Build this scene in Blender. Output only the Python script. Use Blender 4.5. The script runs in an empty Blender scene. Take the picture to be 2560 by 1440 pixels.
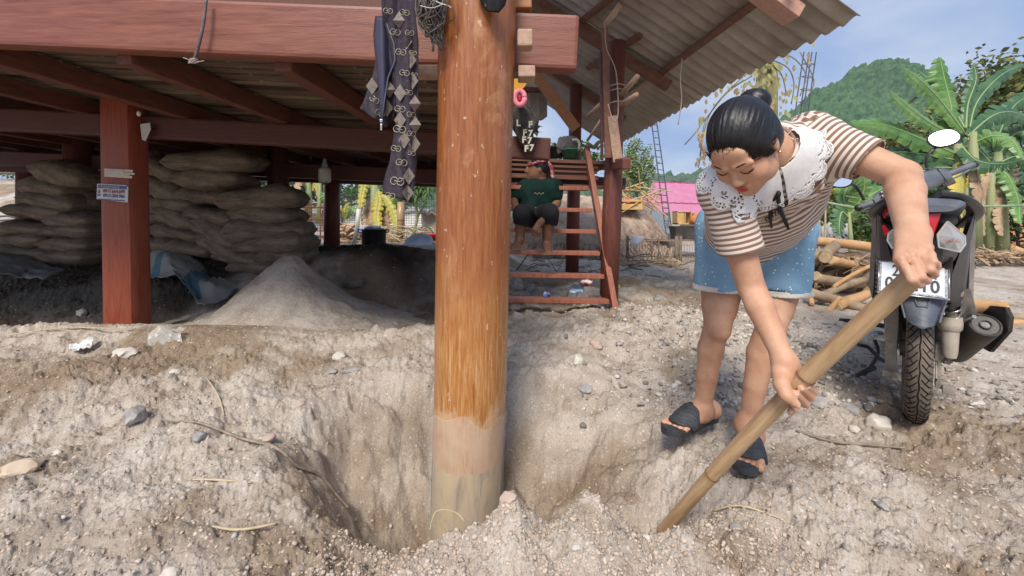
import bpy, bmesh, math, random
import numpy as np
from mathutils import Vector, Matrix, noise as mnoise

random.seed(7)
rng = np.random.default_rng(11)
SC = bpy.context.scene
COL = SC.collection
R = math.radians

# ------------------------------------------------------------------ camera
FPX = 1050.0            # focal length in photograph pixels (2560 wide)
CAMZ = 0.85
HZ = 550.0              # row of the horizon
cam_d = bpy.data.cameras.new('camera')
cam_d.sensor_width = 36.0
cam_d.lens = 36.0 * FPX / 2560.0
cam_d.shift_y = -(720.0 - HZ) / 2560.0
cam_d.clip_start = 0.05
cam_d.clip_end = 3000
cam = bpy.data.objects.new('camera', cam_d)
cam.location = (0, 0, CAMZ)
cam.rotation_euler = (R(90), 0, 0)
COL.objects.link(cam)
SC.camera = cam

def at(px, py, y):
    """pixel of the photograph at depth y -> point of the place"""
    return Vector(((px - 1280.0) / FPX * y, y, CAMZ - (py - HZ) / FPX * y))

# ------------------------------------------------------------------ world, sun, exposure
SUN_EL, SUN_AZ = R(48), R(194)      # azimuth measured from +Y towards +X
world = bpy.data.worlds.new('World')
SC.world = world
world.use_nodes = True
wn, wl = world.node_tree.nodes, world.node_tree.links
wn.clear()
w_out = wn.new('ShaderNodeOutputWorld')
w_bg = wn.new('ShaderNodeBackground')
w_bg.inputs['Strength'].default_value = 0.12
w_sky = wn.new('ShaderNodeTexSky')
w_sky.sky_type = 'NISHITA'
w_sky.sun_disc = False
w_sky.sun_elevation = SUN_EL
w_sky.sun_rotation = SUN_AZ
w_sky.air_density = 1.0
w_sky.dust_density = 2.0
w_tc = wn.new('ShaderNodeTexCoord')
w_map = wn.new('ShaderNodeMapping')
w_map.inputs['Scale'].default_value = (1.0, 1.0, 2.2)
w_n = wn.new('ShaderNodeTexNoise')
w_n.inputs['Scale'].default_value = 1.7
w_n.inputs['Detail'].default_value = 7
w_n.inputs['Roughness'].default_value = 0.52
w_n.inputs['Distortion'].default_value = 0.25
w_r = wn.new('ShaderNodeValToRGB')
w_r.color_ramp.elements[0].position = 0.34
w_r.color_ramp.elements[0].color = (0.6, 0.6, 0.6, 1)
w_r.color_ramp.elements[1].position = 0.68
w_r.color_ramp.elements[1].color = (1, 1, 1, 1)
w_n2 = wn.new('ShaderNodeTexNoise')
w_n2.inputs['Scale'].default_value = 3.4
w_n2.inputs['Detail'].default_value = 6
w_r2 = wn.new('ShaderNodeValToRGB')
w_r2.color_ramp.elements[0].position = 0.45
w_r2.color_ramp.elements[0].color = (1.9, 2.65, 4.3, 1)
w_r2.color_ramp.elements[1].position = 0.80
w_r2.color_ramp.elements[1].color = (4.6, 4.9, 5.3, 1)
w_mix = wn.new('ShaderNodeMixRGB')
wl.new(w_tc.outputs['Generated'], w_map.inputs['Vector'])
wl.new(w_map.outputs['Vector'], w_n.inputs['Vector'])
wl.new(w_map.outputs['Vector'], w_n2.inputs['Vector'])
wl.new(w_n.outputs['Fac'], w_r.inputs['Fac'])
wl.new(w_n2.outputs['Fac'], w_r2.inputs['Fac'])
wl.new(w_r.outputs['Color'], w_mix.inputs['Fac'])
wl.new(w_sky.outputs['Color'], w_mix.inputs[1])
wl.new(w_r2.outputs['Color'], w_mix.inputs[2])
wl.new(w_mix.outputs['Color'], w_bg.inputs['Color'])
wl.new(w_bg.outputs['Background'], w_out.inputs['Surface'])

sun_d = bpy.data.lights.new('sun', 'SUN')
sun_d.energy = 2.8
sun_d.angle = R(20)
sun_d.color = (1.0, 0.93, 0.83)
sun = bpy.data.objects.new('sun', sun_d)
sd = Vector((math.sin(SUN_AZ) * math.cos(SUN_EL), math.cos(SUN_AZ) * math.cos(SUN_EL), math.sin(SUN_EL)))
sun.rotation_euler = sd.to_track_quat('Z', 'Y').to_euler()
COL.objects.link(sun)

vs = SC.view_settings
vs.view_transform = 'Standard'
vs.look = 'None'
vs.gamma = 1.0
vs.use_curve_mapping = False
vs.exposure = 0.58
SC.cycles.max_bounces = 8
SC.cycles.diffuse_bounces = 4

# ------------------------------------------------------------------ materials
MATS = {}
def mat(name, col, rough=0.8, col2=None, scale=8.0, detail=6, spec=0.3, bump=0.0, bscale=None,
        stretch=(1, 1, 1), metallic=0.0, coord='Object', ramp=(0.35, 0.65), col3=None, dist=0.0,
        sss=0.0, trans=0.0, alpha=None, coat=0.0, rvar=0.0, bdist=0.01):
    """principled material with noise variation of colour, roughness and relief"""
    if name in MATS:
        return MATS[name]
    m = bpy.data.materials.new(name)
    m.use_nodes = True
    nt = m.node_tree; n = nt.nodes; l = nt.links
    b = n['Principled BSDF']
    b.inputs['Base Color'].default_value = (*col, 1)
    b.inputs['Roughness'].default_value = rough
    b.inputs['Specular IOR Level'].default_value = spec
    b.inputs['Metallic'].default_value = metallic
    b.inputs['Coat Weight'].default_value = coat
    if sss:
        b.inputs['Subsurface Weight'].default_value = sss
        b.inputs['Subsurface Radius'].default_value = (0.02, 0.008, 0.004)
        b.inputs['Subsurface Scale'].default_value = 0.35
    if trans:
        b.inputs['Transmission Weight'].default_value = trans
    if alpha is not None:
        b.inputs['Alpha'].default_value = alpha
    tc = n.new('ShaderNodeTexCoord'); mp = n.new('ShaderNodeMapping')
    mp.inputs['Scale'].default_value = stretch
    l.new(tc.outputs[coord], mp.inputs['Vector'])
    nz = n.new('ShaderNodeTexNoise')
    nz.inputs['Scale'].default_value = scale
    nz.inputs['Detail'].default_value = detail
    nz.inputs['Roughness'].default_value = 0.62
    nz.inputs['Distortion'].default_value = dist
    l.new(mp.outputs['Vector'], nz.inputs['Vector'])
    if col2:
        rp = n.new('ShaderNodeValToRGB')
        rp.color_ramp.elements[0].position = ramp[0]; rp.color_ramp.elements[0].color = (*col, 1)
        rp.color_ramp.elements[1].position = ramp[1]; rp.color_ramp.elements[1].color = (*col2, 1)
        if col3:
            e = rp.color_ramp.elements.new((ramp[0] + ramp[1]) / 2); e.color = (*col3, 1)
        l.new(nz.outputs['Fac'], rp.inputs['Fac'])
        l.new(rp.outputs['Color'], b.inputs['Base Color'])
    if rvar:
        mr = n.new('ShaderNodeMapRange')
        mr.inputs['From Min'].default_value = 0.3; mr.inputs['From Max'].default_value = 0.7
        mr.inputs['To Min'].default_value = max(0.02, rough - rvar); mr.inputs['To Max'].default_value = min(1, rough + rvar)
        l.new(nz.outputs['Fac'], mr.inputs['Value']); l.new(mr.outputs['Result'], b.inputs['Roughness'])
    if bump:
        nb = n.new('ShaderNodeTexNoise'); nb.inputs['Scale'].default_value = bscale or scale * 3
        nb.inputs['Detail'].default_value = 8; nb.inputs['Roughness'].default_value = 0.6
        l.new(mp.outputs['Vector'], nb.inputs['Vector'])
        bp = n.new('ShaderNodeBump'); bp.inputs['Strength'].default_value = bump
        bp.inputs['Distance'].default_value = bdist
        l.new(nb.outputs['Fac'], bp.inputs['Height']); l.new(bp.outputs['Normal'], b.inputs['Normal'])
    MATS[name] = m
    return m

def bsdf(m): return m.node_tree.nodes['Principled BSDF']

# ------------------------------------------------------------------ mesh helpers
ORG = {}
class MB:
    """collects shapes, then links them as one mesh object"""
    def __init__(s): s.v = []; s.f = []; s.mi = []; s.m = 0
    def add(s, vs_, fs_):
        o = len(s.v); s.v.extend([tuple(v) for v in vs_])
        for f in fs_: s.f.append(tuple(i + o for i in f)); s.mi.append(s.m)
        return s
    def box(s, c, size, rot=None, bev=0.0):
        c = Vector(c); hx, hy, hz = [q / 2 for q in size]
        M = rot if rot is not None else Matrix.Identity(3)
        if bev <= 0:
            P = [(-hx, -hy, -hz), (hx, -hy, -hz), (hx, hy, -hz), (-hx, hy, -hz), (-hx, -hy, hz), (hx, -hy, hz), (hx, hy, hz), (-hx, hy, hz)]
            F = [(3, 2, 1, 0), (4, 5, 6, 7), (0, 1, 5, 4), (1, 2, 6, 5), (2, 3, 7, 6), (3, 0, 4, 7)]
            return s.add([M @ Vector(p) + c for p in P], F)
        bm = bmesh.new(); bmesh.ops.create_cube(bm, size=1)
        for v in bm.verts: v.co = Vector((v.co.x * size[0], v.co.y * size[1], v.co.z * size[2]))
        bmesh.ops.bevel(bm, geom=bm.edges[:], offset=min(bev, min(size) * .45), segments=2, affect='EDGES', profile=0.6)
        s.add([M @ v.co + c for v in bm.verts], [[v.index for v in f.verts] for f in bm.faces]); bm.free(); return s
    def beam(s, a, b, w, h, up=(0, 0, 1), bev=0.0, roll=0.0):
        """box from a to b, w across, h along up"""
        a, b = Vector(a), Vector(b); d = b - a; L = d.length; d.normalize()
        u = Vector(up); sx = d.cross(u).normalized(); u = sx.cross(d)
        M = Matrix((d, sx, u)).transposed()
        if roll: M = M @ Matrix.Rotation(roll, 3, 'X')
        return s.box((a + b) / 2, (L, w, h), M, bev)
    def tube(s, pts, rad, n=8, cap=True, flat=1.0, up=None):
        pts = [Vector(p) for p in pts]; m = len(pts)
        if not hasattr(rad, '__len__'): rad = [rad] * m
        V = []; F = []; prev = None
        for i, p in enumerate(pts):
            t = (pts[min(i + 1, m - 1)] - pts[max(i - 1, 0)])
            if t.length < 1e-9: t = Vector((0, 0, 1))
            t.normalize()
            if prev is None:
                a = Vector(up) if up else (Vector((0, 0, 1)) if abs(t.z) < .9 else Vector((1, 0, 0)))
                x = t.cross(a).normalized()
            else:
                x = (prev - t * prev.dot(t)).normalized()
            prev = x; y = t.cross(x)
            for k in range(n):
                q = 2 * math.pi * k / n
                V.append(p + (x * math.cos(q) + y * math.sin(q) * flat) * rad[i])
        for i in range(m - 1):
            for k in range(n):
                a = i * n + k; b = i * n + (k + 1) % n
                F.append((a, b, b + n, a + n))
        if cap: F.append(tuple(range(n - 1, -1, -1))); F.append(tuple(range((m - 1) * n, m * n)))
        return s.add(V, F)
    def lathe(s, c, prof, n=24, M=None):
        """prof: list of (r, z); M optional 3x3"""
        V = []; F = []; c = Vector(c); m = len(prof)
        for r, z in prof:
            for k in range(n):
                q = 2 * math.pi * k / n; p = Vector((r * math.cos(q), r * math.sin(q), z))
                V.append((M @ p if M is not None else p) + c)
        for i in range(m - 1):
            for k in range(n):
                a = i * n + k; b = i * n + (k + 1) % n; F.append((a, b, b + n, a + n))
        F.append(tuple(range(n - 1, -1, -1))); F.append(tuple(range((m - 1) * n, m * n)))
        return s.add(V, F)
    def blob(s, c, r, sub=2, M=None, nz=0.0, ns=3.0, seed=0.0):
        """noisy ellipsoid"""
        V, F = ico(sub); c = Vector(c); out = []
        for v in V:
            k = 1 + nz * mnoise.noise(Vector(v) * ns + Vector((seed, seed * 1.7, 0))) if nz else 1
            p = Vector((v[0] * r[0] * k, v[1] * r[1] * k, v[2] * r[2] * k))
            out.append((M @ p if M is not None else p) + c)
        return s.add(out, F)
    def grid(s, P, closed=False):
        """P: rows x cols of points"""
        nr, nc = len(P), len(P[0]); V = [p for row in P for p in row]; F = []
        for i in range(nr - 1):
            for j in range(nc - (0 if closed else 1)):
                a = i * nc + j; b = i * nc + (j + 1) % nc
                F.append((a, b, b + nc, a + nc))
        return s.add(V, F)
    def prism(s, poly, depth, M, c):
        """extrude 2D polygon (x,z) by depth along y of frame M, centre c"""
        c = Vector(c); n = len(poly)
        V = [M @ Vector((x, -depth / 2, z)) + c for x, z in poly] + [M @ Vector((x, depth / 2, z)) + c for x, z in poly]
        F = [tuple(range(n)), tuple(range(2 * n - 1, n - 1, -1))] + [(i, i + n, (i + 1) % n + n, (i + 1) % n) for i in range(n)]
        return s.add(V, F)
    def build(s, name, mats, parent=None, smooth=False, org=None):
        me = bpy.data.meshes.new(name)
        o0 = Vector((0, 0, 0)) if parent is None else ORG.get(parent, Vector((0, 0, 0)))
        if org is not None: o0 = Vector(org)
        V = [(v[0] - o0.x, v[1] - o0.y, v[2] - o0.z) for v in s.v]
        me.from_pydata(V, [], s.f)
        if not isinstance(mats, (list, tuple)): mats = [mats]
        for q in mats: me.materials.append(q)
        if len(mats) > 1: me.polygons.foreach_set('material_index', s.mi)
        if smooth: me.polygons.foreach_set('use_smooth', [True] * len(me.polygons))
        me.update()
        o = bpy.data.objects.new(name, me); COL.objects.link(o)
        if parent is not None: o.parent = parent; ORG[o] = o0
        elif org is not None: o.location = o0; ORG[o] = o0
        return o

_ICO = {}
def ico(sub):
    if sub not in _ICO:
        bm = bmesh.new(); bmesh.ops.create_icosphere(bm, subdivisions=sub, radius=1)
        _ICO[sub] = ([tuple(v.co) for v in bm.verts], [tuple(v.index for v in f.verts) for f in bm.faces]); bm.free()
    return _ICO[sub]

def autosmooth(o, ang=35):
    me = o.data
    me.polygons.foreach_set('use_smooth', [True] * len(me.polygons))
    bm = bmesh.new(); bm.from_mesh(me)
    for e in bm.edges:
        if len(e.link_faces) == 2 and e.calc_face_angle(0) > R(ang): e.smooth = False
    bm.to_mesh(me); bm.free()
    return o

def tag(o, label, cat, group=None, kind=None):
    if label: o['label'] = label
    if cat: o['category'] = cat
    if group: o['group'] = group
    if kind: o['kind'] = kind
    return o
def thing(name, label, cat, loc=(0, 0, 0), group=None, rotz=0.0):
    o = bpy.data.objects.new(name, None); COL.objects.link(o)
    o.location = loc; o.rotation_euler = (0, 0, rotz); o.empty_display_size = 0.1
    ORG[o] = Vector(loc)
    return tag(o, label, cat, group)
def copy_tree(o, parent=None):
    c = o.copy(); COL.objects.link(c)
    if parent is not None: c.parent = parent
    for ch in list(o.children): copy_tree(ch, c)
    return c

# ------------------------------------------------------------------ numpy noise
def _hash(ix, iy, seed):
    h = (ix.astype(np.int64) * 374761393 + iy.astype(np.int64) * 668265263 + seed * 974634777) & 0x7fffffff
    h = ((h ^ (h >> 13)) * 1274126177) & 0x7fffffff
    return ((h ^ (h >> 16)) & 0xffff) / 65535.0
def vnoise(x, y, seed=0):
    ix = np.floor(x); iy = np.floor(y); fx = x - ix; fy = y - iy
    fx = fx * fx * fx * (fx * (fx * 6 - 15) + 10); fy = fy * fy * fy * (fy * (fy * 6 - 15) + 10)
    a = _hash(ix, iy, seed); b = _hash(ix + 1, iy, seed); c = _hash(ix, iy + 1, seed); d = _hash(ix + 1, iy + 1, seed)
    return (a + (b - a) * fx) * (1 - fy) + (c + (d - c) * fx) * fy
def fbm(x, y, oct=5, seed=0, gain=0.5):
    s = 0; a = 1; t = 0
    for i in range(oct):
        c, q = math.cos(i * 1.1), math.sin(i * 1.1)
        s = s + a * (vnoise((x * c - y * q) * 2 ** i, (x * q + y * c) * 2 ** i, seed + i * 17) - .5); t += a; a *= gain
    return s / t * 2
def worley(x, y, seed=0, jit=0.9):
    """distance to the nearest jittered point, and that point's random value"""
    ix = np.floor(x); iy = np.floor(y); best = np.full(x.shape, 9.0); val = np.zeros(x.shape)
    for dx in (-1, 0, 1):
        for dy in (-1, 0, 1):
            cx = ix + dx; cy = iy + dy
            px = cx + .5 + (_hash(cx, cy, seed) - .5) * jit; py = cy + .5 + (_hash(cx, cy, seed + 5) - .5) * jit
            d = (px - x) ** 2 + (py - y) ** 2; m = d < best
            best = np.where(m, d, best); val = np.where(m, _hash(cx, cy, seed + 9), val)
    return np.sqrt(best), val
def sstep(a, b, x):
    t = np.clip((x - a) / (b - a), 0, 1); return t * t * (3 - 2 * t)
def bell(x, y, cx, cy, rx, ry, rot=0.0):
    c, s = math.cos(rot), math.sin(rot); u = ((x - cx) * c + (y - cy) * s) / rx; v = (-(x - cx) * s + (y - cy) * c) / ry
    return np.exp(-(u * u + v * v))
# ================================================================== GROUND
def H0(x, y):
    """large forms of the ground"""
    z = 0.03 + 0.035 * np.clip(y - 1.7, -1, 4)
    left = sstep(0.0, -1.0, x - 0.12 * (y - 3))
    # floor under and behind the house stands higher on the left
    z = z + left * sstep(3.5, 4.5, y) * (0.36 - 0.02 * np.clip(y - 4.5, 0, 6))
    z = z + sstep(-0.4, 1.2, x) * sstep(3, 6, y) * 0.03
    # dug edge along the front of the house, ditch behind it
    z = z + 0.15 * bell(x, y, -2.6, 2.45, 1.6, 0.42, 0.03) + .05 * bell(x, y, -1.3, 2.45, .8, .42)
    z = z - 0.17 * bell(x, y, -3.0, 3.15, 1.5, 0.33) * sstep(-1.9, -2.5, x)
    z = z + 0.20 * bell(x, y, -2.9, 3.8, 1.3, 0.4)
    # gravel rise behind the woman
    z = z + 0.14 * bell(x, y, 1.0, 2.75, 0.85, 0.55) + 0.05 * bell(x, y, 0.3, 2.4, 0.35, 0.3)
    z = z + 0.07 * bell(x, y, -0.55, 2.5, 0.4, 0.3)
    # mud bank seen left of the post
    z = z + 0.12 * bell(x, y, -1.6, 4.25, 1.0, 0.35)
    z = z - 0.10 * bell(x, y, -1.2, 3.3, 0.5, 0.4)
    # left foreground heaps
    z = z + 0.07 * bell(x, y, -1.15, 1.75, 0.38, 0.25, .3) + 0.05 * bell(x, y, -0.75, 1.45, 0.25, 0.18)
    z = z + 0.04 * bell(x, y, -1.5, 1.25, 0.4, 0.2) - 0.03 * bell(x, y, -0.45, 1.12, 0.3, 0.08)
    z = z + 0.05 * bell(x, y, -1.9, 1.9, 0.4, 0.3) + 0.075 * bell(x, y, -.62, 2.12, .30, .12) + 0.05 * bell(x, y, .30, 2.05, .3, .1) + .035 * fbm(x * 1.6, y * 2.2, 3, 44) * sstep(3.2, 2.2, y)
    # right foreground heap, ground under the woman's feet
    z = z + 0.055 * bell(x, y, 1.15, 1.25, 0.35, 0.13) + 0.03 * bell(x, y, 0.75, 1.0, 0.3, 0.1)
    z = z + 0.035 * bell(x, y, 0.62, 1.56, 0.25, 0.16)
    # the pit round the post
    u = (x + 0.16) / 0.74; v = (y - 1.58) / 0.47
    r = np.sqrt(u * u + v * v) + 0.24 * fbm(x * 2.9, y * 2.9, 4, 5, .6) * sstep(1.1, 1.5, y)
    z = z - 0.44 * (.45 * sstep(1.10, 0.25, r) + .55 * np.clip((1.10 - r) / .95, 0, 1) ** 1.1) * (1 - 0.25 * sstep(0, .8, u))
    # thrown-up crumbly lip in front of the pit
    z = z + 0.105 * bell(x, y, 0.00, 1.12, 0.085, 0.07) + 0.085 * bell(x, y, 0.205, 1.125, 0.085, 0.065)
    z = z + 0.015 * bell(x, y, 0.42, 1.13, 0.14, 0.07) + 0.045 * bell(x, y, -0.17, 1.12, 0.12, 0.06)
    z = z + 0.04 * bell(x, y, 0.1, 1.0, 0.3, 0.08)
    z = z - .15 * bell(x, y, .45, 1.25, .15, .11)
    # far banks
    z = z + sstep(7.0, 13.0, y) * sstep(-5.0, -9.0, x) * 1.7
    return z

def detail(x, y):
    """relief of clods, crumbs, tool marks: height and two colour masks"""
    near = sstep(9, 3, y)
    dry = sstep(-.25, .35, fbm(x * 2.1 + 3, y * 2.1, 4, 21))
    big = fbm(x * 3.1, y * 3.1, 5, 3, .6) * 0.055
    d1, v1 = worley(x * 13 + 0.5 * fbm(x * 9, y * 9, 3, 8), y * 13, 31)
    d2, v2 = worley(x * 31, y * 31 + fbm(x * 20, y * 20, 2, 4), 37)
    d3, v3 = worley(x * 70, y * 70, 41)
    crumb = 0.35 + 0.65 * sstep(-.2, .3, fbm(x * 1.9, y * 1.9, 3, 77))
    lip = np.clip(bell(x, y, 0.1, 1.08, .7, .13) * 1.2, 0, 1)
    crumb = np.maximum(crumb, lip)
    pit = sstep(1.05, .8, np.sqrt(((x + .16) / .74) ** 2 + ((y - 1.6) / .47) ** 2))
    yard = sstep(1.3, 1.9, x - 0.25 * (y - 1.7)) * sstep(1.5, 2.2, y)
    pile = sstep(1.25, .85, np.hypot(x + 1.68, y - 3.2) / 0.9)
    k = crumb * (1 - .75 * yard) * (1 - .6 * pit) * (1 - pile * .8)
    h = big * (1 - .7 * yard) * (1 - pile)
    dome = lambda d, r: np.sqrt(np.clip(1 - (d / r) ** 2, 0, 1))
    h += k * (0.026 * dome(d1, .50) * sstep(.45, .9, v1) + 0.013 * dome(d2, .56) * v2 ** 1.5 + 0.0065 * dome(d3, .58) * (.2 + v3))
    rg = fbm(x * 12, y * 12, 4, 55)
    h += 0.012 * rg * (1 - .5 * yard) * (1 - .6 * pile) + .0075 * fbm(x * 42, y * 42, 4, 66, .7) * (1 - .5 * yard) + .008 * np.abs(fbm(x * 19, y * 19, 4, 67, .6)) * k
    # sharp-edged clods: stepped noise
    st = fbm(x * 6.5, y * 6.5, 5, 91, .6)
    h += 0.030 * np.floor(st * 4) / 4 * (1 - .8 * yard) * (1 - pile) * (1 - .85 * pit)
    # tool marks on the back left wall of the pit
    t = (x + .45) * .75 + (y - 1.85) * .4
    h += 0.016 * pit * np.sin(t * 62 + 2 * rg) * bell(x, y, -.5, 1.8, .22, .16)
    h *= (.35 + .65 * near)
    damp_dark = sstep(-.06, .30, fbm(x * 1.7 + 9, y * 1.7, 5, 13, .6) + .25 * pit * sstep(.05, -.3, x * 0 + fbm(x * 4, y * 4, 3, 2)))
    damp_dark = np.clip(damp_dark + .55 * bell(x, y, .47, 1.12, .12, .07) + .5 * bell(x, y, -.9, 1.12, .3, .06), 0, 1)
    damp_dark = damp_dark * (1 - .5 * yard)
    damp_dark = np.maximum(damp_dark, pit * (.42 + .9 * fbm(x * 5, y * 5, 4, 88) + .45 * bell(x, y, -.15, 1.55, .35, .25)) * (1 - lip * .6)); damp_dark = damp_dark * (1 - .7 * bell(x, y, .08, 1.08, .25, .10))  # soil colour darker inside the pit, most round the post foot; lip paler
    damp_dark = np.clip(damp_dark + .5 * (v1 < .12) * (d1 < .4), 0, 1)
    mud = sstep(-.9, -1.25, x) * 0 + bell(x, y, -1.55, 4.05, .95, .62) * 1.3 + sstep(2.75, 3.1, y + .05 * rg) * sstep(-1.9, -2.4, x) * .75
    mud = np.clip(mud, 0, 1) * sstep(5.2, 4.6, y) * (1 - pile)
    return h, damp_dark, mud

def H(x, y):
    xa = np.array([float(x)]); ya = np.array([float(y)])
    return float(H0(xa, ya)[0] + detail(xa, ya)[0][0])
def Hs(x, y): return float(H0(np.array([float(x)]), np.array([float(y)]))[0])

def np_mesh(name, V, F4, mats, smooth=True):
    me = bpy.data.meshes.new(name)
    me.vertices.add(len(V)); me.vertices.foreach_set('co', V.astype(np.float32).ravel())
    nl = F4.size; me.loops.add(nl); me.loops.foreach_set('vertex_index', F4.astype(np.int32).ravel())
    me.polygons.add(len(F4)); me.polygons.foreach_set('loop_start', np.arange(0, nl, F4.shape[1], dtype=np.int32))
    me.polygons.foreach_set('loop_total', np.full(len(F4), F4.shape[1], dtype=np.int32))
    if smooth: me.polygons.foreach_set('use_smooth', np.ones(len(F4), dtype=bool))
    for q in (mats if isinstance(mats, (list, tuple)) else [mats]): me.materials.append(q)
    me.update(); me.validate()
    o = bpy.data.objects.new(name, me); COL.objects.link(o); return o

def gridfaces(nr, nc):
    a = (np.arange(nr - 1)[:, None] * nc + np.arange(nc - 1)[None, :]).ravel()
    return np.stack([a, a + 1, a + nc + 1, a + nc], 1)

def ground_material(name, tint=1.0):
    m = bpy.data.materials.new(name); m.use_nodes = True
    nt = m.node_tree; n = nt.nodes; l = nt.links; b = n['Principled BSDF']
    b.inputs['Roughness'].default_value = 0.95; b.inputs['Specular IOR Level'].default_value = 0.15
    tc = n.new('ShaderNodeTexCoord')
    at_ = n.new('ShaderNodeAttribute'); at_.attribute_name = 'soil'
    sep = n.new('ShaderNodeSeparateColor'); l.new(at_.outputs['Color'], sep.inputs['Color'])
    def noise(sc, det=8, ro=.65):
        q = n.new('ShaderNodeTexNoise'); q.inputs['Scale'].default_value = sc; q.inputs['Detail'].default_value = det
        q.inputs['Roughness'].default_value = ro; l.new(tc.outputs['Object'], q.inputs['Vector']); return q
    def ramp(src, p, cols):
        r = n.new('ShaderNodeValToRGB'); e = r.color_ramp.elements
        while len(e) < len(p): e.new(0.5)
        for i in range(len(p)): e[i].position = p[i]; e[i].color = (*[c * tint for c in cols[i]], 1)
        l.new(src, r.inputs['Fac']); return r
    def mix(f, a, c, mode='MIX'):
        q = n.new('ShaderNodeMixRGB'); q.blend_type = mode
        for s, v in ((0, f), (1, a), (2, c)):
            if hasattr(v, 'is_output'): l.new(v, q.inputs[s])
            elif isinstance(v, (int, float)): q.inputs[s].default_value = v
            else: q.inputs[s].default_value = (*v, 1)
        return q.outputs[0]
    base = ramp(noise(5, 9).outputs['Fac'], (.3, .5, .72), ((.34, .28, .225), (.51, .44, .37), (.63, .57, .50)))
    grain = ramp(noise(160, 4, .8).outputs['Fac'], (.34, .5, .66), ((.50, .46, .42), (.95, .95, .95), (1.0, 1.0, 1.0)))
    c = mix(.75, base.outputs[0], grain.outputs[0], 'MULTIPLY')
    # pale grains of gravel
    vo = n.new('ShaderNodeTexVoronoi'); vo.inputs['Scale'].default_value = 95; l.new(tc.outputs['Object'], vo.inputs['Vector'])
    vr = n.new('ShaderNodeSeparateColor'); l.new(vo.outputs['Color'], vr.inputs['Color'])
    gt = n.new('ShaderNodeMath'); gt.operation = 'GREATER_THAN'; gt.inputs[1].default_value = .80; l.new(vr.outputs[0], gt.inputs[0])
    lt = n.new('ShaderNodeMath'); lt.operation = 'LESS_THAN'; lt.inputs[1].default_value = .42; l.new(vo.outputs['Distance'], lt.inputs[0])
    mm = n.new('ShaderNodeMath'); mm.operation = 'MULTIPLY'; l.new(gt.outputs[0], mm.inputs[0]); l.new(lt.outputs[0], mm.inputs[1])
    gcol = ramp(vr.outputs[1], (0, .5, 1), ((.30, .26, .23), (.62, .56, .50), (.74, .70, .66)))
    m3 = n.new('ShaderNodeMath'); m3.operation = 'MULTIPLY'; m3.inputs[1].default_value = .7; l.new(mm.outputs[0], m3.inputs[0])
    c = mix(m3.outputs[0], c, gcol.outputs[0])
    c = mix(sep.outputs[0], c, mix(1.0, c, (.62, .545, .46), 'MULTIPLY'))      # moist patches, darker pit soil
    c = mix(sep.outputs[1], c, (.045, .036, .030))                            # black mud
    l.new(c, b.inputs['Base Color'])
    nb = noise(110, 6, .75); nb2 = noise(28, 6, .7)
    ad = n.new('ShaderNodeMath'); ad.operation = 'ADD'; l.new(nb.outputs['Fac'], ad.inputs[0])
    ml = n.new('ShaderNodeMath'); ml.operation = 'MULTIPLY'; ml.inputs[1].default_value = 2.2; l.new(nb2.outputs['Fac'], ml.inputs[0]); l.new(ml.outputs[0], ad.inputs[1])
    bp = n.new('ShaderNodeBump'); bp.inputs['Strength'].default_value = .9; bp.inputs['Distance'].default_value = .005
    l.new(ad.outputs[0], bp.inputs['Height']); l.new(bp.outputs['Normal'], b.inputs['Normal'])
    return m
GM = ground_material('soil')

def soil_attr(o, damp_dark, mud):
    a = o.data.color_attributes.new('soil', 'FLOAT_COLOR', 'POINT')
    c = np.zeros((len(damp_dark), 4), np.float32); c[:, 0] = damp_dark; c[:, 1] = mud; c[:, 3] = 1
    a.data.foreach_set('color', c.ravel())

def make_ground():
    NC, NR = 1040, 620
    s = np.linspace(-1, 1, NC); u = np.sign(s) * (np.abs(s) * 1.30 + np.abs(s) ** 3 * 0.50)
    yy = 0.62 * (14.0 / 0.62) ** np.linspace(0, 1, NR)
    Y, U = np.meshgrid(yy, u, indexing='ij'); X = U * Y
    h, damp_dark, mud = detail(X, Y)
    Z = H0(X, Y) + h
    Z[-6:, :] -= np.linspace(0, .12, 6)[:, None]
    Z = Z + (rng.random(Z.shape) - .5) * .0011 * np.clip(Y, .8, 3)
    V = np.stack([X, Y, Z], 2).reshape(-1, 3)
    o = np_mesh('ground', V, gridfaces(NR, NC), GM, smooth=False)
    soil_attr(o, damp_dark.ravel(), mud.ravel())
    tag(o, 'dug-over sandy flood soil with a pit round the front post', None, kind='structure')
    # plain terrain beyond, one sheet to the horizon
    xs = np.concatenate([-np.geomspace(600, 6, 40), np.linspace(-5.5, 5.5, 45), np.geomspace(6, 600, 40)])
    ys = np.concatenate([-np.geomspace(60, 3, 20), np.linspace(-2.5, 14, 66), np.geomspace(15, 640, 45)])
    Y, X = np.meshgrid(ys, xs, indexing='ij')
    Yc = np.clip(Y, .62, 60); Xc = np.clip(X, -40, 40)
    Z = H0(Xc, Yc)
    inside = (Y > .55) & (Y < 14.2) & (np.abs(X) < 1.85 * np.abs(Y) + .1)
    Z = Z - .05 - .8 * inside * sstep(0, .5, Y) 
    V = np.stack([X, Y, Z], 2).reshape(-1, 3)
    o2 = np_mesh('terrain', V, gridfaces(len(ys), len(xs)), GM)
    soil_attr(o2, np.zeros(len(V)), np.zeros(len(V)))
    tag(o2, 'sandy valley floor stretching away behind the house', None, kind='structure')
make_ground()

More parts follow.
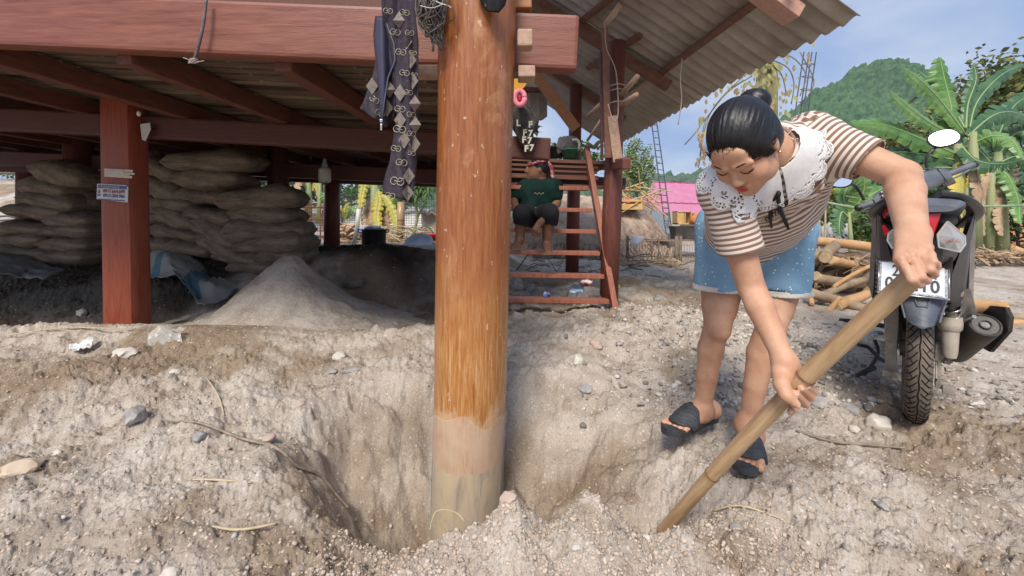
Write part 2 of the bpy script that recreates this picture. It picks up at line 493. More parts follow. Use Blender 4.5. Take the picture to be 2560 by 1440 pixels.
# sand pile under the eave
def make_pile():
    cx, cy, zt, rad = -1.69, 3.2, 0.57, 1.45
    n = 280; g = np.linspace(-1, 1, n) * rad * 1.05
    X, Y = np.meshgrid(g + cx, g + cy); r = np.hypot((X - cx), (Y - cy)) * (1 + .16 * fbm(X * 1.8, Y * 1.8, 3, 19))
    f = zt - 0.03 + .03 * np.cos(np.clip(r / .12, 0, 3.14)) - np.where(r < .55, np.clip(r - .05, 0, 9) * .66, .33 + (r - .55) * .30) + .012 * np.sin(r * 26)* sstep(.9,.3,r) * 0.3
    f = f + 0.014 * fbm(X * 14, Y * 14, 4, 3) + .007 * fbm(X * 60, Y * 60, 3, 3) + .030 * fbm(X * 4, Y * 4, 3, 8)
    Z = np.where(r < 1.25, f, -1.5); Z = np.maximum(Z, H0(X, Y) - .08 - 1.1 * sstep(.90, 1.10, np.hypot(X - cx, Y - cy)))
    V = np.stack([X, Y, Z], 2).reshape(-1, 3)
    m = mat('sand', (.62, .475, .36), .95, (.74, .60, .48), 9, 8, .15, .7, 120, bdist=.006)
    o = np_mesh('sand_pile', V, gridfaces(n, n), GM, smooth=False)
    tag(o, 'pointed heap of grey brown sand beside the square dark red pillar', 'sand pile', kind='stuff')
make_pile()

# pebbles and clods
def scatter(name, n, size, matr, label, cat, region, seed, squash=.7, sub=1, bias=None, sink=.25):
    rg = np.random.default_rng(seed); V0 = np.array(ico(sub)[0]); F0 = np.array(ico(sub)[1])
    pts = []
    while len(pts) < n:
        y = region[2] * (region[3] / region[2]) ** rg.random(); x = (rg.random() * 2 - 1) * min(1.45 * y, 9)
        if not (region[0] < x < region[1]): continue
        if bias is not None and rg.random() > bias(x, y): continue
        pts.append((x, y))
    P = np.array(pts); h = H0(P[:, 0], P[:, 1]) + detail(P[:, 0], P[:, 1])[0]
    S = size[0] * (size[1] / size[0]) ** (rg.random(n) ** 2.2)
    allV = np.zeros((n, len(V0), 3)); 
    for i in range(n):
        q = rg.normal(size=4); q /= np.linalg.norm(q); w, a, b, c = q
        M = np.array([[1 - 2 * (b * b + c * c), 2 * (a * b - c * w), 2 * (a * c + b * w)], [2 * (a * b + c * w), 1 - 2 * (a * a + c * c), 2 * (b * c - a * w)], [2 * (a * c - b * w), 2 * (b * c + a * w), 1 - 2 * (a * a + b * b)]])
        v = V0 * (1 + .62 * (rg.random((len(V0), 1)) - .5)) * np.array([1, .6 + .4 * rg.random(), squash * (.6 + .5 * rg.random())])
        v = (v @ M.T) * S[i]
        v[:, 2] *= .8
        allV[i] = v + np.array([P[i, 0], P[i, 1], h[i] + S[i] * (.5 - sink)])
    F = (F0[None] + (np.arange(n) * len(V0))[:, None, None]).reshape(-1, 3)
    o = np_mesh(name, allV.reshape(-1, 3), F, matr, smooth=sub > 1)
    tag(o, label, cat, kind='stuff'); return o

def rock_mat(name, c1, c2, sc=25):
    m = mat(name, c1, .85, c2, sc, 5, .25, .4, 60, ramp=(.3, .7), bdist=.004); return m
M_PEB = mat('pebble_grey', (.20, .185, .17), .8, (.62, .58, .53), 14, 2, .3, ramp=(.38, .62), col3=(.42, .37, .32))
M_CLOD = mat('clod_soil', (.34, .255, .185), .95, (.62, .52, .43), 20, 6, .1, .8, 90, ramp=(.3, .6), bdist=.006)
yardf = lambda x, y: 0.25 if x > 1.3 + .25 * (y - 1.7) and y > 1.5 else 1.0
inhole = lambda x, y: ((x + .16) / .78) ** 2 + ((y - 1.58) / .5) ** 2 < 1
scatter('pebbles', 1300, (.003, .011), M_PEB, 'small grey and white pebbles strewn over the dug soil', 'pebbles', (-9, 9, .9, 6.5), 5, bias=lambda x, y: yardf(x, y) * (.35 if inhole(x, y) else 1), sink=.5)
scatter('gravel', 3000, (.006, .024), M_PEB, 'coarse gravel on the rise between the ladder and the motorbike', 'gravel', (.3, 2.6, 1.8, 3.9), 8, bias=lambda x, y: math.exp(-((x - 1.35) / .7) ** 2))
scatter('soil_crumbs', 12000, (.0030, .010), M_CLOD, 'crumbs and clods of dry soil lying on the dug earth', 'soil crumbs', (-9, 9, .88, 4.5), 6, bias=lambda x, y: yardf(x, y) * (.3 if inhole(x, y) else 1), sink=.62)
scatter('lip_crumbs', 3800, (.003, .009), M_CLOD, 'fine crumbs of pale soil heaped on the front edge of the pit', 'soil crumbs', (-.5, .75, .95, 1.22), 16, sink=.5)

def stone(px, py, w, label, cat='stone', m='pale', flat=.6, y=None, name='stone', seed=0, group=None):
    # march down the view ray until it meets the ground
    if y is None:
        t = .9
        while t < 9:
            p = at(px, py, t)
            if p.z < Hs(p.x, p.y) + .01: break
            t += .01
        y = t
    p = at(px, py, y); r = w / FPX * y / 2
    rs = random.Random(seed + px)
    mats = dict(pale=rock_mat('rock_pale', (.50, .45, .38), (.68, .64, .58)), grey=rock_mat('rock_grey', (.22, .21, .20), (.45, .43, .41)),
                tan=rock_mat('rock_tan', (.50, .38, .26), (.62, .52, .42), 12), pink=rock_mat('rock_pink', (.42, .30, .25), (.55, .44, .38), 14))
    g = MB(); z = H(p.x, p.y)
    Mr = Matrix.Rotation(rs.random() * 6, 3, 'Z') @ Matrix.Rotation(rs.uniform(-.3, .3), 3, 'X')
    g.blob((p.x, p.y + r * .3, z + r * flat * .35), (r, r * .75, r * flat), 3, Mr, .35, 1.5, rs.random() * 50)
    o = g.build(name, mats[m], None, smooth=True, org=(p.x, p.y, z))
    autosmooth(o, 28)
    return tag(o, label, cat, group)
ST = [
 (38, 1185, 80, 'large flat tan stone at the left edge of the dug ground', 'tan', .55),
 (330, 1068, 62, 'grey and white speckled stone on the left soil heap', 'grey', .7),
 (495, 1112, 36, 'small round grey stone below the long brown root', 'grey', .7),
 (560, 1118, 22, 'small pinkish pebble beside the round grey stone under the root', 'pink', .7),
 (140, 1132, 22, 'small pale stone between the flat tan stone and the root', 'pale', .7),
 (305, 888, 52, 'flat white stone below the crumpled white plastic scrap', 'pale', .5),
 (846, 888, 44, 'white stone on the soil between the sand pile and the front post', 'pale', .55),
 (435, 940, 34, 'half-buried whitish stone left of the pit', 'pale', .5),
 (830, 925, 26, 'small grey stone just below the white stone left of the post', 'grey', .5),
 (880, 915, 54, 'thin dark slab of stone left of the front post', 'grey', .25),
 (670, 1085, 30, 'dull round stone above the bend of the root', 'pink', .7),
 (752, 992, 20, 'brown pebble at the upper left rim of the pit', 'pink', .7),
 (1448, 900, 38, 'white angular stone right of the front post', 'pale', .9),
 (1465, 962, 44, 'grey flat stone below the white angular stone', 'grey', .5),
 (1490, 862, 40, 'rounded brown grey stone above the white angular stone', 'pink', .7),
 (2205, 1055, 66, 'large pale block of stone beside the rear tyre', 'pale', .75),
 (2140, 1062, 30, 'small white stone left of the block by the rear tyre', 'pale', .5),
 (2040, 1010, 62, 'big blue grey stone behind the bamboo handle', 'grey', .6),
 (2130, 1018, 44, 'brown grey stone between the bamboo handle and the tyre', 'grey', .6),
 (1272, 1262, 42, 'pinkish stone lying in the pit right of the post foot', 'pink', .8),
 (1617, 1360, 18, 'small white pebble below the foot of the bamboo handle', 'pale', .8),
 (1440, 1415, 26, 'bluish white chip on the heap in front of the pit', 'pale', .6),
 (415, 1428, 44, 'pale grey stone at the bottom edge left of the pit', 'pale', .6),
 (990, 1425, 30, 'white chip at the bottom edge below the front post', 'pale', .6),
 (1845, 1340, 46, 'grey chip right of the foot of the bamboo handle', 'grey', .4),
 (2210, 1255, 34, 'grey stone on the right foreground heap', 'grey', .5),
 (200, 793, 26, 'pale round stone at the dark edge left of the red pillar', 'pale', .8),
 (1650, 745, 36, 'grey lump of stone on the gravel right of the ladder', 'grey', .6),
]
for i, (px, py, w, lab, mm, fl) in enumerate(ST): stone(px, py, w, lab, m=mm, flat=fl, seed=i)

def groundline(pts, off=.006):
    out = []
    for px, py in pts:
        t = .9
        while t < 9:
            p = at(px, py, t)
            if p.z < Hs(p.x, p.y): break
            t += .008
        out.append(Vector((p.x, p.y, H(p.x, p.y) + off)))
    return out
def smoothpts(P, k=4):
    out = []
    for i in range(len(P) - 1):
        a = P[max(i - 1, 0)]; b = P[i]; c = P[i + 1]; d = P[min(i + 2, len(P) - 1)]
        for j in range(k):
            t = j / k; out.append(.5 * ((2 * b) + (c - a) * t + (2 * a - 5 * b + 4 * c - d) * t * t + (3 * b - a - 3 * c + d) * t ** 3))
    out.append(P[-1]); return out
M_ROOT = mat('root_bark', (.22, .17, .125), .9, (.38, .31, .25), 30, 5, .2, .5, 60)
M_STRAW = mat('dry_straw', (.42, .33, .20), .8, (.56, .46, .31), 20, 4, .3)
def strand(name, pts, r, m, label, cat, off=.006):
    P = smoothpts(groundline(pts, off), 4)
    g = MB(); g.tube(P, [r * (1 - .5 * abs(2 * i / len(P) - 1) ** 3) for i in range(len(P))], 6)
    return tag(g.build(name, m, None, True, org=P[0]), label, cat)
strand('root', [(415, 1064), (500, 1072), (600, 1095), (690, 1130), (745, 1160), (800, 1195), (840, 1240), (870, 1290)], .0055, M_ROOT, 'long brown root arching down the left side of the pit', 'root', .012)
strand('straw', [(530, 1335), (600, 1340), (690, 1338)], .004, M_STRAW, 'dry yellow straw lying flat at the bottom left', 'straw')
strand('straw', [(465, 1200), (540, 1212), (630, 1218)], .0035, M_STRAW, 'thin straw below the brown root', 'straw')
strand('straw', [(515, 965), (545, 1000), (560, 1030)], .0035, M_STRAW, 'short leaning straw left of the pit above the root', 'straw')
strand('twig', [(1990, 1105), (2080, 1118), (2170, 1122), (2260, 1138)], .005, M_ROOT, 'grey twig half buried below the motorbike', 'twig', .01)
strand('twig', [(1260, 1200), (1290, 1250), (1320, 1290)], .004, M_ROOT, 'dark twig in the pit right of the post', 'twig', .01)
strand('straw', [(0, 842), (90, 838), (200, 832), (330, 829)], .004, M_STRAW, 'long pale stalk lying along the dug edge at the left', 'straw', .012)
strand('root', [(1780, 1300), (1850, 1295), (1960, 1315)], .003, M_STRAW, 'thin fibre root right of the bamboo handle', 'root', .012)
g = MB(); P = [at(1075, 1325, 1.12), at(1080, 1300, 1.13), at(1092, 1278, 1.14), at(1120, 1275, 1.13), at(1145, 1285, 1.12), at(1160, 1302, 1.11)]
g.tube(smoothpts(P, 4), .0016, 6)
tag(g.build('looped_root', M_STRAW, None, True, org=P[0]), 'thin pale root looping in front of the post foot', 'root')
g = MB(); P = [at(1628, 1330, 1.12), at(1620, 1290, 1.12), at(1603, 1240, 1.13)]
g.tube(smoothpts(P, 4), [.0016, .0016, .0015, .0014, .0013, .0012, .001, .0008, .0005], 5)
tag(g.build('grass_stalk', M_STRAW, None, True, org=P[0]), 'single yellow stalk standing beside the foot of the bamboo handle', 'stalk')
# ================================================================== HOUSE ON STILTS
def wood(name, c1, c2, rough=.45, grain=(1, 1, 12), c3=None, sc=6, spec=.4, bump=.25, coat=0, rvar=.12):
    return mat(name, c1, rough, c2, sc, 8, spec, bump, sc * 5, stretch=grain, ramp=(.3, .7), col3=c3, coat=coat, rvar=rvar, dist=.4, bdist=.004)
# grain runs along X for beams, along Z for posts, along Y for joists: the short axis of the stretch
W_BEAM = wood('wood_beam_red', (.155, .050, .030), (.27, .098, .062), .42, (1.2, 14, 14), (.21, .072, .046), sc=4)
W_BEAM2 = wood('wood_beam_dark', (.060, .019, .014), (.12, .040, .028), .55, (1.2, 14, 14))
W_PILLAR = wood('wood_pillar_red', (.20, .040, .020), (.32, .080, .038), .38, (14, 14, 1.2))
W_POST2 = wood('wood_post_dark', (.10, .030, .022), (.20, .07, .05), .5, (14, 14, 1.2))
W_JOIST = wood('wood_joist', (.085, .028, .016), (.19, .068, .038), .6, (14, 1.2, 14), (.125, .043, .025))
W_LADDER = wood('wood_ladder', (.24, .075, .045), (.40, .15, .09), .5, (8, 8, 2))
W_RAFTER = wood('wood_rafter', (.13, .055, .035), (.25, .12, .075), .65, (3, 3, 3))
W_ORANGE = wood('wood_orange', (.36, .15, .055), (.50, .24, .10), .55, (5, 5, 3))
W_PALE = wood('wood_pale', (.36, .22, .15), (.52, .36, .26), .7, (8, 8, 8))
W_ENDG = wood('wood_end_grain', (.45, .24, .17), (.58, .35, .26), .7, (9, 9, 9))
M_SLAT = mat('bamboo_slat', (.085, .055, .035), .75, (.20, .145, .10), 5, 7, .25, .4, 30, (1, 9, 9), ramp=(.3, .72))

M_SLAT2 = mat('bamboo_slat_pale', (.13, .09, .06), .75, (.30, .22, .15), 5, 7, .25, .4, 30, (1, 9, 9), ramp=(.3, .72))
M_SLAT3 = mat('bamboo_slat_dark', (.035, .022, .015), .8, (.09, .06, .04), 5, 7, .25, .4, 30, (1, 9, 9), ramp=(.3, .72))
def post_material():
    m = bpy.data.materials.new('varnished_post'); m.use_nodes = True
    nt = m.node_tree; n = nt.nodes; l = nt.links; b = n['Principled BSDF']
    tc = n.new('ShaderNodeTexCoord'); sp = n.new('ShaderNodeSeparateXYZ'); l.new(tc.outputs['Object'], sp.inputs[0])
    zo = n.new('ShaderNodeMath'); zo.operation = 'ADD'; zo.inputs[1].default_value = .2; l.new(sp.outputs[2], zo.inputs[0])
    def nz(sc, st, det=8, di=0.0):
        mp = n.new('ShaderNodeMapping'); mp.inputs['Scale'].default_value = st; l.new(tc.outputs['Object'], mp.inputs['Vector'])
        q = n.new('ShaderNodeTexNoise'); q.inputs['Scale'].default_value = sc; q.inputs['Detail'].default_value = det; q.inputs['Roughness'].default_value = .65
        q.inputs['Distortion'].default_value = di; l.new(mp.outputs[0], q.inputs['Vector']); return q.outputs['Fac']
    def rp(src, ps):
        r = n.new('ShaderNodeValToRGB'); e = r.color_ramp.elements
        while len(e) < len(ps): e.new(.5)
        for i, (p, c) in enumerate(ps): e[i].position = p; e[i].color = (*c, 1)
        l.new(src, r.inputs['Fac']); return r.outputs['Color']
    def mixc(f, a, c, mode='MIX'):
        q = n.new('ShaderNodeMixRGB'); q.blend_type = mode
        for s, v in ((0, f), (1, a), (2, c)):
            if hasattr(v, 'is_output'): l.new(v, q.inputs[s])
            elif isinstance(v, (int, float)): q.inputs[s].default_value = v
            else: q.inputs[s].default_value = (*v, 1)
        return q.outputs[0]
    def mth(op, a, c):
        q = n.new('ShaderNodeMath'); q.operation = op
        for s, v in ((0, a), (1, c)):
            if hasattr(v, 'is_output'): l.new(v, q.inputs[s])
            else: q.inputs[s].default_value = v
        return q.outputs[0]
    def mr(v, a, c, d=0., e=1.):
        q = n.new('ShaderNodeMapRange'); q.inputs['From Min'].default_value = a; q.inputs['From Max'].default_value = c
        q.inputs['To Min'].default_value = d; q.inputs['To Max'].default_value = e; l.new(v, q.inputs['Value']); return q.outputs[0]
    z = zo.outputs[0]
    grain = rp(nz(9, (9, 9, .7), 9, .6), [(.3, (.19, .058, .018)), (.5, (.30, .102, .034)), (.7, (.39, .158, .058))])
    low = rp(nz(11, (12, 12, .8), 9, .5), [(.3, (.31, .095, .022)), (.52, (.45, .20, .062)), (.72, (.56, .34, .15))])
    zlow = mth('ADD', z, mth('MULTIPLY', mth('SUBTRACT', nz(6, (1, 1, .6)), .5), .55))
    c = mixc(mr(zlow, .72, .42), grain, low)
    # scuffs with an outline of their own
    blot = nz(3.2, (1.6, 1.6, 1), 6, .8)
    c = mixc(mr(blot, .58, .66, 0, .55), c, (.47, .25, .12))
    sp1 = nz(45, (1, 1, .6), 2)
    c = mixc(mr(sp1, .68, .72, 0, .65), c, (.62, .47, .36))
    drip = nz(26, (3, 3, .22), 5)
    dripm = mth('MULTIPLY', mr(drip, .56, .60), mr(z, .60, .35))
    c = mixc(mth('MULTIPLY', dripm, .30), c, (.70, .50, .28))
    # dried silt line above the pit, bare wood below it
    wav = mth('MULTIPLY', mth('SUBTRACT', nz(9, (1.4, 1.4, .35), 8), .5), .34)
    silt = mr(mth('ADD', z, wav), .19, .17)
    c = mixc(mth('MULTIPLY', silt, mr(nz(16, (1, 1, .7)), .35, .6, .25, .85)), c, (.56, .36, .20))
    wv2 = mth('MULTIPLY', mth('SUBTRACT', nz(3, (1, 1, .1), 2), .5), .04)
    bare = rp(nz(7, (3, 3, .8), 8, .4), [(.3, (.24, .165, .10)), (.48, (.47, .345, .20)), (.66, (.56, .40, .18))])
    dark = mixc(mr(nz(4, (3.4, 3.4, .25), 4), .56, .60, 0, .85), bare, (.105, .062, .052))
    bm_ = mr(mth('ADD', z, wv2), -.012, -.018)
    c = mixc(bm_, c, dark)
    c = mixc(mth('MULTIPLY', mr(z, -.08, -.22), mr(nz(20, (1, 1, 1)), .45, .62)), c, (.34, .28, .22))
    l.new(c, b.inputs['Base Color'])
    rr = mth('ADD', mr(nz(12, (1, 1, .3)), .3, .7, .18, .40), mth('MULTIPLY', silt, .4))
    l.new(rr, b.inputs['Roughness']); b.inputs['Specular IOR Level'].default_value = .5
    bp = n.new('ShaderNodeBump'); bp.inputs['Strength'].default_value = .35; bp.inputs['Distance'].default_value = .003
    l.new(nz(40, (4, 4, .5)), bp.inputs['Height']); l.new(bp.outputs['Normal'], b.inputs['Normal'])
    return m
M_POST = post_material()
M_SHEET = mat('fibre_cement_sheet', (.30, .255, .21), .9, (.50, .45, .39), 3.5, 9, .2, .4, 40, ramp=(.28, .7), col3=(.40, .35, .295))

house = thing('stilt_house', 'red timber house on stilts with a corrugated roof, its front post standing in the pit', 'house', (0, 3, .2))

def zfl(x): return 1.60 - .045 * (x + 1.3)
# front post
P0 = at(1163, 1290, 1.55)
ring = []
g = MB()
zs = np.linspace(-.36, 1.95, 70)
prof = []
for i, z in enumerate(zs):
    py = HZ - (z - CAMZ) * FPX / 1.55
    cx = at(np.interp(py, [0, 1000, 1290], [1194, 1174, 1163]), py, 1.55).x
    rr = np.interp(py, [0, 1000, 1290], [97, 91, 87]) / FPX * 1.55 * .985
    row = []
    for k in range(48):
        a = 2 * math.pi * k / 48
        q = 1 + .012 * math.sin(3 * a + z * 2) + .006 * math.sin(7 * a + z * 5) + .004 * mnoise.noise(Vector((math.cos(a) * 3, math.sin(a) * 3, z * 3)))
        row.append((cx + rr * q * math.cos(a), 1.55 + rr * q * math.sin(a), z))
    ring.append(row)
g.grid(ring, closed=True)
o = g.build('post', M_POST, house, True, )
o['label'] = 'big round varnished orange post with a scraped bare foot in the pit'
# thin clear wrap round the foot of the post
g = MB(); rows = []
for i, z in enumerate(np.linspace(-.33, .165, 18)):
    py = HZ - (z - CAMZ) * FPX / 1.55; cx = at(np.interp(py, [0, 1000, 1290], [1194, 1174, 1163]), py, 1.55).x
    rr = np.interp(py, [0, 1000, 1290], [97, 91, 87]) / FPX * 1.55 + .004
    row = []
    for k in range(49):
        a = 2 * math.pi * k / 48; e = .007 * mnoise.noise(Vector((math.cos(a) * 2.4, math.sin(a) * 2.4, z * 4))) + .010 * max(0, -math.cos(a - .2)) ** 3
        row.append((cx + (rr + e) * math.cos(a), 1.55 + (rr + e) * math.sin(a), z + (.02 * math.sin(a * 3 + 1) + .012 * math.sin(a * 7) if i == 17 else 0)))
    rows.append(row)
g.grid(rows)
M_FILM = mat('clear_film', (.85, .83, .78), .22, None, 10, 4, .5, .5, 14, alpha=.16, bdist=.01)
o = g.build('plastic_wrap', M_FILM, house, True)

def hpart(name, a, b, w, h, m, bev=.006, up=(0, 0, 1), label=None):
    g = MB(); g.beam(a, b, w, h, up, bev); o = g.build(name, m, house)
    if label: o['label'] = label
    return o
# beams across
o = hpart('beam', at(-500, 32, 1.72), at(1443, 114, 1.66), .075, .212, W_BEAM, .014, label='wide reddish front beam running past the big post')
g = MB(); g.box(at(1312, 101, 1.52), (.055, .06, .062), None, .008); g.build('wedge', W_PALE, house)
g = MB(); g.box(at(1316, 186, 1.56), (.062, .08, .042), None, .006); g.build('wedge', W_PALE, house)
g = MB(); g.box(at(1060, 181, 1.60), (.12, .05, .045), None, .006); g.build('wedge', W_PALE, house)
g = MB(); g.box(at(1305, 10, 1.66), (.075, .05, .05), None, .006); g.build('wedge', W_ORANGE, house)
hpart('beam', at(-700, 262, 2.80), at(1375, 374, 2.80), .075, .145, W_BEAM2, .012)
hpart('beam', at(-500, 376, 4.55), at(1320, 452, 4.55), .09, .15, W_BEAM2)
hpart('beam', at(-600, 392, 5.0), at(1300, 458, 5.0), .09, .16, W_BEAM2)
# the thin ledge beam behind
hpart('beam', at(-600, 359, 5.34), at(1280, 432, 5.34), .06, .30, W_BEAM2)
# square pillar
g = MB()
pa, pb = at(320, 800, 2.75), at(308, 120, 2.75)
rows = []
for t in np.linspace(0, 1, 14):
    c = pa.lerp(pb, t); hw = .104 - .004 * t; row = []
    for k in range(24):
        a = 2 * math.pi * k / 24; ca, sa = math.cos(a), math.sin(a); q = (abs(ca) ** 5 + abs(sa) ** 5) ** (-1 / 5)
        row.append((c.x + ca * q * hw, c.y + sa * q * .085, c.z - (.08 if t == 0 else 0)))
    rows.append(row)
g.grid(rows, closed=True)
o = autosmooth(g.build('pillar', W_PILLAR, house), 40); o['label'] = 'dark red pillar with a phone number sticker'
def rpost(px0, py0, px1, py1, y, w, m=W_POST2, n=16, name='post'):
    g = MB(); a = at(px0, py0, y); b = at(px1, py1, y); r = w / FPX * y / 2
    g.tube([a, a.lerp(b, .5), b], [r * 1.04, r, r * .97], n); return g.build(name, m, house, True)
rpost(73, 700, 72, 380, 5.1, 46); rpost(196, 700, 196, 345, 4.5, 58); rpost(697, 690, 695, 360, 4.6, 50)
rpost(829, 640, 832, 420, 5.1, 37)
rpost(1430, 680, 1440, 215, 5.2, 32)
# joists along the depth, slats across
for i, x0 in enumerate(np.arange(-6.79, -.2, .65)):
    x0 = float(x0)
    y1 = 5.3
    a = Vector((x0, 1.72, zfl(x0) - .075)); b = Vector((x0 + .074 * (y1 - 1.7), y1, zfl(x0) - .075))
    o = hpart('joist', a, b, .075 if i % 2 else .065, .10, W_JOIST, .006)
rs = random.Random(4)
y = 1.74; k = 0
while y < 5.3:
    w = rs.uniform(.055, .072); z0 = .004 * rs.random()
    xr = -.16 + .05 * min(y - 1.7, 3)
    a = Vector((-7.2, y, zfl(-7.2) + z0)); b = Vector((xr, y - .05, zfl(xr) + z0))
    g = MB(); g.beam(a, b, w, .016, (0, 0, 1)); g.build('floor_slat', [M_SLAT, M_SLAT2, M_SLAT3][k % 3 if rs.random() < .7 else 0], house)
    y += w + rs.uniform(.012, .030); k += 1
# sub-floor above the slats (planks laid along the depth)
g = MB()
for i in range(26):
    x = -7.2 + .3 * i; 
    if x > -.3: break
    y1 = 5.3
    g.beam((x, 1.75, zfl(x) + .035), (x, y1, zfl(x) + .035), .29, .02)
o = g.build('floor_boards', W_JOIST, house); o['kind'] = 'stuff'
# wall boards of the upper room, just over the floor on the left and at the back
g = MB(); g.beam((-7.1, 2.2, 2.62), (-.6, 2.2, 2.35), .03, 1.1); g.build('wall', W_JOIST, house)

# ---- roof
RP0 = Vector((1.99, 2.4, 2.015)); RD = Vector((-.0905, .996, 0)); RU = Vector((-.85, -.08, .52)).normalized()
RN = RD.cross(RU).normalized()
if RN.z < 0: RN = -RN
def roofpt(s, u, off=0.0): return RP0 + RD * s + RU * u + RN * off
def on_roof(px, py, off=0.0):
    o_ = Vector((0, 0, CAMZ)); d = at(px, py, 1.0) - o_
    p0 = RP0 + RN * off; t = (p0 - o_).dot(RN) / d.dot(RN); return o_ + d * t
PER, AMP = .125, .019
SPAN, ROWS_U = 4.25, [(0, 1.75), (1.62, 3.6)]
ns = 5
for r_i, (u0, u1) in enumerate(ROWS_U):
    for k in range(ns):
        s0 = k * SPAN / ns - (.03 if k else 0); s1 = (k + 1) * SPAN / ns
        n = int((s1 - s0) / PER * 10); P = []
        off = .006 * (k % 2) + .018 * r_i
        for u in (u0, (u0 + u1) / 2, u1):
            P.append([roofpt(s, u + (.006 * math.sin(s * 31) if u == 0 else 0), AMP * math.sin(2 * math.pi * s / PER) + off + .02 * math.sin(u * 1.3 + s)) for s in np.linspace(s0, s1, n)])
        g = MB(); g.grid(P)
        o = g.build('roof_sheet', M_SHEET, house, True)
        md = o.modifiers.new('solid', 'SOLIDIFY'); md.thickness = .006; md.offset = 0
def rafter(p, q, w=.07, h=.09, m=W_RAFTER, off=-.075, name='rafter', ext=0.0):
    a = on_roof(*p, off); b = on_roof(*q, off); a = a + (a - b).normalized() * ext
    g = MB(); g.beam(a, b, w, h, RN, .005); return g.build(name, m, house)
rafter((1345, 8), (1672, 216), .085, .09, W_RAFTER, -.09, ext=1.5)
rafter((1400, 195), (1560, 300), .085, .09, W_RAFTER, -.09, ext=1.2)
rafter((1905, -6), (1640, 192), .05, .05, W_RAFTER, -.03, 'purlin', ext=.3)
rafter((1640, 192), (1556, 250), .05, .05, W_PALE, -.03, 'purlin')
rafter((1600, 90), (1470, 170), .05, .05, W_RAFTER, -.03, 'purlin')
rafter((1560, -30), (1380, 110), .05, .05, W_RAFTER, -.03, 'purlin', ext=.3)
# projecting tail of the near rafter
a = on_roof(1860, -55, -.10); b = on_roof(1985, 40, -.10)
g = MB(); g.beam(a + (a - b).normalized() * 1.2, b, .13, .085, RN, .006); g.build('rafter', W_ENDG, house)
# rafters hidden by the frame edge carry on up
# orange brace and dark crossing pieces at the back gable
def bar(name, p, q, y0, y1, w, h, m, up=(0, 1, 0)):
    g = MB(); g.beam(at(*p, y0), at(*q, y1), w, h, up, .004); return g.build(name, m, house)
bar('brace', (1322, 165), (1440, 322), 4.6, 4.6, .11, .06, W_ORANGE)
bar('brace', (1376, 182), (1400, 150), 4.5, 4.4, .05, .04, W_PALE)
bar('tie_beam', (1285, 224), (1372, 226), 5.0, 5.0, .05, .07, W_RAFTER)
# corrugated gable strip hanging at the back
g = MB(); P = []
for py_ in (226, 262, 292):
    row = []
    for s in np.linspace(0, 1, 50):
        p = at(1262 + 106 * s, py_, 5.1); p.y += .018 * math.sin(s * 30); 
        if py_ == 292: p.z += .03 * math.sin(s * 11 + 2.2) - .02 * (s > .8)
        row.append(p)
    P.append(row)
g.grid(P); g.build('roof_sheet', M_SHEET, house, True)

# ---- tall corner post with lashed boards
g = MB(); a = at(1522, 748, 3.45); b = at(1545, 105, 3.45)
g.tube([a, a.lerp(b, .35), a.lerp(b, .7), b], [.075, .078, .066, .060], 14); o = g.build('post', W_POST2, house, True); o['label'] = 'dark red corner post beside the ladder'
g = MB(); g.beam(at(1520, 395, 3.3), at(1512, 70, 3.3), .05, .03, (0, 1, 0), .003); g.build('board', W_RAFTER, house)
g = MB(); g.beam(at(1545, 405, 3.28), at(1530, 290, 3.28), .075, .02, (0, 1, 0), .003); g.build('board', W_PALE, house)
g = MB(); g.beam(at(1505, 400, 3.33), at(1503, 130, 3.33), .02, .03, (0, 1, 0), .002); g.build('board', W_BEAM2, house)
for (p, q, yy0, yy1, r) in [((1552, 237), (1594, 190), 3.3, 3.05, .020), ((1550, 262), (1592, 236), 3.3, 3.05, .020), ((1500, 262), (1470, 290), 3.4, 3.6, .02), ((1502, 300), (1468, 352), 3.4, 3.6, .012), ((1513, 62), (1552, 10), 3.3, 3.2, .024)]:
    g = MB(); g.tube([at(*p, yy0), at((p[0] + q[0]) / 2, (p[1] + q[1]) / 2 + 1, (yy0 + yy1) / 2), at(*q, yy1)], [r, r * 1.05, r * .95], 10); g.build('lashed_pole', W_PALE, house, True)
g = MB()
for z in (232, 262, 220): 
    c = at(1540, z, 3.37)
    g.tube([c + Vector((.088 * math.cos(a), .088 * math.sin(a), .006 * math.sin(3 * a))) for a in np.linspace(0, 6.28, 20)], .005, 5)
g.build('lashing', mat('rope', (.35, .28, .2), .9, (.5, .42, .32), 60, 3), house, True)
g = MB(); c = [at(1512, 60, 3.2), at(1516, 120, 3.2), at(1540, 180, 3.2), at(1545, 285, 3.2), at(1533, 300, 3.19), at(1520, 260, 3.2)]
g.tube(smoothpts(c, 5), .004, 5); g.build('cord', MATS['rope'], house, True)

# ---- porch deck right of the big post
W_DECK = wood('wood_deck', (.12, .05, .035), (.24, .11, .075), .65, (1.2, 10, 10))
for i, (yy, pyl, pyr, hh, xr) in enumerate([(3.70, 398, 408, .030, 1512), (3.72, 412, 420, .022, 1495), (3.74, 424, 432, .020, 1492), (3.76, 440, 446, .040, 1495), (3.78, 462, 470, .030, 1560)]):
    g = MB(); g.beam(at(1130, pyl - 6, yy), at(xr, pyr, yy), .05, hh, (0, 0, 1), .003); g.build('deck_rail', W_DECK, house)
g = MB(); g.beam(at(1120, 436, 3.9), at(1562, 460, 3.9), .08, .10, (0, 0, 1), .006); g.build('beam', W_BEAM2, house)
for i in range(14):
    yy = 3.74 + i * .105
    g = MB(); g.beam(Vector((-.5, yy, 1.395)), Vector((.93 - .01 * i, yy, 1.355)), .095, .022, (0, 0, 1), .002); g.build('deck_plank', W_DECK, house)
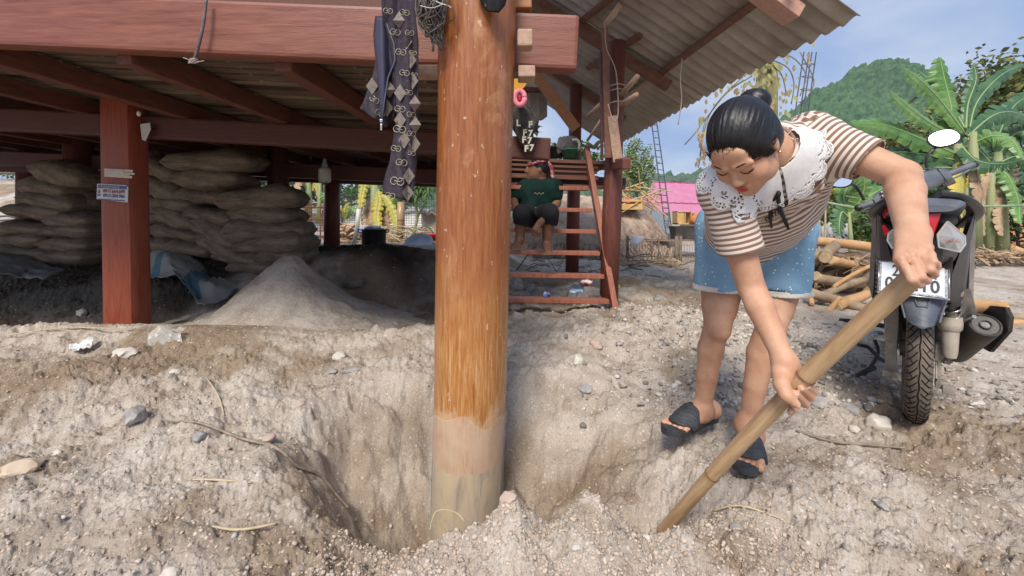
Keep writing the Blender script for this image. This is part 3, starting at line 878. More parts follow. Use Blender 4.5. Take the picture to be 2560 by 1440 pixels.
g = MB(); g.beam(at(1503, 414, 3.9), at(1567, 409, 3.05), .065, .085, (0, 0, 1), .012); g.build('beam', W_POST2, house)
# scrap dangling under the joint
g = MB(); g.tube(smoothpts([at(1705, 146, 3.0), at(1701, 200, 3.0), at(1704, 250, 3.0), at(1695, 312, 3.0)], 4), .004, 5); g.build('hanging_cord', MATS['rope'], house, True)

# ---- ladder
lad = thing('ladder', 'red plank ladder leading up to the porch right of the big post', 'ladder', at(1400, 765, 3.35))
g = MB(); g.beam(at(1537, 775, 3.33), at(1466, 372, 3.72), .045, .095, (0, 1, 0), .005); g.build('rail', W_LADDER, lad)
g = MB(); g.beam(at(1205, 775, 3.38), at(1190, 372, 3.78), .045, .095, (0, 1, 0), .005); g.build('rail', W_LADDER, lad)
for py_, yy, xr in [(752, 3.36, 1520), (690, 3.43, 1508), (633, 3.49, 1497), (579, 3.55, 1487), (526, 3.61, 1478), (472, 3.66, 1470)]:
    g = MB(); g.beam(at(1195, py_ - 5, yy), at(xr, py_, yy), .10, .034, (0, 0, 1), .004); g.build('step', W_LADDER, lad)

# ---- things fixed to the posts
stk = thing('phone_sticker', 'creased white and blue phone number sticker on the dark red pillar', 'sticker', at(281, 482, 2.63))
M_WHITEP = mat('sticker_white', (.62, .60, .56), .6, (.50, .48, .46), 30, 4)
M_BLUEP = mat('sticker_blue', (.10, .12, .26), .6); M_REDP = mat('sticker_red', (.32, .05, .07), .6)
g = MB(); cs = at(281, 482, 2.63); Mx = Matrix.Rotation(R(3), 3, 'Y')
poly = [(-.096, -.044), (.1, -.056), (.098, .040), (.085, .052), (-.098, .052)]
g.prism(poly, .002, Mx, cs); g.build('paper', M_WHITEP, stk)
g = MB(); g.box(cs + Mx @ Vector((0, -.0022, .036)), (.180, .001, .022), Mx); g.box(cs + Mx @ Vector((0, -.0022, -.045)), (.165, .001, .007), Mx)
g.box(cs + Mx @ Vector((-.082, -.0022, -.018)), (.020, .001, .010), Mx); g.box(cs + Mx @ Vector((-.082, -.0022, .003)), (.010, .001, .020), Mx); g.build('print_band', M_BLUEP, stk)
def text_mesh(txt, size, m, M, c, name, parent, extr=.0006, sx=1.0, bold=0.0, shear=0.0, space=1.0):
    cu = bpy.data.curves.new('t', 'FONT'); cu.body = txt; cu.size = size; cu.align_x = 'CENTER'; cu.align_y = 'CENTER'; cu.extrude = extr
    cu.offset = bold; cu.shear = shear; cu.space_character = space; cu.resolution_u = 3
    ob = bpy.data.objects.new('t', cu); COL.objects.link(ob)
    dg = bpy.context.evaluated_depsgraph_get(); me = bpy.data.meshes.new_from_object(ob.evaluated_get(dg))
    bpy.data.objects.remove(ob); bpy.data.curves.remove(cu)
    V = [M @ Vector((v.co.x * sx, -v.co.z, v.co.y)) + Vector(c) for v in me.vertices]
    g = MB(); g.add(V, [tuple(p.vertices) for p in me.polygons]); bpy.data.meshes.remove(me)
    return g.build(name, m, parent)
text_mesh('0917.664.699', .030, M_REDP, Mx, cs + Vector((.012, -.003, .008)), 'digits', stk, sx=.83, bold=.0006)
text_mesh('0911.204.966', .030, M_BLUEP, Mx, cs + Vector((.012, -.003, -.020)), 'digits', stk, sx=.83, bold=.0006)
text_mesh('KHOAN GIENG', .017, M_WHITEP, Mx, cs + Vector((-.01, -.004, .036)), 'lettering', stk)
tp = MB(); 
for k in range(7):
    rs = random.Random(k)
    y0 = 424 + k * 2.4; tp.beam(at(261, y0, 2.645 - .001 * k), at(300 + rs.uniform(0, 38), y0 - 2 + rs.uniform(-4, 9), 2.64 - .001 * k), .0015, .012 + .008 * rs.random(), (0, 0, 1))
tag(tp.build('torn_tape', mat('tape', (.50, .42, .34), .7, (.60, .53, .45), 30), None, org=at(290, 432, 2.64)), 'torn strips of pale tape round the dark red pillar above the sticker', 'tape')
g = MB(); g.prism([(-.03, .05), (.025, .06), (.03, .02), (.0, -.06), (-.02, -.05), (-.025, 0)], .003, Matrix.Rotation(.2, 3, 'Z'), at(364, 330, 2.72))
tag(g.build('paper_scrap', M_WHITEP, None, org=at(364, 330, 2.72)), 'torn white and red paper scrap stuck behind the dark red pillar', 'scrap')

# wire tied round the front beam
g = MB(); g.tube(smoothpts([at(516, -6, 1.62), at(508, 60, 1.615), at(495, 120, 1.62), at(484, 156, 1.64)], 4), .006, 8)
wt = tag(g.build('beam_strap', mat('dark_strap', (.10, .075, .08), .45, (.2, .15, .15), 40), None, True, org=at(500, 80, 1.62)), 'dark strap tied round the wide front beam at the left', 'strap')
g = MB(); 
for k in range(4): g.tube([at(486, 154, 1.635) + Vector((.010 * math.cos(a) * (1 + .3 * k), -.012 + .003 * k, .008 * math.sin(a + k))) for a in np.linspace(0, 5.5, 12)], .0018, 5)
g.tube([at(486, 154, 1.62), at(458, 144, 1.61)], .0015, 5); g.tube([at(486, 154, 1.62), at(470, 158, 1.60)], .0015, 5); g.tube([at(486, 156, 1.62), at(510, 152, 1.61)], .0015, 5)
g.build('knot', mat('wire_pale', (.45, .36, .32), .5), wt, True)

# bulb
bl = thing('light_bulb', 'dusty white bulb hanging unlit under the house beam', 'light bulb', at(812, 432, 4.3))
c = at(812, 434, 4.3)
g = MB(); g.lathe(c, [(.0, -.095), (.045, -.092), (.06, -.075), (.062, .03), (.05, .055), (.03, .065), (.0, .066)], 18); g.build('glass', mat('bulb_white', (.62, .60, .57), .4, (.50, .47, .44), 20), bl, True)
g = MB(); g.lathe(c + Vector((0, 0, .06)), [(.028, 0), (.03, .02), (.018, .06), (.018, .09)], 14); g.build('socket', mat('socket_grey', (.35, .33, .31), .5), bl, True)
g = MB(); g.tube([c + Vector((0, 0, .14)), c + Vector((.01, .0, .26))], .005, 6); g.build('cord', mat('cord_black', (.02, .02, .02), .6), bl)
# white hook ends on joists
g = MB(); g.blob(at(347, 284, 2.66), (.012, .012, .018), 2); tag(g.build('ceramic_insulator', mat('ceramic', (.75, .73, .7), .3), None, True, org=at(347, 284, 2.66)), 'small white ceramic insulator at the top right of the dark red pillar', 'insulator')
# ================================================================== SMOOTH SOLIDS FOR BODIES AND CLOTH
class Field:
    """signed distance volume built from tapered limbs and ellipsoids, skinned into one surface"""
    def __init__(s, lo, hi, h):
        s.lo = np.array(lo, float); s.h = h
        s.n = np.ceil((np.array(hi) - s.lo) / h).astype(int) + 1
        s.D = np.full(tuple(s.n), .2, np.float32)
    def _box(s, lo, hi):
        a = np.clip(np.floor((np.array(lo) - s.lo) / s.h).astype(int), 0, s.n); b = np.clip(np.ceil((np.array(hi) - s.lo) / s.h).astype(int) + 1, 0, s.n)
        ax = [s.lo[i] + s.h * np.arange(a[i], b[i]) for i in range(3)]
        return (slice(a[0], b[0]), slice(a[1], b[1]), slice(a[2], b[2])), ax[0][:, None, None], ax[1][None, :, None], ax[2][None, None, :]
    def _comb(s, sl, d, k, op):
        D = s.D[sl]
        if D.size == 0: return
        if op == 'add':
            if k > 0:
                hh = np.clip(.5 + .5 * (D - d) / k, 0, 1); s.D[sl] = D * (1 - hh) + d * hh - k * hh * (1 - hh)
            else: s.D[sl] = np.minimum(D, d)
        else:
            d = -d
            if k > 0:
                hh = np.clip(.5 - .5 * (D - d) / k, 0, 1); s.D[sl] = D * (1 - hh) + d * hh + k * hh * (1 - hh)
            else: s.D[sl] = np.maximum(D, d)
    def cap(s, p0, p1, r0, r1=None, k=.01, side=None, flat=1.0, op='add'):
        """tapered capsule; side = direction of the wide axis, flat = thickness ratio across it"""
        r1 = r0 if r1 is None else r1; p0 = np.array(p0, float); p1 = np.array(p1, float); m = max(r0, r1) + k + 3 * s.h
        sl, x, y, z = s._box(np.minimum(p0, p1) - m, np.maximum(p0, p1) + m)
        v = p1 - p0; L2 = max(v @ v, 1e-12); dx, dy, dz = x - p0[0], y - p0[1], z - p0[2]
        t = np.clip((dx * v[0] + dy * v[1] + dz * v[2]) / L2, 0, 1)
        qx, qy, qz = dx - t * v[0], dy - t * v[1], dz - t * v[2]; r = r0 + (r1 - r0) * t
        if side is not None and flat != 1.0:
            a = v / math.sqrt(L2); w = np.array(side, float); w = w - a * (w @ a); w /= np.linalg.norm(w); nn = np.cross(a, w)
            f = qx * nn[0] + qy * nn[1] + qz * nn[2]; e = (1 / flat - 1) * f
            l = np.sqrt((qx + nn[0] * e) ** 2 + (qy + nn[1] * e) ** 2 + (qz + nn[2] * e) ** 2)
            d = (l - r) * np.where(l > 1e-6, np.sqrt(qx * qx + qy * qy + qz * qz) / np.maximum(l, 1e-6), 1)
        else: d = np.sqrt(qx * qx + qy * qy + qz * qz) - r
        s._comb(sl, d, k, op); return s
    def ell(s, c, r, M=None, k=.01, op='add'):
        c = np.array(c, float); r = np.array(r, float); M = np.eye(3) if M is None else np.array(M, float); m = r.max() + k + 3 * s.h
        sl, x, y, z = s._box(c - m, c + m); dx, dy, dz = x - c[0], y - c[1], z - c[2]
        u = [(dx * M[0, i] + dy * M[1, i] + dz * M[2, i]) for i in range(3)]
        k0 = np.sqrt(sum((u[i] / r[i]) ** 2 for i in range(3))); k1 = np.sqrt(sum((u[i] / r[i] ** 2) ** 2 for i in range(3)))
        d = k0 * (k0 - 1) / np.maximum(k1, 1e-9); d = np.where(k0 < .05, -r.min(), d)
        s._comb(sl, d, k, op); return s
    def chain(s, P, Rr, k=.01, **kw):
        for i in range(len(P) - 1): s.cap(P[i], P[i + 1], Rr[i], Rr[i + 1], k, **kw)
        return s
    def plane(s, p, n, k=0.0, lo=None, hi=None):
        """cut away the side n points to"""
        p = np.array(p, float); n = np.array(n, float); n /= np.linalg.norm(n)
        lo = s.lo if lo is None else lo; hi = s.lo + s.h * s.n if hi is None else hi
        sl, x, y, z = s._box(lo, hi); d = (x - p[0]) * n[0] + (y - p[1]) * n[1] + (z - p[2]) * n[2]
        s._comb(sl, -d.astype(np.float32), k, 'sub'); return s
    def sample(s, P):
        q = (np.asarray(P, float) - s.lo) / s.h; q = np.clip(q, 0, s.n - 1.001); i = np.floor(q).astype(int); f = q - i; r = 0
        for a in (0, 1):
            for b in (0, 1):
                for c in (0, 1):
                    w = (f[..., 0] if a else 1 - f[..., 0]) * (f[..., 1] if b else 1 - f[..., 1]) * (f[..., 2] if c else 1 - f[..., 2])
                    r = r + w * s.D[i[..., 0] + a, i[..., 1] + b, i[..., 2] + c]
        return r
    def skin(s):
        D = s.D; nx, ny, nz = D.shape; S = D < 0
        cnt = np.zeros((nx - 1, ny - 1, nz - 1), np.int8)
        for a in (0, 1):
            for b in (0, 1):
                for c in (0, 1): cnt += S[a:nx - 1 + a, b:ny - 1 + b, c:nz - 1 + c]
        act = (cnt > 0) & (cnt < 8); I = np.argwhere(act); idx = np.full(act.shape, -1, np.int32); idx[act] = np.arange(len(I))
        acc = np.zeros((len(I), 3)); num = np.zeros(len(I)); cr = [(a, b, c) for a in (0, 1) for b in (0, 1) for c in (0, 1)]
        val = {q: D[I[:, 0] + q[0], I[:, 1] + q[1], I[:, 2] + q[2]] for q in cr}
        for q in cr:
            for ax in range(3):
                if q[ax] == 0:
                    w = list(q); w[ax] = 1; w = tuple(w); a, b = val[q], val[w]; m = (a < 0) != (b < 0)
                    t = np.where(m, a / np.where(m, a - b, 1), 0); p = np.tile(np.array(q, float), (len(I), 1)); p[:, ax] = t
                    acc[m] += p[m]; num[m] += 1
        V = (I + acc / num[:, None]) * s.h + s.lo; F = []
        for ax in range(3):
            o = [i for i in range(3) if i != ax]
            sa = [slice(None)] * 3; sb = [slice(None)] * 3; sa[ax] = slice(0, -1); sb[ax] = slice(1, None)
            A, B = S[tuple(sa)], S[tuple(sb)]; E = np.argwhere(A != B); fl = A[E[:, 0], E[:, 1], E[:, 2]]
            ok = (E[:, o[0]] > 0) & (E[:, o[1]] > 0) & (E[:, o[0]] < D.shape[o[0]] - 1) & (E[:, o[1]] < D.shape[o[1]] - 1); E, fl = E[ok], fl[ok]
            def g(d0, d1):
                q = E.copy(); q[:, o[0]] -= d0; q[:, o[1]] -= d1; return idx[q[:, 0], q[:, 1], q[:, 2]]
            f = np.stack([g(1, 1), g(0, 1), g(0, 0), g(1, 0)], 1)
            if ax == 1: fl = ~fl
            f[~fl] = f[~fl][:, ::-1]; F.append(f)
        return V, np.concatenate(F)

def relax(V, F, it=2, lam=.5):
    """smooth the vertex positions a little (quads)"""
    for _ in range(it):
        acc = np.zeros_like(V); n = np.zeros(len(V))
        for a, b in ((0, 1), (1, 2), (2, 3), (3, 0)):
            np.add.at(acc, F[:, a], V[F[:, b]]); np.add.at(n, F[:, a], 1); np.add.at(acc, F[:, b], V[F[:, a]]); np.add.at(n, F[:, b], 1)
        V = V + lam * (acc / np.maximum(n, 1)[:, None] - V)
    return V
def skin_obj(name, fld, mats, parent, it=2, V=None, F=None):
    if V is None: V, F = fld.skin(); V = relax(V, F, it)
    o0 = np.array(ORG[parent]) if parent is not None else np.zeros(3)
    o = np_mesh(name, V - o0, F, mats)
    if parent is not None: o.parent = parent; ORG[o] = Vector(o0)
    return o, V, F
def attr(o, name, vals):
    a = o.data.attributes.new(name, 'FLOAT', 'POINT'); a.data.foreach_set('value', np.asarray(vals, np.float32))
# ================================================================== WOMAN WITH THE BAMBOO HANDLE
def nrm(v): v = np.array(v, float); return v / np.linalg.norm(v)
def V3(v): return np.array([v[0], v[1], v[2]], float)
def ray_hit(fld, px, py, t0=.6, t1=2.2, lvl=0.0):
    o_ = np.array([0, 0, CAMZ]); d = V3(at(px, py, 1.0)) - o_; ts = np.arange(t0, t1, .0015)
    P = o_ + ts[:, None] * d; inb = np.all((P > fld.lo + .01) & (P < fld.lo + fld.h * (fld.n - 2) - .01), 1)
    v = np.where(inb, fld.sample(np.clip(P, fld.lo, fld.lo + fld.h * (fld.n - 2))), 9); k = np.argmax(v < lvl)
    return P[k] if v[k] < lvl else P[np.argmin(v)]
def grad(fld, p):
    e = fld.h; g = np.array([fld.sample(np.array(p) + np.eye(3)[i] * e) - fld.sample(np.array(p) - np.eye(3)[i] * e) for i in range(3)]); return g / max(np.linalg.norm(g), 1e-9)

def skin_mat(name, c1, c2, c3):
    m = mat(name, c1, .50, c2, 14, 8, .38, .55, 260, ramp=(.28, .72), col3=c3, sss=.10, rvar=.12, bdist=.0016); return m
M_SKIN = skin_mat('skin', (.44, .225, .135), (.62, .375, .25), (.545, .30, .19))

# ---- bamboo handle
PB = np.array([.452, 1.268, -.095]); PT = np.array([.786, .777, .785]); AX = nrm(PT - PB); PL = np.linalg.norm(PT - PB)
def polec(t): return PB + AX * PL * t + np.array([-.006, 0, .020]) * math.sin(math.pi * min(max(t, 0), 1))
def pole_r(t): return .0175 + .0010 * t
bam = thing('bamboo_pole', 'thick yellow brown bamboo handle held by the woman and pushed into the pit', 'bamboo pole', tuple(PB))
M_BAM = mat('bamboo', (.30, .175, .09), .40, (.55, .385, .22), 5, 7, .5, .2, 60, (14, 14, 1.2), ramp=(.28, .72), col3=(.44, .285, .15), rvar=.12, coat=.15, dist=.6, bdist=.002)
def orient_tex(o, a):
    """turn a one-piece part so that its own z runs along a (grain follows the pole)"""
    q = Vector((0, 0, 1)).rotation_difference(Vector(a)); Mi = q.to_matrix().inverted()
    for v in o.data.vertices: v.co = Mi @ v.co
    o.rotation_mode = 'QUATERNION'; o.rotation_quaternion = q
g = MB(); pts = []; rad = []
nodes = [.277, .65]
for t in np.linspace(0, .972, 90):
    b = Vector(polec(t))
    r = pole_r(t)
    for nd in nodes:
        d = (t - nd) * PL; r += .0018 * math.exp(-(d / .006) ** 2) - .0012 * math.exp(-((d + .012) / .006) ** 2)
    if t < .02: r *= .9 + .1 * t / .02
    pts.append(b); rad.append(r)
g.tube(pts, rad, 24); o = g.build('cane', M_BAM, bam, True); orient_tex(o, AX)
for nd in nodes:
    g = MB(); b = Vector(polec(nd))
    g.tube([b - Vector(AX) * .0035, b + Vector(AX) * .0015], [pole_r(nd) + .0022] * 2, 24, cap=False)
    g.build('node', mat('bamboo_node', (.20, .10, .05), .6, (.34, .20, .11), 40, 4, .3), bam, True)

woman = thing('person', 'woman with a black hair bun, striped brown shirt and blue shorts, bending down to dig', 'person', (.76, 1.45, .09))
lo, hi = (.40, .70, .03), (1.09, 1.68, 1.22)
B = Field(lo, hi, .0028)
# joints
PEL = np.array([.860, 1.49, .80]); NK = np.array([.650, 1.085, 1.030]); T = nrm(NK - PEL)
S = nrm(np.array([.95, -.12, .288])); S = nrm(S - T * (S @ T)); F_ = nrm(np.cross(S, T))
LS, LE, LW = np.array([.808, 1.125, 1.072]), V3(at(2255, 438, .985)), V3(at(2281, 586, .840))
RS, RE, RW = np.array([.545, 1.085, .925]), V3(at(1878, 718, 1.095)), V3(at(1961, 903, .992))
LH, LTH, LK, LA = np.array([.945, 1.47, .82]), np.array([.905, 1.425, .65]), np.array([.838, 1.36, .512]), np.array([.797, 1.42, .155])
RH, RTH, RK, RA = np.array([.775, 1.52, .82]), np.array([.752, 1.50, .64]), np.array([.712, 1.455, .493]), np.array([.695, 1.535, .155])
# head frame
FV = nrm([-.50, -.35, -.80]); UV = nrm(np.array([-.65, -.45, .61])); UV = nrm(UV - FV * (UV @ FV)); LV = nrm(np.cross(UV, FV))
rl = R(1); LV, UV = LV * math.cos(rl) - UV * math.sin(rl), UV * math.cos(rl) + LV * math.sin(rl)
HC = np.array([.549, .994, 1.022]); HM = np.stack([LV, FV, UV], 1); HS = .90
def hd(x, y, z): return HC + HM @ (np.array([x, y, z]) * HS)
# torso
mid = PEL + T * .22
B.cap(PEL - T * .02, mid, .145, .112, .03, S, .66); B.cap(mid, NK - T * .09, .112, .125, .04, S, .66)
B.cap(NK - T * .10 - S * .09, NK - T * .10 + S * .09, .06, .06, .04)
B.cap(NK - T * .03, hd(0, -.03, -.05), .052, .050, .03)
# arms
def limb(P, Rr, k=.006, **kw): B.chain(P, Rr, k, **kw)
limb([LS, LS * .45 + LE * .55, LE], [.043, .039, .0355]); limb([LE, LE * .70 + LW * .30, LW], [.0350, .0355, .0255])
limb([RS, RS * .45 + RE * .55, RE], [.042, .038, .033]); limb([RE, RE * .72 + RW * .28, RW], [.033, .0335, .0225])
B.cap(NK - T * .09, LS, .050, .045, .04); B.cap(NK - T * .09, RS, .050, .045, .04)
# legs
def leg(H_, TH, K, A, inw):
    B.chain([H_, TH, TH * .35 + K * .65], [.086, .074, .057], .012)
    B.cap(TH * .35 + K * .65, K, .056, .0455, .008); B.cap(K + np.array([0, -.006, .012]), K + np.array([0, -.010, -.022]), .041, .0385, .008)
    back = np.array([0, .016, 0]); c1 = K * .70 + A * .30 + back; c2 = K * .40 + A * .60 + back * .5
    B.chain([K, c1, c2, A], [.0400, .0425, .0350, .0275], .008)
    B.cap(K * .9 + A * .1 - back, A - back * .3, .024, .019, .01)
leg(LH, LTH, LK, LA, 1); leg(RH, RTH, RK, RA, -1)
# feet
def foot(A, heel, toe, tag_):
    d = nrm([toe[0] - heel[0], toe[1] - heel[1], 0]); sd = np.array([d[1], -d[0], 0]); L = np.linalg.norm(toe - heel); up = np.array([0, 0, 1])
    hb = heel + up * .030; B.ell(hb + d * .012, (.034, .030, .032), np.stack([d, sd, up], 1), .015)
    B.cap(A, hb + d * .02, .032, .030, .025); B.cap(A + d * .008, heel + d * L * .50 + up * .038, .034, .027, .03)
    B.cap(hb, heel + d * L * .55 + up * .026, .029, .030, .02, sd, .9); B.cap(heel + d * L * .45 + up * .028, heel + d * L * .72 + up * .021, .034, .041, .02, sd, .50)
    for j in range(5):
        q = (j - 2) * .0165; ln = [.115, .07, .055, .04, .02][j] if tag_ == 'L' else [.02, .04, .055, .07, .115][j]
        big = (j == 0) if tag_ == 'L' else (j == 4)
        r = .0125 if big else .0088
        b = heel + d * L * .74 + sd * q + up * .018; e = heel + d * (L * .74 + (.052 if big else .028 + ln * .25)) + sd * q * 1.12 + up * .014
        B.cap(b, e, r * 1.05, r, .005)
    return d, sd, L
RHe, RTo = np.array([.755, 1.585, .108]), np.array([.560, 1.475, .100])
LHe, LTo = np.array([.838, 1.455, .085]), np.array([.722, 1.295, .080])
fR = foot(RA, RHe, RTo, 'R'); fL = foot(LA, LHe, LTo, 'L')
# hands on the handle
def pole_frame(t):
    c = polec(t); tocam = np.array([0, 0, CAMZ]) - c; cc = nrm(tocam - AX * (tocam @ AX)); e = np.cross(AX, cc)
    if (e[0] - e[2] * 1.0) < 0: e = -e      # e points right-down as seen
    return c, cc, e
def pp(t, phi, r):
    c, cc, e = pole_frame(t); a = R(phi); return c + (cc * math.cos(a) + e * math.sin(a)) * (pole_r(t) + r)
tt = lambda m: m / PL
NAIL = []
# her left hand, back of the hand to the camera, at the upper end
kn = []
for j, (a0, a1, a2, a3) in enumerate([((2251, 650), (2279, 700), (2298, 712), (2300, 700)), ((2276, 640), (2302, 692), (2316, 702), (2318, 690)), ((2298, 629), (2325, 674), (2335, 686), (2338, 676)), ((2318, 621), (2333, 655), (2342, 667), (2344, 659))]):
    r = [.0074, .0076, .0074, .0066][j]; k0, k1, k2, k3 = at(*a0, .792), at(*a1, .763), at(*a2, .774), at(*a3, .795)
    k0, k1, k2, k3 = V3(k0), V3(k1), V3(k2), V3(k3); kn.append(k0); B.ell(k0 + np.array([0, -.003, .002]), (r * 1.15,) * 3, None, .005)
    B.chain([k0, k0 * .5 + k1 * .5 + np.array([0, -.002, .001]), k1], [r * 1.08, r * 1.0, r * 1.04], .003); B.cap(k1, k2, r * 1.03, r * .97, .003); B.cap(k2, k3, r * .95, r * .85, .003)
kc = sum(kn) / 4
for j in range(4): B.cap(LW + (kn[j] - kc) * .45, kn[j] + np.array([0, .003, .002]), .0185, .0095, .006)
B.cap(LW, kc * .55 + LW * .45, .028, .022, .010, kn[3] - kn[0], .62)
th = [LW + (kn[0] - kc) * .3, V3(at(2260, 655, .835)), V3(at(2272, 688, .845)), V3(at(2292, 700, .85))]
B.chain(th, [.016, .013, .0115, .0105], .008)
# her right hand, palm to the camera, thumb crossing in front
FR = [[(1972, 950, 1.00), (1990, 985, 1.004), (1992, 1008, .978), (1977, 1030, .953)], [(1976, 946, 1.00), (2002, 988, 1.006), (2013, 1010, .972), (1989, 984, .9395)],
      [(1982, 938, 1.00), (2012, 974, 1.006), (2026, 993, .970), (2002, 970, .9390)], [(1990, 930, 1.00), (2022, 962, 1.004), (2034, 980, .972), (2018, 966, .945)]]
for j, q in enumerate(FR):
    P4 = [V3(at(*u)) for u in q]; r = [.0088, .0092, .0090, .0080][j]
    B.chain(P4[:3], [r * 1.1, r, r], .004); B.cap(P4[2], P4[3], r, r * .88, .003); B.cap(RW + (P4[0] - RW) * .2, P4[0], .020, .013, .012)
    ax_ = nrm(P4[3] - P4[2]); tocam = nrm(np.array([0, 0, CAMZ]) - P4[3]); nn_ = nrm(tocam - ax_ * (tocam @ ax_)); NAIL.append((P4[3] + nn_ * r * .62, nn_, ax_, r * .55))
B.cap(RW, V3(at(1962, 945, .985)), .0265, .024, .014); B.cap(RW, V3(at(1985, 928, .985)), .0225, .016, .012)
thb = [V3(at(1953, 935, .980)), V3(at(1954, 962, .955)), V3(at(1966, 990, .938)), V3(at(1990, 1010, .930))]
B.chain(thb, [.0205, .0165, .0125, .0096], .008)
ax_ = nrm(thb[3] - thb[2]); tocam = nrm(np.array([0, 0, CAMZ]) - thb[3]); nn_ = nrm(tocam - ax_ * (tocam @ ax_)); NAIL.append((thb[3] + nn_ * .0062, nn_, ax_, .0058))
# head
def he(x, y, z, r, k=.01, op='add'): B.ell(hd(x, y, z), np.array(r) * HS, HM, k, op)
he(0, -.012, .030, (.0680, .092, .082), .01)
he(0, .030, -.028, (.059, .058, .076), .02); he(0, .050, -.072, (.034, .036, .034), .02); he(0, .070, -.090, (.019, .016, .016), .014)
for q in (-1, 1):
    he(q * .036, .057, -.032, (.029, .026, .031), .016); he(q * .048, .020, -.062, (.018, .034, .024), .016)
    he(q * .031, .091, .006, (.020, .012, .013), .008, 'sub')
    he(q * .030, .0765, .004, (.0155, .013, .0125), .003)
    B.cap(hd(q * .014, .090, .019), hd(q * .047, .077, .020), .0075, .0065, .008)
    he(q * .0115, .0945, -.031, (.0078, .008, .0062), .005); he(q * .070, -.008, -.004, (.007, .017, .029), .006)
    he(q * .0715, .000, .012, (.006, .012, .012), .004)
B.cap(hd(0, .084, .008), hd(0, .099, -.025), .0078, .0095, .010); he(0, .102, -.029, (.0105, .0078, .0078), .006)
he(0, .072, .045, (.042, .016, .03), .02)
B.cap(hd(-.015, .086, -.054), hd(.015, .086, -.054), .0062, .0062, .006); B.cap(hd(-.012, .085, -.065), hd(.012, .085, -.065), .0068, .0068, .006)
o_body, bV, bF = skin_obj('body', B, M_SKIN, woman, 1)

# lips, brows, lash lines
M_LIP = mat('lips_red', (.42, .055, .045), .4, (.50, .10, .08), 60, 3, .5)
M_DARK = mat('hair_fine', (.022, .014, .012), .6)
g = MB(); g.tube([hd(-.021, .0865, -.0585), hd(-.012, .0925, -.0545), hd(-.004, .0945, -.053), hd(0, .0938, -.054), hd(.004, .0945, -.053), hd(.012, .0925, -.0545), hd(.021, .0865, -.0585)], [.001, .0030, .0036, .0034, .0036, .0030, .001], 8)
g.tube([hd(-.020, .0862, -.0595), hd(-.010, .0915, -.064), hd(0, .093, -.0655), hd(.010, .0915, -.064), hd(.020, .0862, -.0595)], [.001, .0040, .0048, .0040, .001], 8)
g.build('lips', M_LIP, woman, True)
for q in (-1, 1):
    g = MB(); g.tube([hd(q * .012, .0965, .0215), hd(q * .024, .0945, .0265), hd(q * .036, .0885, .0275), hd(q * .050, .0785, .0225)], [.0012, .0026, .0022, .0008], 6, flat=.6)
    g.build('eyebrow', M_DARK, woman, True)
    g = MB(); g.tube([hd(q * .0165, .0870, -.0015), hd(q * .024, .0895, -.0055), hd(q * .033, .0885, -.0065), hd(q * .042, .0830, -.004), hd(q * .048, .0775, .0005)], [.0006, .0013, .0016, .0015, .0006], 6)
    g.build('eyelash', M_DARK, woman, True)
    g = MB(); he_ = hd(q * .0075, .0985, -.0352); g.blob(he_, (.0028, .0022, .0020), 1); g.build('nostril', mat('nostril_dark', (.12, .045, .03), .8), woman, True)
M_NAIL = mat('nail', (.66, .42, .34), .3)
g = MB()
for c, n_, d_, r_ in NAIL:
    sd_ = np.cross(n_, d_); Mn = Matrix((Vector(sd_), Vector(d_), Vector(n_))).transposed(); g.blob(c + d_ * .001, (r_ * .95, r_ * 1.15, r_ * .45), 2, Mn)
g.build('fingernails', M_NAIL, woman, True)
# earring
g = MB(); g.lathe(hd(.075, -.002, -.034), [(.0, -.003), (.004, -.002), (.004, .002), (0, .003)], 10); g.build('earring', mat('gold', (.75, .52, .2), .25, metallic=1.0), woman, True)

# ---- hair
Hf = Field(HC - .16, HC + .19, .0026)
def hh_(x, y, z, r, k=.01, op='add'): Hf.ell(hd(x, y, z), np.array(r) * HS, HM, k, op)
hh_(0, -.016, .036, (.0765, .103, .0905), .01); hh_(0, -.050, -.02, (.072, .060, .065), .03)
for q in (-1, 1): hh_(q * .055, .006, .012, (.020, .030, .036), .015)
hh_(0, .118, -.050, (.072, .086, .104), .006, 'sub')
hh_(0, .055, -.075, (.09, .10, .075), .012, 'sub')
for q in (-1, 1): hh_(q * .074, .004, -.012, (.012, .020, .022), .006, 'sub')
BUN = np.array([.004, -.128, .040])
hh_(*BUN, (.042, .034, .037), .004)
hV, hF = Hf.skin(); hV = relax(hV, hF, 2)
bunw = hd(*BUN); bax = nrm(bunw - hd(0, 0, .01))
rel = hV - hd(0, -.01, .02); par = rel @ bax; e1 = nrm(np.cross(bax, LV)); e2 = np.cross(bax, e1)
phi = np.arctan2(rel @ e2, rel @ e1 + 1e-9); pol = np.arccos(np.clip(par / np.linalg.norm(rel, axis=1), -1, 1))
isbun = np.linalg.norm((hV - bunw), axis=1) < .052
rb = hV - bunw; pb_ = np.arctan2(rb @ e2, rb @ e1); spiral = np.where(isbun, (np.linalg.norm(rb - np.outer(rb @ bax, bax), axis=1) * 90 + pb_ * .5) * 1.0, phi * 9)
n_out = (hV - hd(0, -.01, .02)); n_out /= np.linalg.norm(n_out, axis=1)[:, None]
edge = sstep(.0, .02, rel @ UV - .03 + .0 * phi) * .7 + .3
disp = .0016 * (vnoise(spiral * 4.2, pol * 2.2, 3) - .5) + .0022 * (vnoise(spiral * 1.6, pol * 1.5, 5) - .5) + .0008 * (vnoise(spiral * 9, pol * 3, 6) - .5)
hV = hV + n_out * disp[:, None] * 1.0
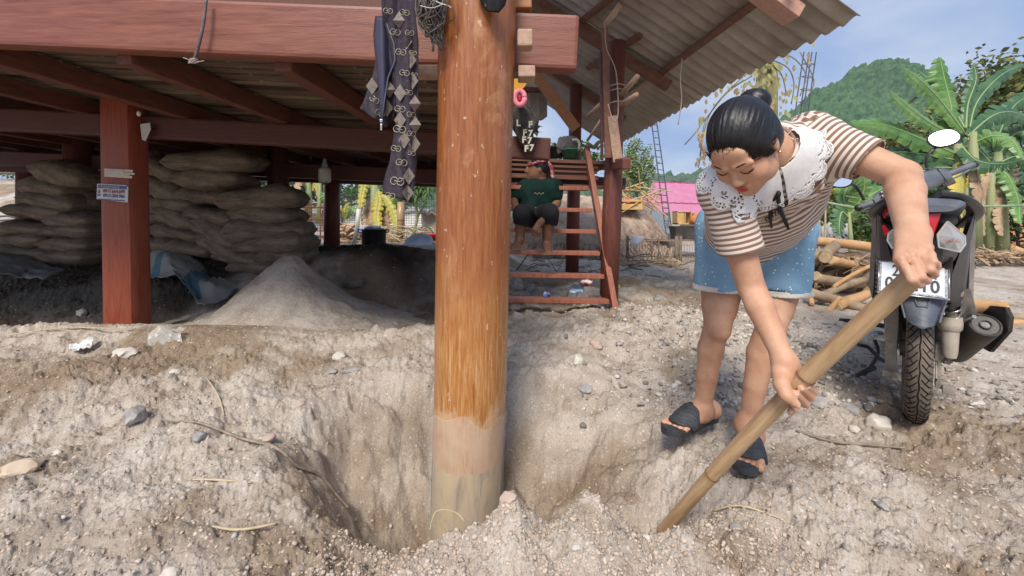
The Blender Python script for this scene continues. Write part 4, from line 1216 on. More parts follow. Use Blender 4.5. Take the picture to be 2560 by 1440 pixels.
def hair_material():
    m = bpy.data.materials.new('black_hair'); m.use_nodes = True; nt = m.node_tree; n = nt.nodes; l = nt.links; b = n['Principled BSDF']
    a = n.new('ShaderNodeAttribute'); a.attribute_name = 'strand'; a2 = n.new('ShaderNodeAttribute'); a2.attribute_name = 'polar'
    cb = n.new('ShaderNodeCombineXYZ'); l.new(a.outputs['Fac'], cb.inputs[0]); l.new(a2.outputs['Fac'], cb.inputs[1])
    mp = n.new('ShaderNodeMapping'); mp.inputs['Scale'].default_value = (9, 1.6, 1); l.new(cb.outputs[0], mp.inputs['Vector'])
    q = n.new('ShaderNodeTexNoise'); q.inputs['Scale'].default_value = 1.6; q.inputs['Detail'].default_value = 6; q.inputs['Roughness'].default_value = .7; l.new(mp.outputs[0], q.inputs['Vector'])
    r = n.new('ShaderNodeValToRGB'); e = r.color_ramp.elements; e[0].position = .35; e[0].color = (.004, .004, .005, 1); e[1].position = .76; e[1].color = (.020, .018, .021, 1)
    l.new(q.outputs['Fac'], r.inputs['Fac']); l.new(r.outputs[0], b.inputs['Base Color']); b.inputs['Roughness'].default_value = .36; b.inputs['Specular IOR Level'].default_value = .42
    bp = n.new('ShaderNodeBump'); bp.inputs['Strength'].default_value = .5; bp.inputs['Distance'].default_value = .0012; l.new(q.outputs['Fac'], bp.inputs['Height']); l.new(bp.outputs['Normal'], b.inputs['Normal'])
    return m
M_HAIR = hair_material()
o_hair, _, _ = skin_obj('hair', None, M_HAIR, woman, V=hV, F=hF)
attr(o_hair, 'strand', spiral); attr(o_hair, 'polar', pol)
g = MB(); rs = random.Random(9)
for i in range(26):      # loose hairs round the hairline and bun
    a = rs.uniform(-1.5, 1.5); base = hd(.074 * math.sin(a), .058 * math.cos(a) + .022, .070 - .05 * abs(math.sin(a)) ** 2)
    tip = base + HM @ np.array([rs.uniform(-.02, .02), rs.uniform(-.01, .012), rs.uniform(-.016, .022)]); g.tube([base, (base + tip) / 2 + HM @ np.array([0, .004, 0]), tip], [.0005, .0004, .0001], 3)
for i in range(24):
    b = bunw + np.array([rs.uniform(-.03, .03), rs.uniform(-.02, .02), rs.uniform(.0, .035)]); g.tube([b, b + np.array([rs.uniform(-.02, .02), 0, rs.uniform(.0, .02)])], [.0005, .0002], 3)
hl = hd(0, 0, 0); loc_ = (hV - hl) @ HM / HS; bs_ = np.abs(B.sample(hV)); cand = np.where((bs_ < .0045) & (loc_[:, 1] > .0) & (loc_[:, 2] > -.02))[0]
for i in range(420):
    if len(cand) == 0: break
    p = hV[cand[rs.randrange(len(cand))]]; nn3 = nrm(p - hd(0, -.01, .02)); tb = bunw - p; tb = nrm(tb - nn3 * (tb @ nn3)); jit = np.array([rs.gauss(0, .0015) for _ in range(3)])
    a0 = p - tb * rs.uniform(.001, .007) - nn3 * .0006 + jit; g.tube([a0, p + nn3 * .0012 + tb * .006 + jit, p + nn3 * .0022 + tb * .022], [.00022, .00045, .0002], 3)
o = g.build('loose_hair', M_DARK, woman); o['kind'] = 'stuff'

# ---- shirt
Sh = Field((.40, .86, .66), (1.08, 1.62, 1.20), .0036)
Sh.cap(PEL + T * .03, mid, .176, .150, .03, S, .74); Sh.cap(mid, NK - T * .10, .150, .148, .04, S, .72)
Sh.ell(mid + F_ * .045 - T * .02, (.13, .10, .085), np.stack([S, T, F_], 1), .05)
Sh.cap(NK - T * .12 - S * .055 + F_ * .055, NK - T * .12 + S * .055 + F_ * .055, .064, .064, .04)
Sh.cap(NK - T * .085, LS, .070, .064, .03); Sh.cap(NK - T * .085, RS, .068, .062, .03); Sh.cap(NK - T * .10, NK - T * .02, .085, .066, .03, S, .9)
LSe = LS + (LE - LS) * .66; RSe = RS + (RE - RS) * .62
Sh.cap(LS - (LE - LS) * .05, LS + (LE - LS) * .80, .0565, .0560, .02); Sh.cap(RS, RS + (RE - RS) * .78, .0560, .0560, .02)
# armpit drape of the raised arm
Sh.cap(LS + (LE - LS) * .2 - np.array([0, -.01, .03]), mid + S * .10, .05, .09, .05)
da, db = nrm(LE - LS), nrm(RE - RS)
Sh.plane(LSe, da, .0, LSe - .12, LSe + np.array([.14, .12, .12])); Sh.plane(RSe, db, 0, RSe - .12, RSe + .12)
Sh.cap(LS + (LE - LS) * .40, LE, .0480, .0525, .0, op='sub'); Sh.cap(RS + (RE - RS) * .38, RE, .0475, .052, .0, op='sub')
hemn = nrm(-T + np.array([0, 0, -.10])); Sh.plane(PEL + T * .020, hemn)
Sh.cap(NK - T * .045, NK + T * .12, .064, .070, .004, op='sub')
sV, sF = Sh.skin(); sV = relax(sV, sF, 2)
def onarm(P, A, Bp):
    v = Bp - A; t = ((P - A) @ v) / (v @ v); d = np.linalg.norm(P - A - np.clip(t, 0, 1)[:, None] * v, axis=1); return t, d
tL, dL = onarm(sV, LS, LE); tR, dR = onarm(sV, RS, RE)
slL = (tL > -.02) & (dL < .085); slR = (tR > -.30) & (dR < .078)
coord = ((sV - PEL) @ T + .10 * ((sV - PEL) @ F_)) * .78
# cloth waviness
wv = fbm(sV[:, 0] * 9 + sV[:, 2] * 5, sV[:, 1] * 9 - sV[:, 2] * 7, 3, 5); coordw = coord + .006 * wv
coordw = np.where(slL, tL * np.linalg.norm(LE - LS), coordw); coordw = np.where(slR, tR * np.linalg.norm(RE - RS) + .004, coordw)
# folds
q1 = (sV - LS) @ S; q2 = (sV - LS) @ T; ang = np.arctan2(q1 + .02, -q2 + .001); rr_ = np.hypot(q1, q2)
fold = .0042 * np.sin(ang * 17 + 2 * wv) * np.exp(-(rr_ / .16) ** 2) + .0035 * np.sin(coord * 75 + 3 * wv + 4 * ((sV - PEL) @ S)) * sstep(.22, .05, coord) + .0045 * wv
fold = np.where(slL | slR, .003 * fbm(sV[:, 0] * 16, sV[:, 1] * 16 + sV[:, 2] * 16, 3, 8), fold)
nn = np.zeros_like(sV); a_, b_, c_ = sV[sF[:, 0]], sV[sF[:, 1]], sV[sF[:, 2]]; fn = np.cross(b_ - a_, c_ - a_)
for j in range(4): np.add.at(nn, sF[:, j], fn)
nn /= np.maximum(np.linalg.norm(nn, axis=1), 1e-12)[:, None]
if np.sum(nn * (sV - sV.mean(0))) < 0: nn = -nn
sV = sV + nn * fold[:, None]
def stripe_mat():
    m = bpy.data.materials.new('striped_knit'); m.use_nodes = True; nt = m.node_tree; n = nt.nodes; l = nt.links; b = n['Principled BSDF']
    a = n.new('ShaderNodeAttribute'); a.attribute_name = 'stripe'
    d = n.new('ShaderNodeMath'); d.operation = 'DIVIDE'; d.inputs[1].default_value = .0138; l.new(a.outputs['Fac'], d.inputs[0])
    f = n.new('ShaderNodeMath'); f.operation = 'FRACT'; l.new(d.outputs[0], f.inputs[0])
    r = n.new('ShaderNodeValToRGB'); e = r.color_ramp.elements
    e[0].position = .0; e[0].color = (.62, .52, .45, 1); e[1].position = .5; e[1].color = (.62, .52, .45, 1)
    for p, c in ((.04, (.70, .61, .54)), (.46, (.68, .59, .52)), (.54, (.245, .145, .10)), (.96, (.23, .135, .092))):
        q = e.new(p); q.color = (*c, 1)
    l.new(f.outputs[0], r.inputs['Fac'])
    tc = n.new('ShaderNodeTexCoord'); nz = n.new('ShaderNodeTexNoise'); nz.inputs['Scale'].default_value = 420; l.new(tc.outputs['Object'], nz.inputs['Vector'])
    mx = n.new('ShaderNodeMixRGB'); mx.blend_type = 'MULTIPLY'; mx.inputs[0].default_value = .35; l.new(r.outputs[0], mx.inputs[1]); l.new(nz.outputs['Color'], mx.inputs[2]); 
    l.new(r.outputs[0], b.inputs['Base Color']); b.inputs['Roughness'].default_value = .9; b.inputs['Specular IOR Level'].default_value = .15
    b.inputs['Sheen Weight'].default_value = .2
    bp = n.new('ShaderNodeBump'); bp.inputs['Strength'].default_value = .35; bp.inputs['Distance'].default_value = .0015; l.new(nz.outputs['Fac'], bp.inputs['Height']); l.new(bp.outputs['Normal'], b.inputs['Normal'])
    return m
o_sh, _, _ = skin_obj('shirt', None, stripe_mat(), woman, V=sV, F=sF)
attr(o_sh, 'stripe', coordw)

# ---- lace collar: a mesh laid on the shirt, its eyelets cut out
M_LACE = mat('white_lace', (.78, .77, .76), .85, (.70, .69, .69), 60, 3, .15, .5, 260, bdist=.001)
def collar():
    Q = NK - T * .075 + F_ * .012; NT = 300; res = .0019; g = MB(); n_r = 52
    th_ = np.linspace(-math.pi * .985, math.pi * .985, NT)      # 0 = back, +-pi = front opening
    ph = np.linspace(R(33), R(165), 150); rows = []; smax = []
    for q in th_:
        dr = math.cos(q) * -F_ + math.sin(q) * S
        D_ = np.cos(ph)[:, None] * T + np.sin(ph)[:, None] * dr; rr = np.arange(.03, .22, .002)
        P = Q + D_[:, None, :] * rr[None, :, None]; P = np.clip(P, Sh.lo + .005, Sh.lo + Sh.h * (Sh.n - 3)); v = Sh.sample(P)
        ins = v < -.0; last = np.where(ins.any(1), ins.shape[1] - 1 - np.argmax(ins[:, ::-1], 1), 0)
        # first exit from the body along the ray
        out = (v > 0); k = np.argmax(out & (np.arange(len(rr))[None, :] > 8), 1); ex_ = ins[:, :-1] & ~ins[:, 1:]; ke = np.where(ex_.any(1), np.argmax(ex_, 1), last); pts = Q + D_ * (np.minimum(rr[ke], .165)[:, None] + .001)
        st = np.linalg.norm(pts - (Q + T * .0), axis=1)
        seg = np.r_[0, np.cumsum(np.linalg.norm(np.diff(pts, axis=0), axis=1))]
        L = .080 + .050 * ((1 - math.cos(q)) / 2) ** 1.5
        L = L + .0018 * abs(math.sin(q * 42))
        smax.append(L); s_ = np.linspace(0.0, L, n_r); row = np.stack([np.interp(s_, seg, pts[:, i]) for i in range(3)], 1); rows.append(row)
    A = np.array(rows)                         # NT x n_r x 3
    for _ in range(2): A[1:-1] = .5 * A[1:-1] + .25 * (A[:-2] + A[2:]); A[:, 1:-1] = .5 * A[:, 1:-1] + .25 * (A[:, :-2] + A[:, 2:])
    gn = np.cross(np.gradient(A, axis=0), np.gradient(A, axis=1)); gn /= np.linalg.norm(gn, axis=2)[..., None]
    if np.sum(gn * (A - Q)) < 0: gn = -gn
    s2 = np.linspace(0, 1, n_r)[None, :]; A = A + gn * (.0055 + .003 * s2 + .0012 * np.sin(s2 * 60))[..., None]
    for _ in range(8): A = A + gn * np.clip(.0075 - Sh.sample(A), -.004, .01)[..., None] * .6
    for _ in range(3): A[1:-1] = .5 * A[1:-1] + .25 * (A[:-2] + A[2:]); A[:, 1:-1] = .5 * A[:, 1:-1] + .25 * (A[:, :-2] + A[:, 2:])
    # cells, holes
    arc = np.cumsum(np.r_[0, np.linalg.norm(np.diff(A[:, -1], axis=0), axis=1)]); V = A.reshape(-1, 3); F = []
    lens = np.array(smax)
    for i in range(NT - 1):
        for j in range(n_r - 1):
            d_edge = lens[i] * (1 - (j + .5) / (n_r - 1)); u = arc[i] * (.72 + .28 * (j / n_r)); hole = False; d_edge -= .026 * (1 - abs(math.sin(math.pi * (arc[i] - arc[-1] / 2) / .066)) ** .6)
            if d_edge < 0: continue
            for row_, (dd, sp_) in enumerate(((.0065, .0085), (.0140, .0092))):
                uu = (u / sp_ + .5 * row_) % 1 - .5
                if ((uu * sp_) ** 2 + ((d_edge - dd) * .75) ** 2) < .0023 ** 2: hole = True
            # flowers
            fu = (u / .040) % 1 - .5; x_ = fu * .040; y_ = d_edge - .031; rr = math.hypot(x_, y_); an = math.atan2(y_, x_)
            if .0024 < rr < .0085 and abs(((an / (2 * math.pi) * 5) % 1) - .5) * 2 < .52 - 20 * abs(rr - .0055): hole = True
            if not hole: a = i * n_r + j; F.append((a, a + 1, a + n_r + 1, a + n_r))
    o0 = np.array(ORG[woman]); o = np_mesh('lace_collar', V - o0, np.array(F), M_LACE); o.parent = woman
    md = o.modifiers.new('solid', 'SOLIDIFY'); md.thickness = .0016; md.offset = 0
    return A
CA = collar()

# ribbon tie and stitched lettering on the chest
M_RIB = mat('black_ribbon', (.012, .012, .014), .6, None, 40, 3, .35)
def ribbon_on(pts, w, name, lift=.004, m=M_RIB, fld=Sh):
    P = [ray_hit(fld, *q) for q in pts]; N = [grad(fld, p) for p in P]; P = [p + n_ * (lift + .010 * max(0, 1 - i / 2.5)) for i, (p, n_) in enumerate(zip(P, N))]; g = MB(); rows = []
    for i in range(len(P)):
        d = nrm(P[min(i + 1, len(P) - 1)] - P[max(i - 1, 0)]); s_ = nrm(np.cross(d, N[i])); w_ = w * (1 if i < len(P) - 1 else .55)
        rows.append([P[i] - s_ * w_, P[i] + N[i] * .0006, P[i] + s_ * w_])
    g.grid(rows); o = g.build(name, m, woman, True); md = o.modifiers.new('solid', 'SOLIDIFY'); md.thickness = .0012; return o
ribbon_on([(1936, 478), (1930, 495), (1924, 520), (1924, 545), (1928, 568)], .0045, 'ribbon_tail')
ribbon_on([(1936, 478), (1942, 500), (1952, 530), (1963, 555), (1970, 572)], .0050, 'ribbon_tail')
g = MB(); c = ray_hit(Sh, 1937, 477); c = c + grad(Sh, c) * .016; g.blob(c, (.006, .006, .009), 2); g.build('ribbon_knot', M_RIB, woman, True)
lett = [[(1915, 550), (1912, 543), (1917, 540), (1922, 545)],
        [(1931, 541), (1930, 530), (1936, 528), (1938, 537), (1937, 526), (1942, 522), (1945, 532), (1944, 521), (1949, 519), (1953, 528)],
        [(1955, 517), (1951, 513), (1954, 508), (1959, 511), (1958, 518), (1961, 513)], [(1963, 513), (1960, 505), (1964, 510), (1967, 508), (1964, 500), (1969, 505), (1972, 503), (1968, 494), (1973, 491), (1977, 497), (1976, 501)],
        [(1921, 547), (1925, 551), (1929, 545)]]
g = MB()
for L_ in lett:
    P = [ray_hit(Sh, *q) for q in L_]; P = [p + grad(Sh, p) * .0035 for p in P]; g.tube(smoothpts([Vector(p) for p in P], 3), .0014, 5)
g.build('embroidered_script', M_RIB, woman, True)

# ---- shorts
St = Field((.60, 1.24, .56), (1.12, 1.70, .96), .0036)
St.ell(PEL + np.array([0, .0, .01]), (.172, .120, .135), np.stack([nrm([.93, -.25, 0]), nrm([.25, .93, 0]), [0, 0, 1]], 1), .03)
for Hh, TH, K in ((LH, LTH, LK), (RH, RTH, RK)):
    d = nrm(TH - Hh); St.cap(Hh, TH + d * .03, .108, .094, .03, None, 1); St.cap(TH - d * .02, TH + d * .10, .085, .088, 0, op='sub')
St.plane((0, 0, .617), (0.02, -.02, -1))
tV, tF = St.skin(); tV = relax(tV, tF, 2)
wf = fbm(tV[:, 0] * 11, tV[:, 2] * 9 + tV[:, 1] * 5, 4, 12); ctr = np.array([.86, 1.48, 0]); ro = tV - ctr; ro[:, 2] = 0; ro /= np.linalg.norm(ro, axis=1)[:, None]
tV = tV + ro * (wf * .010)[:, None]
def denim():
    m = mat('blue_printed_cotton', (.155, .29, .42), .9, (.24, .39, .52), 9, 5, .15, .4, 300, ramp=(.3, .7), bdist=.001); nt = m.node_tree; n = nt.nodes; l = nt.links; b = bsdf(m)
    src = b.inputs['Base Color'].links[0].from_socket; tc = n.new('ShaderNodeTexCoord')
    v = n.new('ShaderNodeTexVoronoi'); v.inputs['Scale'].default_value = 62; v.inputs['Randomness'].default_value = .55; l.new(tc.outputs['Object'], v.inputs['Vector'])
    s_ = n.new('ShaderNodeSeparateColor'); l.new(v.outputs['Color'], s_.inputs[0])
    th = n.new('ShaderNodeMath'); th.operation = 'MULTIPLY'; th.inputs[1].default_value = .26; l.new(s_.outputs[0], th.inputs[0])
    lt = n.new('ShaderNodeMath'); lt.operation = 'LESS_THAN'; l.new(v.outputs['Distance'], lt.inputs[0]); l.new(th.outputs[0], lt.inputs[1])
    mx = n.new('ShaderNodeMixRGB'); mx.inputs[2].default_value = (.66, .74, .80, 1); l.new(lt.outputs[0], mx.inputs[0]); l.new(src, mx.inputs[1]); l.new(mx.outputs[0], b.inputs['Base Color']); return m
o_st, _, _ = skin_obj('shorts', None, denim(), woman, V=tV, F=tF)
M_TRIM = mat('cream_trim', (.70, .66, .60), .9, (.60, .56, .50), 90, 3, .1, .5, 200)
for Hh, TH in ((LH, LTH), (RH, RTH)):
    d = nrm(TH - Hh); zc = .617; c = TH + d * ((TH[2] - zc) / max(-d[2], .1)); rows = []
    for k_ in range(5):
        row = []
        for a in np.linspace(0, 2 * math.pi, 120, endpoint=False):
            r_ = .0925 + .0015 * k_; wz = -.004 * k_ - (.0025 * abs(math.sin(a * 22)) if k_ == 4 else 0); w_ = 1 + .02 * math.sin(a * 5 + k_)
            row.append((c[0] + r_ * w_ * math.cos(a), c[1] + r_ * w_ * math.sin(a), zc + .004 + wz + .02 * (c[0] - .83) * 0))
        rows.append(row)
    g = MB(); g.grid(rows, closed=True); o = g.build('hem_trim', M_TRIM, woman, True); md = o.modifiers.new('solid', 'SOLIDIFY'); md.thickness = .0015

# ---- slippers
M_RUB = mat('slipper_rubber', (.030, .034, .040), .65, (.060, .066, .072), 30, 4, .4, .4, 120, bdist=.002)
def slipper(heel, toe, side, lab):
    d = nrm([toe[0] - heel[0], toe[1] - heel[1], 0]); sd_ = np.array([d[1], -d[0], 0]) * side; up = np.array([0, 0, 1.]); L = np.linalg.norm((toe - heel)[:2]) + .050
    sp = thing('slipper', lab, 'slipper', tuple(heel)); base = heel - d * .018; zt = .012
    def half(u): return (.033 + .012 * sstep(.3, .72, np.array(u))) * (max(0, 1 - ((u - .78) / .235) ** 2) ** .5 if u > .78 else 1) * (max(0, 1 - ((.12 - u) / .125) ** 2) ** .5 if u < .12 else 1)
    out = []
    us = np.concatenate([np.linspace(.0, .12, 8), np.linspace(.18, .75, 8), np.linspace(.80, 1.01, 12)])
    for u in us: out.append((u, half(u)))
    poly = [(u, h_) for u, h_ in out] + [(u, -h_ * .95) for u, h_ in reversed(out)]
    g = MB(); V = []; n = len(poly)
    for lay, (zz, k) in enumerate(((-.012, .93), (-.007, 1.0), (.004, 1.0), (.010, 1.03), (.014, 1.0), (.011, .90))):
        for u, w in poly: V.append(base + d * (u * L) + sd_ * w * k + up * (zz + .006 * max(0, u - .8) * 4 + .003))
    F = [(i + a * n, (i + 1) % n + a * n, (i + 1) % n + (a + 1) * n, i + (a + 1) * n) for a in range(5) for i in range(n)] + [tuple(range(n - 1, -1, -1)), tuple(range(5 * n, 6 * n))]
    g.add(V, F); autosmooth(g.build('sole', M_RUB, sp), 40)
    rows = []
    for i, u in enumerate(np.linspace(.47, .86, 26)):
        row = []; hgt = .070 - .046 * sstep(.40, .9, np.array(u)); w = half(min(u, .80)) * 1.07
        for k, a in enumerate(np.linspace(0, math.pi, 33)):
            cut = .10 * (1 - math.sin(a)) if i > 12 else 0
            uu = u - (.16 * (abs(math.cos(a)) ** 2)) * (i / 25) + .06 * (abs(math.cos(a)) ** 2) * (1 - i / 25)
            rdg = .0012 * math.sin((u * 95) + 9 * abs(math.cos(a))) 
            row.append(base + d * (uu * L) + sd_ * math.cos(a) * (w + rdg) * (1 + .03 * math.sin(a)) + up * (.006 + (math.sin(a) ** .8) * (hgt + rdg)))
        rows.append(row)
    g = MB(); g.grid(rows); o = g.build('strap', M_RUB, sp, True); md = o.modifiers.new('solid', 'SOLIDIFY'); md.thickness = .004
    return sp
slipper(RHe, RTo, 1, 'black rubber slipper on the woman\'s foot at the rim of the pit')
slipper(LHe, LTo, 1, 'black rubber slipper on the foot partly hidden behind the bamboo handle')
# ================================================================== MOTORBIKE, seen from behind
M_BLK = mat('bike_black', (.018, .018, .020), .38, (.045, .042, .040), 6, 6, .5, .15, 90, rvar=.15)
M_BLKM = mat('bike_matt_black', (.030, .028, .027), .75, (.085, .075, .065), 7, 7, .3, .3, 80)
M_GREYP = mat('bike_grey_plastic', (.085, .095, .12), .55, (.15, .16, .185), 9, 6, .4, .2, 70)
M_FEND = mat('bike_fender', (.085, .10, .135), .5, (.22, .22, .22), 7, 8, .4, .25, 60, ramp=(.45, .8))
M_REDP2 = mat('bike_red', (.50, .010, .018), .25, (.58, .02, .03), 5, 3, .5, coat=.5)
M_TYRE = mat('tyre_rubber', (.040, .034, .029), .9, (.19, .155, .125), 8, 8, .15, .4, 70, ramp=(.3, .62), bdist=.003)
M_GROOVE = mat('tyre_groove', (.012, .010, .009), .95)
M_STEEL = mat('steel', (.50, .50, .50), .3, (.36, .33, .30), 18, 5, .5, metallic=.85)
M_STEELD = mat('dusty_metal', (.26, .235, .20), .6, (.40, .35, .29), 14, 7, .4, .3, 70, metallic=.3)
M_EXH = mat('muffler_dark', (.045, .045, .043), .5, (.11, .09, .072), 6, 7, .45, .25, 50, ramp=(.4, .75))
M_LENS = mat('clear_lens', (.62, .60, .58), .08, None, 30, 3, .7, .15, 30, alpha=.42, coat=.6)
M_REFL = mat('reflector_silver', (.55, .53, .52), .25, (.75, .73, .72), 12, 3, .6, metallic=.7)
M_PLATE = mat('plate_white', (.66, .70, .76), .45, (.60, .64, .70), 10, 4, .4)
M_PLATE2 = mat('plate_frame', (.10, .12, .18), .4, (.42, .42, .44), 160, 2, .5)
M_INK = mat('plate_ink', (.035, .04, .05), .5)
M_MIRR = mat('mirror_glass', (.93, .94, .95), .24, metallic=1.0)
M_DUSTP = mat('dusty_side_panel', (.16, .145, .125), .75, (.34, .30, .26), 6, 8, .25, .3, 50, ramp=(.3, .65))

bike = thing('motorbike', 'dusty black and red motorbike parked on the sand, seen from behind', 'motorbike', (1.645, 1.72, .035))
BL = R(-2)        # a slight lean
# frame of the bike: origin under the rear axle; f = forward, s = right side as seen, u = up
bO = Vector((1.645, 1.72, .035)); bf = Vector((.67, .74, 0)).normalized(); bu = Vector((.02, -.02, 1)).normalized(); bs = bf.cross(bu).normalized(); bu = bs.cross(bf)
BM = Matrix((bs, bf, bu)).transposed()
def b_(s, f, u): return bO + bs * s + bf * f + bu * u
def bt_(s, f, u): return bO + bs * s * .80 + bf * f + bu * u
class BB(MB):
    pass
def bpart(g, name, m, smooth=True, ang=35, parent=bike):
    o = g.build(name, m, parent)
    if smooth: autosmooth(o, ang)
    return o
# wheel: axle at u = .285
WR, TW = .285, .052
def wheel(cf, R0, tw, name):
    g = MB(); rows = []; n = 72
    prof = [(-tw * .55, .20), (-tw * .86, .218), (-tw, .240), (-tw * .93, .258), (-tw * .70, .2735), (-tw * .36, .2825), (0, .2855), (tw * .36, .2825), (tw * .70, .2735), (tw * .93, .258), (tw, .240), (tw * .86, .218), (tw * .55, .20)]
    for k in range(n):
        a = 2 * math.pi * k / n; rows.append([b_(x, cf + R0 / .2855 * r * math.cos(a), R0 + R0 / .2855 * r * math.sin(a)) for x, r in prof])
    rows.append(rows[0]); g.grid(rows); w = bpart(g, name, M_TYRE, ang=60)
    g = MB(); rows = []
    for k in range(49):
        a = 2 * math.pi * k / 48; rows.append([b_(x, cf + r * math.cos(a), R0 + r * math.sin(a)) for x, r in ((-tw * .62, R0 * .73), (-tw * .55, R0 * .67), (tw * .55, R0 * .67), (tw * .62, R0 * .73))])
    g.grid(rows)
    for k in range(5):
        a = 2 * math.pi * k / 5 + .3; g.beam(b_(0, cf, R0), b_(0, cf + R0 * .68 * math.cos(a), R0 + R0 * .68 * math.sin(a)), .02, .035, bs, .004)
    g.tube([b_(-.05, cf, R0), b_(.05, cf, R0)], .035, 16); bpart(g, 'rim', M_BLKM, parent=w)
    return w
wh = wheel(0, .285, .038, 'rear_wheel'); wheel(1.22, .28, .038, 'front_wheel')
g = MB()
def tread(x, r_, a): return b_(x, (r_) * math.cos(a), .285 + (r_) * math.sin(a))
def trr(x): ax = abs(x) / .038; return float(np.interp(ax, [0, .36, .70, .93, 1], [.2855, .2825, .2735, .258, .240]))
for k in range(150):
    a0 = 2 * math.pi * k / 150; a1 = 2 * math.pi * (k + 1) / 150; x0 = .0015 * math.sin(a0 * 30); x1 = .0015 * math.sin(a1 * 30)
    g.beam(tread(x0, .2856, a0), tread(x1, .2856, a1), .0035, .0022, (0, 0, 1) if abs(math.cos(a0)) > .3 else bs)
for k in range(64):
    for q in (-1, 1):
        a = 2 * math.pi * (k + (.5 if q > 0 else 0)) / 64; P = [tread(q * x, trr(x) + .0006, a + da_) for x, da_ in ((.006, 0), (.015, .05), (.026, .105), (.0355, .135))]
        g.tube(P, [.0016, .0020, .0022, .0016], 4)
        if k % 2: P = [tread(q * x, trr(x) + .0006, a + .05 + da_) for x, da_ in ((.018, 0), (.025, -.045), (.033, -.075))]; g.tube(P, [.0012, .0017, .0014], 4)
bpart(g, 'tread_grooves', M_GROOVE, False, parent=wh)
# rear hugger fender
g = MB(); rows = []
for i, t in enumerate(np.linspace(0, 1, 16)):
    f = -.315 + .085 * t; z = .43 + .19 * t; w = .032 + .042 * min(1, t * 1.5); row = []
    for k in range(13):
        x = -1 + k / 6; d = .030 * x * x + (.012 if abs(x) > .9 else 0); row.append(b_(x * w, f + d, z + (.020 * abs(x) if i == 0 else 0)))
    rows.append(row)
g.grid(rows); o = bpart(g, 'rear_fender', M_FEND, ang=25); o.modifiers.new('s', 'SOLIDIFY').thickness = .004
g = MB()
g.tube([b_(-.030, -.240, .60), b_(-.026, -.262, .55), b_(-.012, -.282, .505), b_(.012, -.282, .505), b_(.026, -.262, .55), b_(.030, -.240, .60)], .0032, 6)
g.tube([b_(-.070, -.230, .57), b_(-.044, -.302, .46)], .003, 6); g.tube([b_(.070, -.230, .57), b_(.044, -.302, .46)], .003, 6); bpart(g, 'ridge', M_GREYP, parent=o)
# number plate
pc = at(2281, 699, 1.535); PM = Matrix(((bs + Vector((0, 0, .0))).normalized(), bf, bu)).transposed() @ Matrix.Rotation(R(-24), 3, 'X')
pw, ph_ = .190, .128
pl = None
g = MB(); g.box(pc, (pw, .004, ph_), PM, .004); o = g.build('plate_frame', M_PLATE2, bike); 
g = MB(); g.box(pc + PM @ Vector((-.002, -.0032, .001)), (pw - .022, .003, ph_ - .012), PM, .001); pl = g.build('number_plate', M_PLATE, bike)
g = MB()
for sx_ in (-1, 1): g.tube([pc + PM @ Vector((sx_ * (pw / 2 - .002), -.002, -ph_ / 2 + .006)), pc + PM @ Vector((sx_ * (pw / 2 - .002), -.002, ph_ / 2 - .006))], .0028, 8)
for sz_ in (-1, 1): g.tube([pc + PM @ Vector((-pw / 2 + .006, -.002, sz_ * (ph_ / 2 - .002))), pc + PM @ Vector((pw / 2 - .006, -.002, sz_ * (ph_ / 2 - .002)))], .0026, 8)
g.build('plate_rim', M_STEEL, bike, True)
text_mesh('2', .062, M_INK, PM, pc + PM @ Vector((-.046, -.0058, .026)), 'digits', pl, sx=.66, bold=.0012)
text_mesh('A', .062, M_INK, PM, pc + PM @ Vector((.048, -.0058, .026)), 'digits', pl, sx=.66, bold=.0012)
text_mesh('003.10', .064, M_INK, PM, pc + PM @ Vector((-.002, -.0058, -.024)), 'digits', pl, sx=.78, bold=.0012, space=1.08)
text_mesh('CSGT CSGT CSGT CSGT CSGT CSGT CSGT', .009, M_PLATE2, PM, pc + PM @ Vector((0, -.0056, -ph_ / 2 + .009)), 'fine_print', pl, sx=.9)
# tail body: black shell with side skirts
def shell(name, pts, m, depth, y0, ang=35, par=bike):
    """faceted panel through photographed outline points, given real depth"""
    P = [at(px, py, y) for px, py, y in pts]; n = len(P); g = MB(); c = sum(P, Vector()) / n
    Q = [p + bf * depth for p in P]; V = P + Q; F = [tuple(range(n)), tuple(range(2 * n - 1, n - 1, -1))] + [(i, i + n, (i + 1) % n + n, (i + 1) % n) for i in range(n)]
    g.add(V, F); o = g.build(name, m, par); return o
def loft(name, secs, m, n=20, ang=40, p=2.6, par=bike):
    """body of superellipse sections: (s, f, u, half width, half height)"""
    g = MB(); rows = []
    for s_, f_, u_, hw, hh in secs:
        row = []
        for k in range(n):
            a = 2 * math.pi * k / n; ca, sa = math.cos(a), math.sin(a); q = (abs(ca) ** p + abs(sa) ** p) ** (-1 / p); row.append(b_(s_ + ca * q * hw * .82, f_, u_ + sa * q * hh))
        rows.append(row)
    g.grid(rows, closed=True); g.add(rows[0], [tuple(range(n))]); g.add(rows[-1], [tuple(range(n - 1, -1, -1))]); return bpart(g, name, m, ang=ang, parent=par)
loft('tail_body', [(0, -.30, .70, .055, .05), (0, -.22, .715, .105, .075), (0, -.05, .70, .135, .11), (0, .15, .66, .145, .15), (0, .40, .56, .13, .20), (0, .62, .48, .11, .18)], M_BLK, 24)
loft('seat', [(0, -.26, .80, .055, .018), (0, -.18, .815, .105, .035), (0, .0, .82, .135, .045), (0, .25, .80, .14, .05), (0, .45, .76, .11, .05), (0, .62, .76, .07, .04)], M_BLKM, 24)
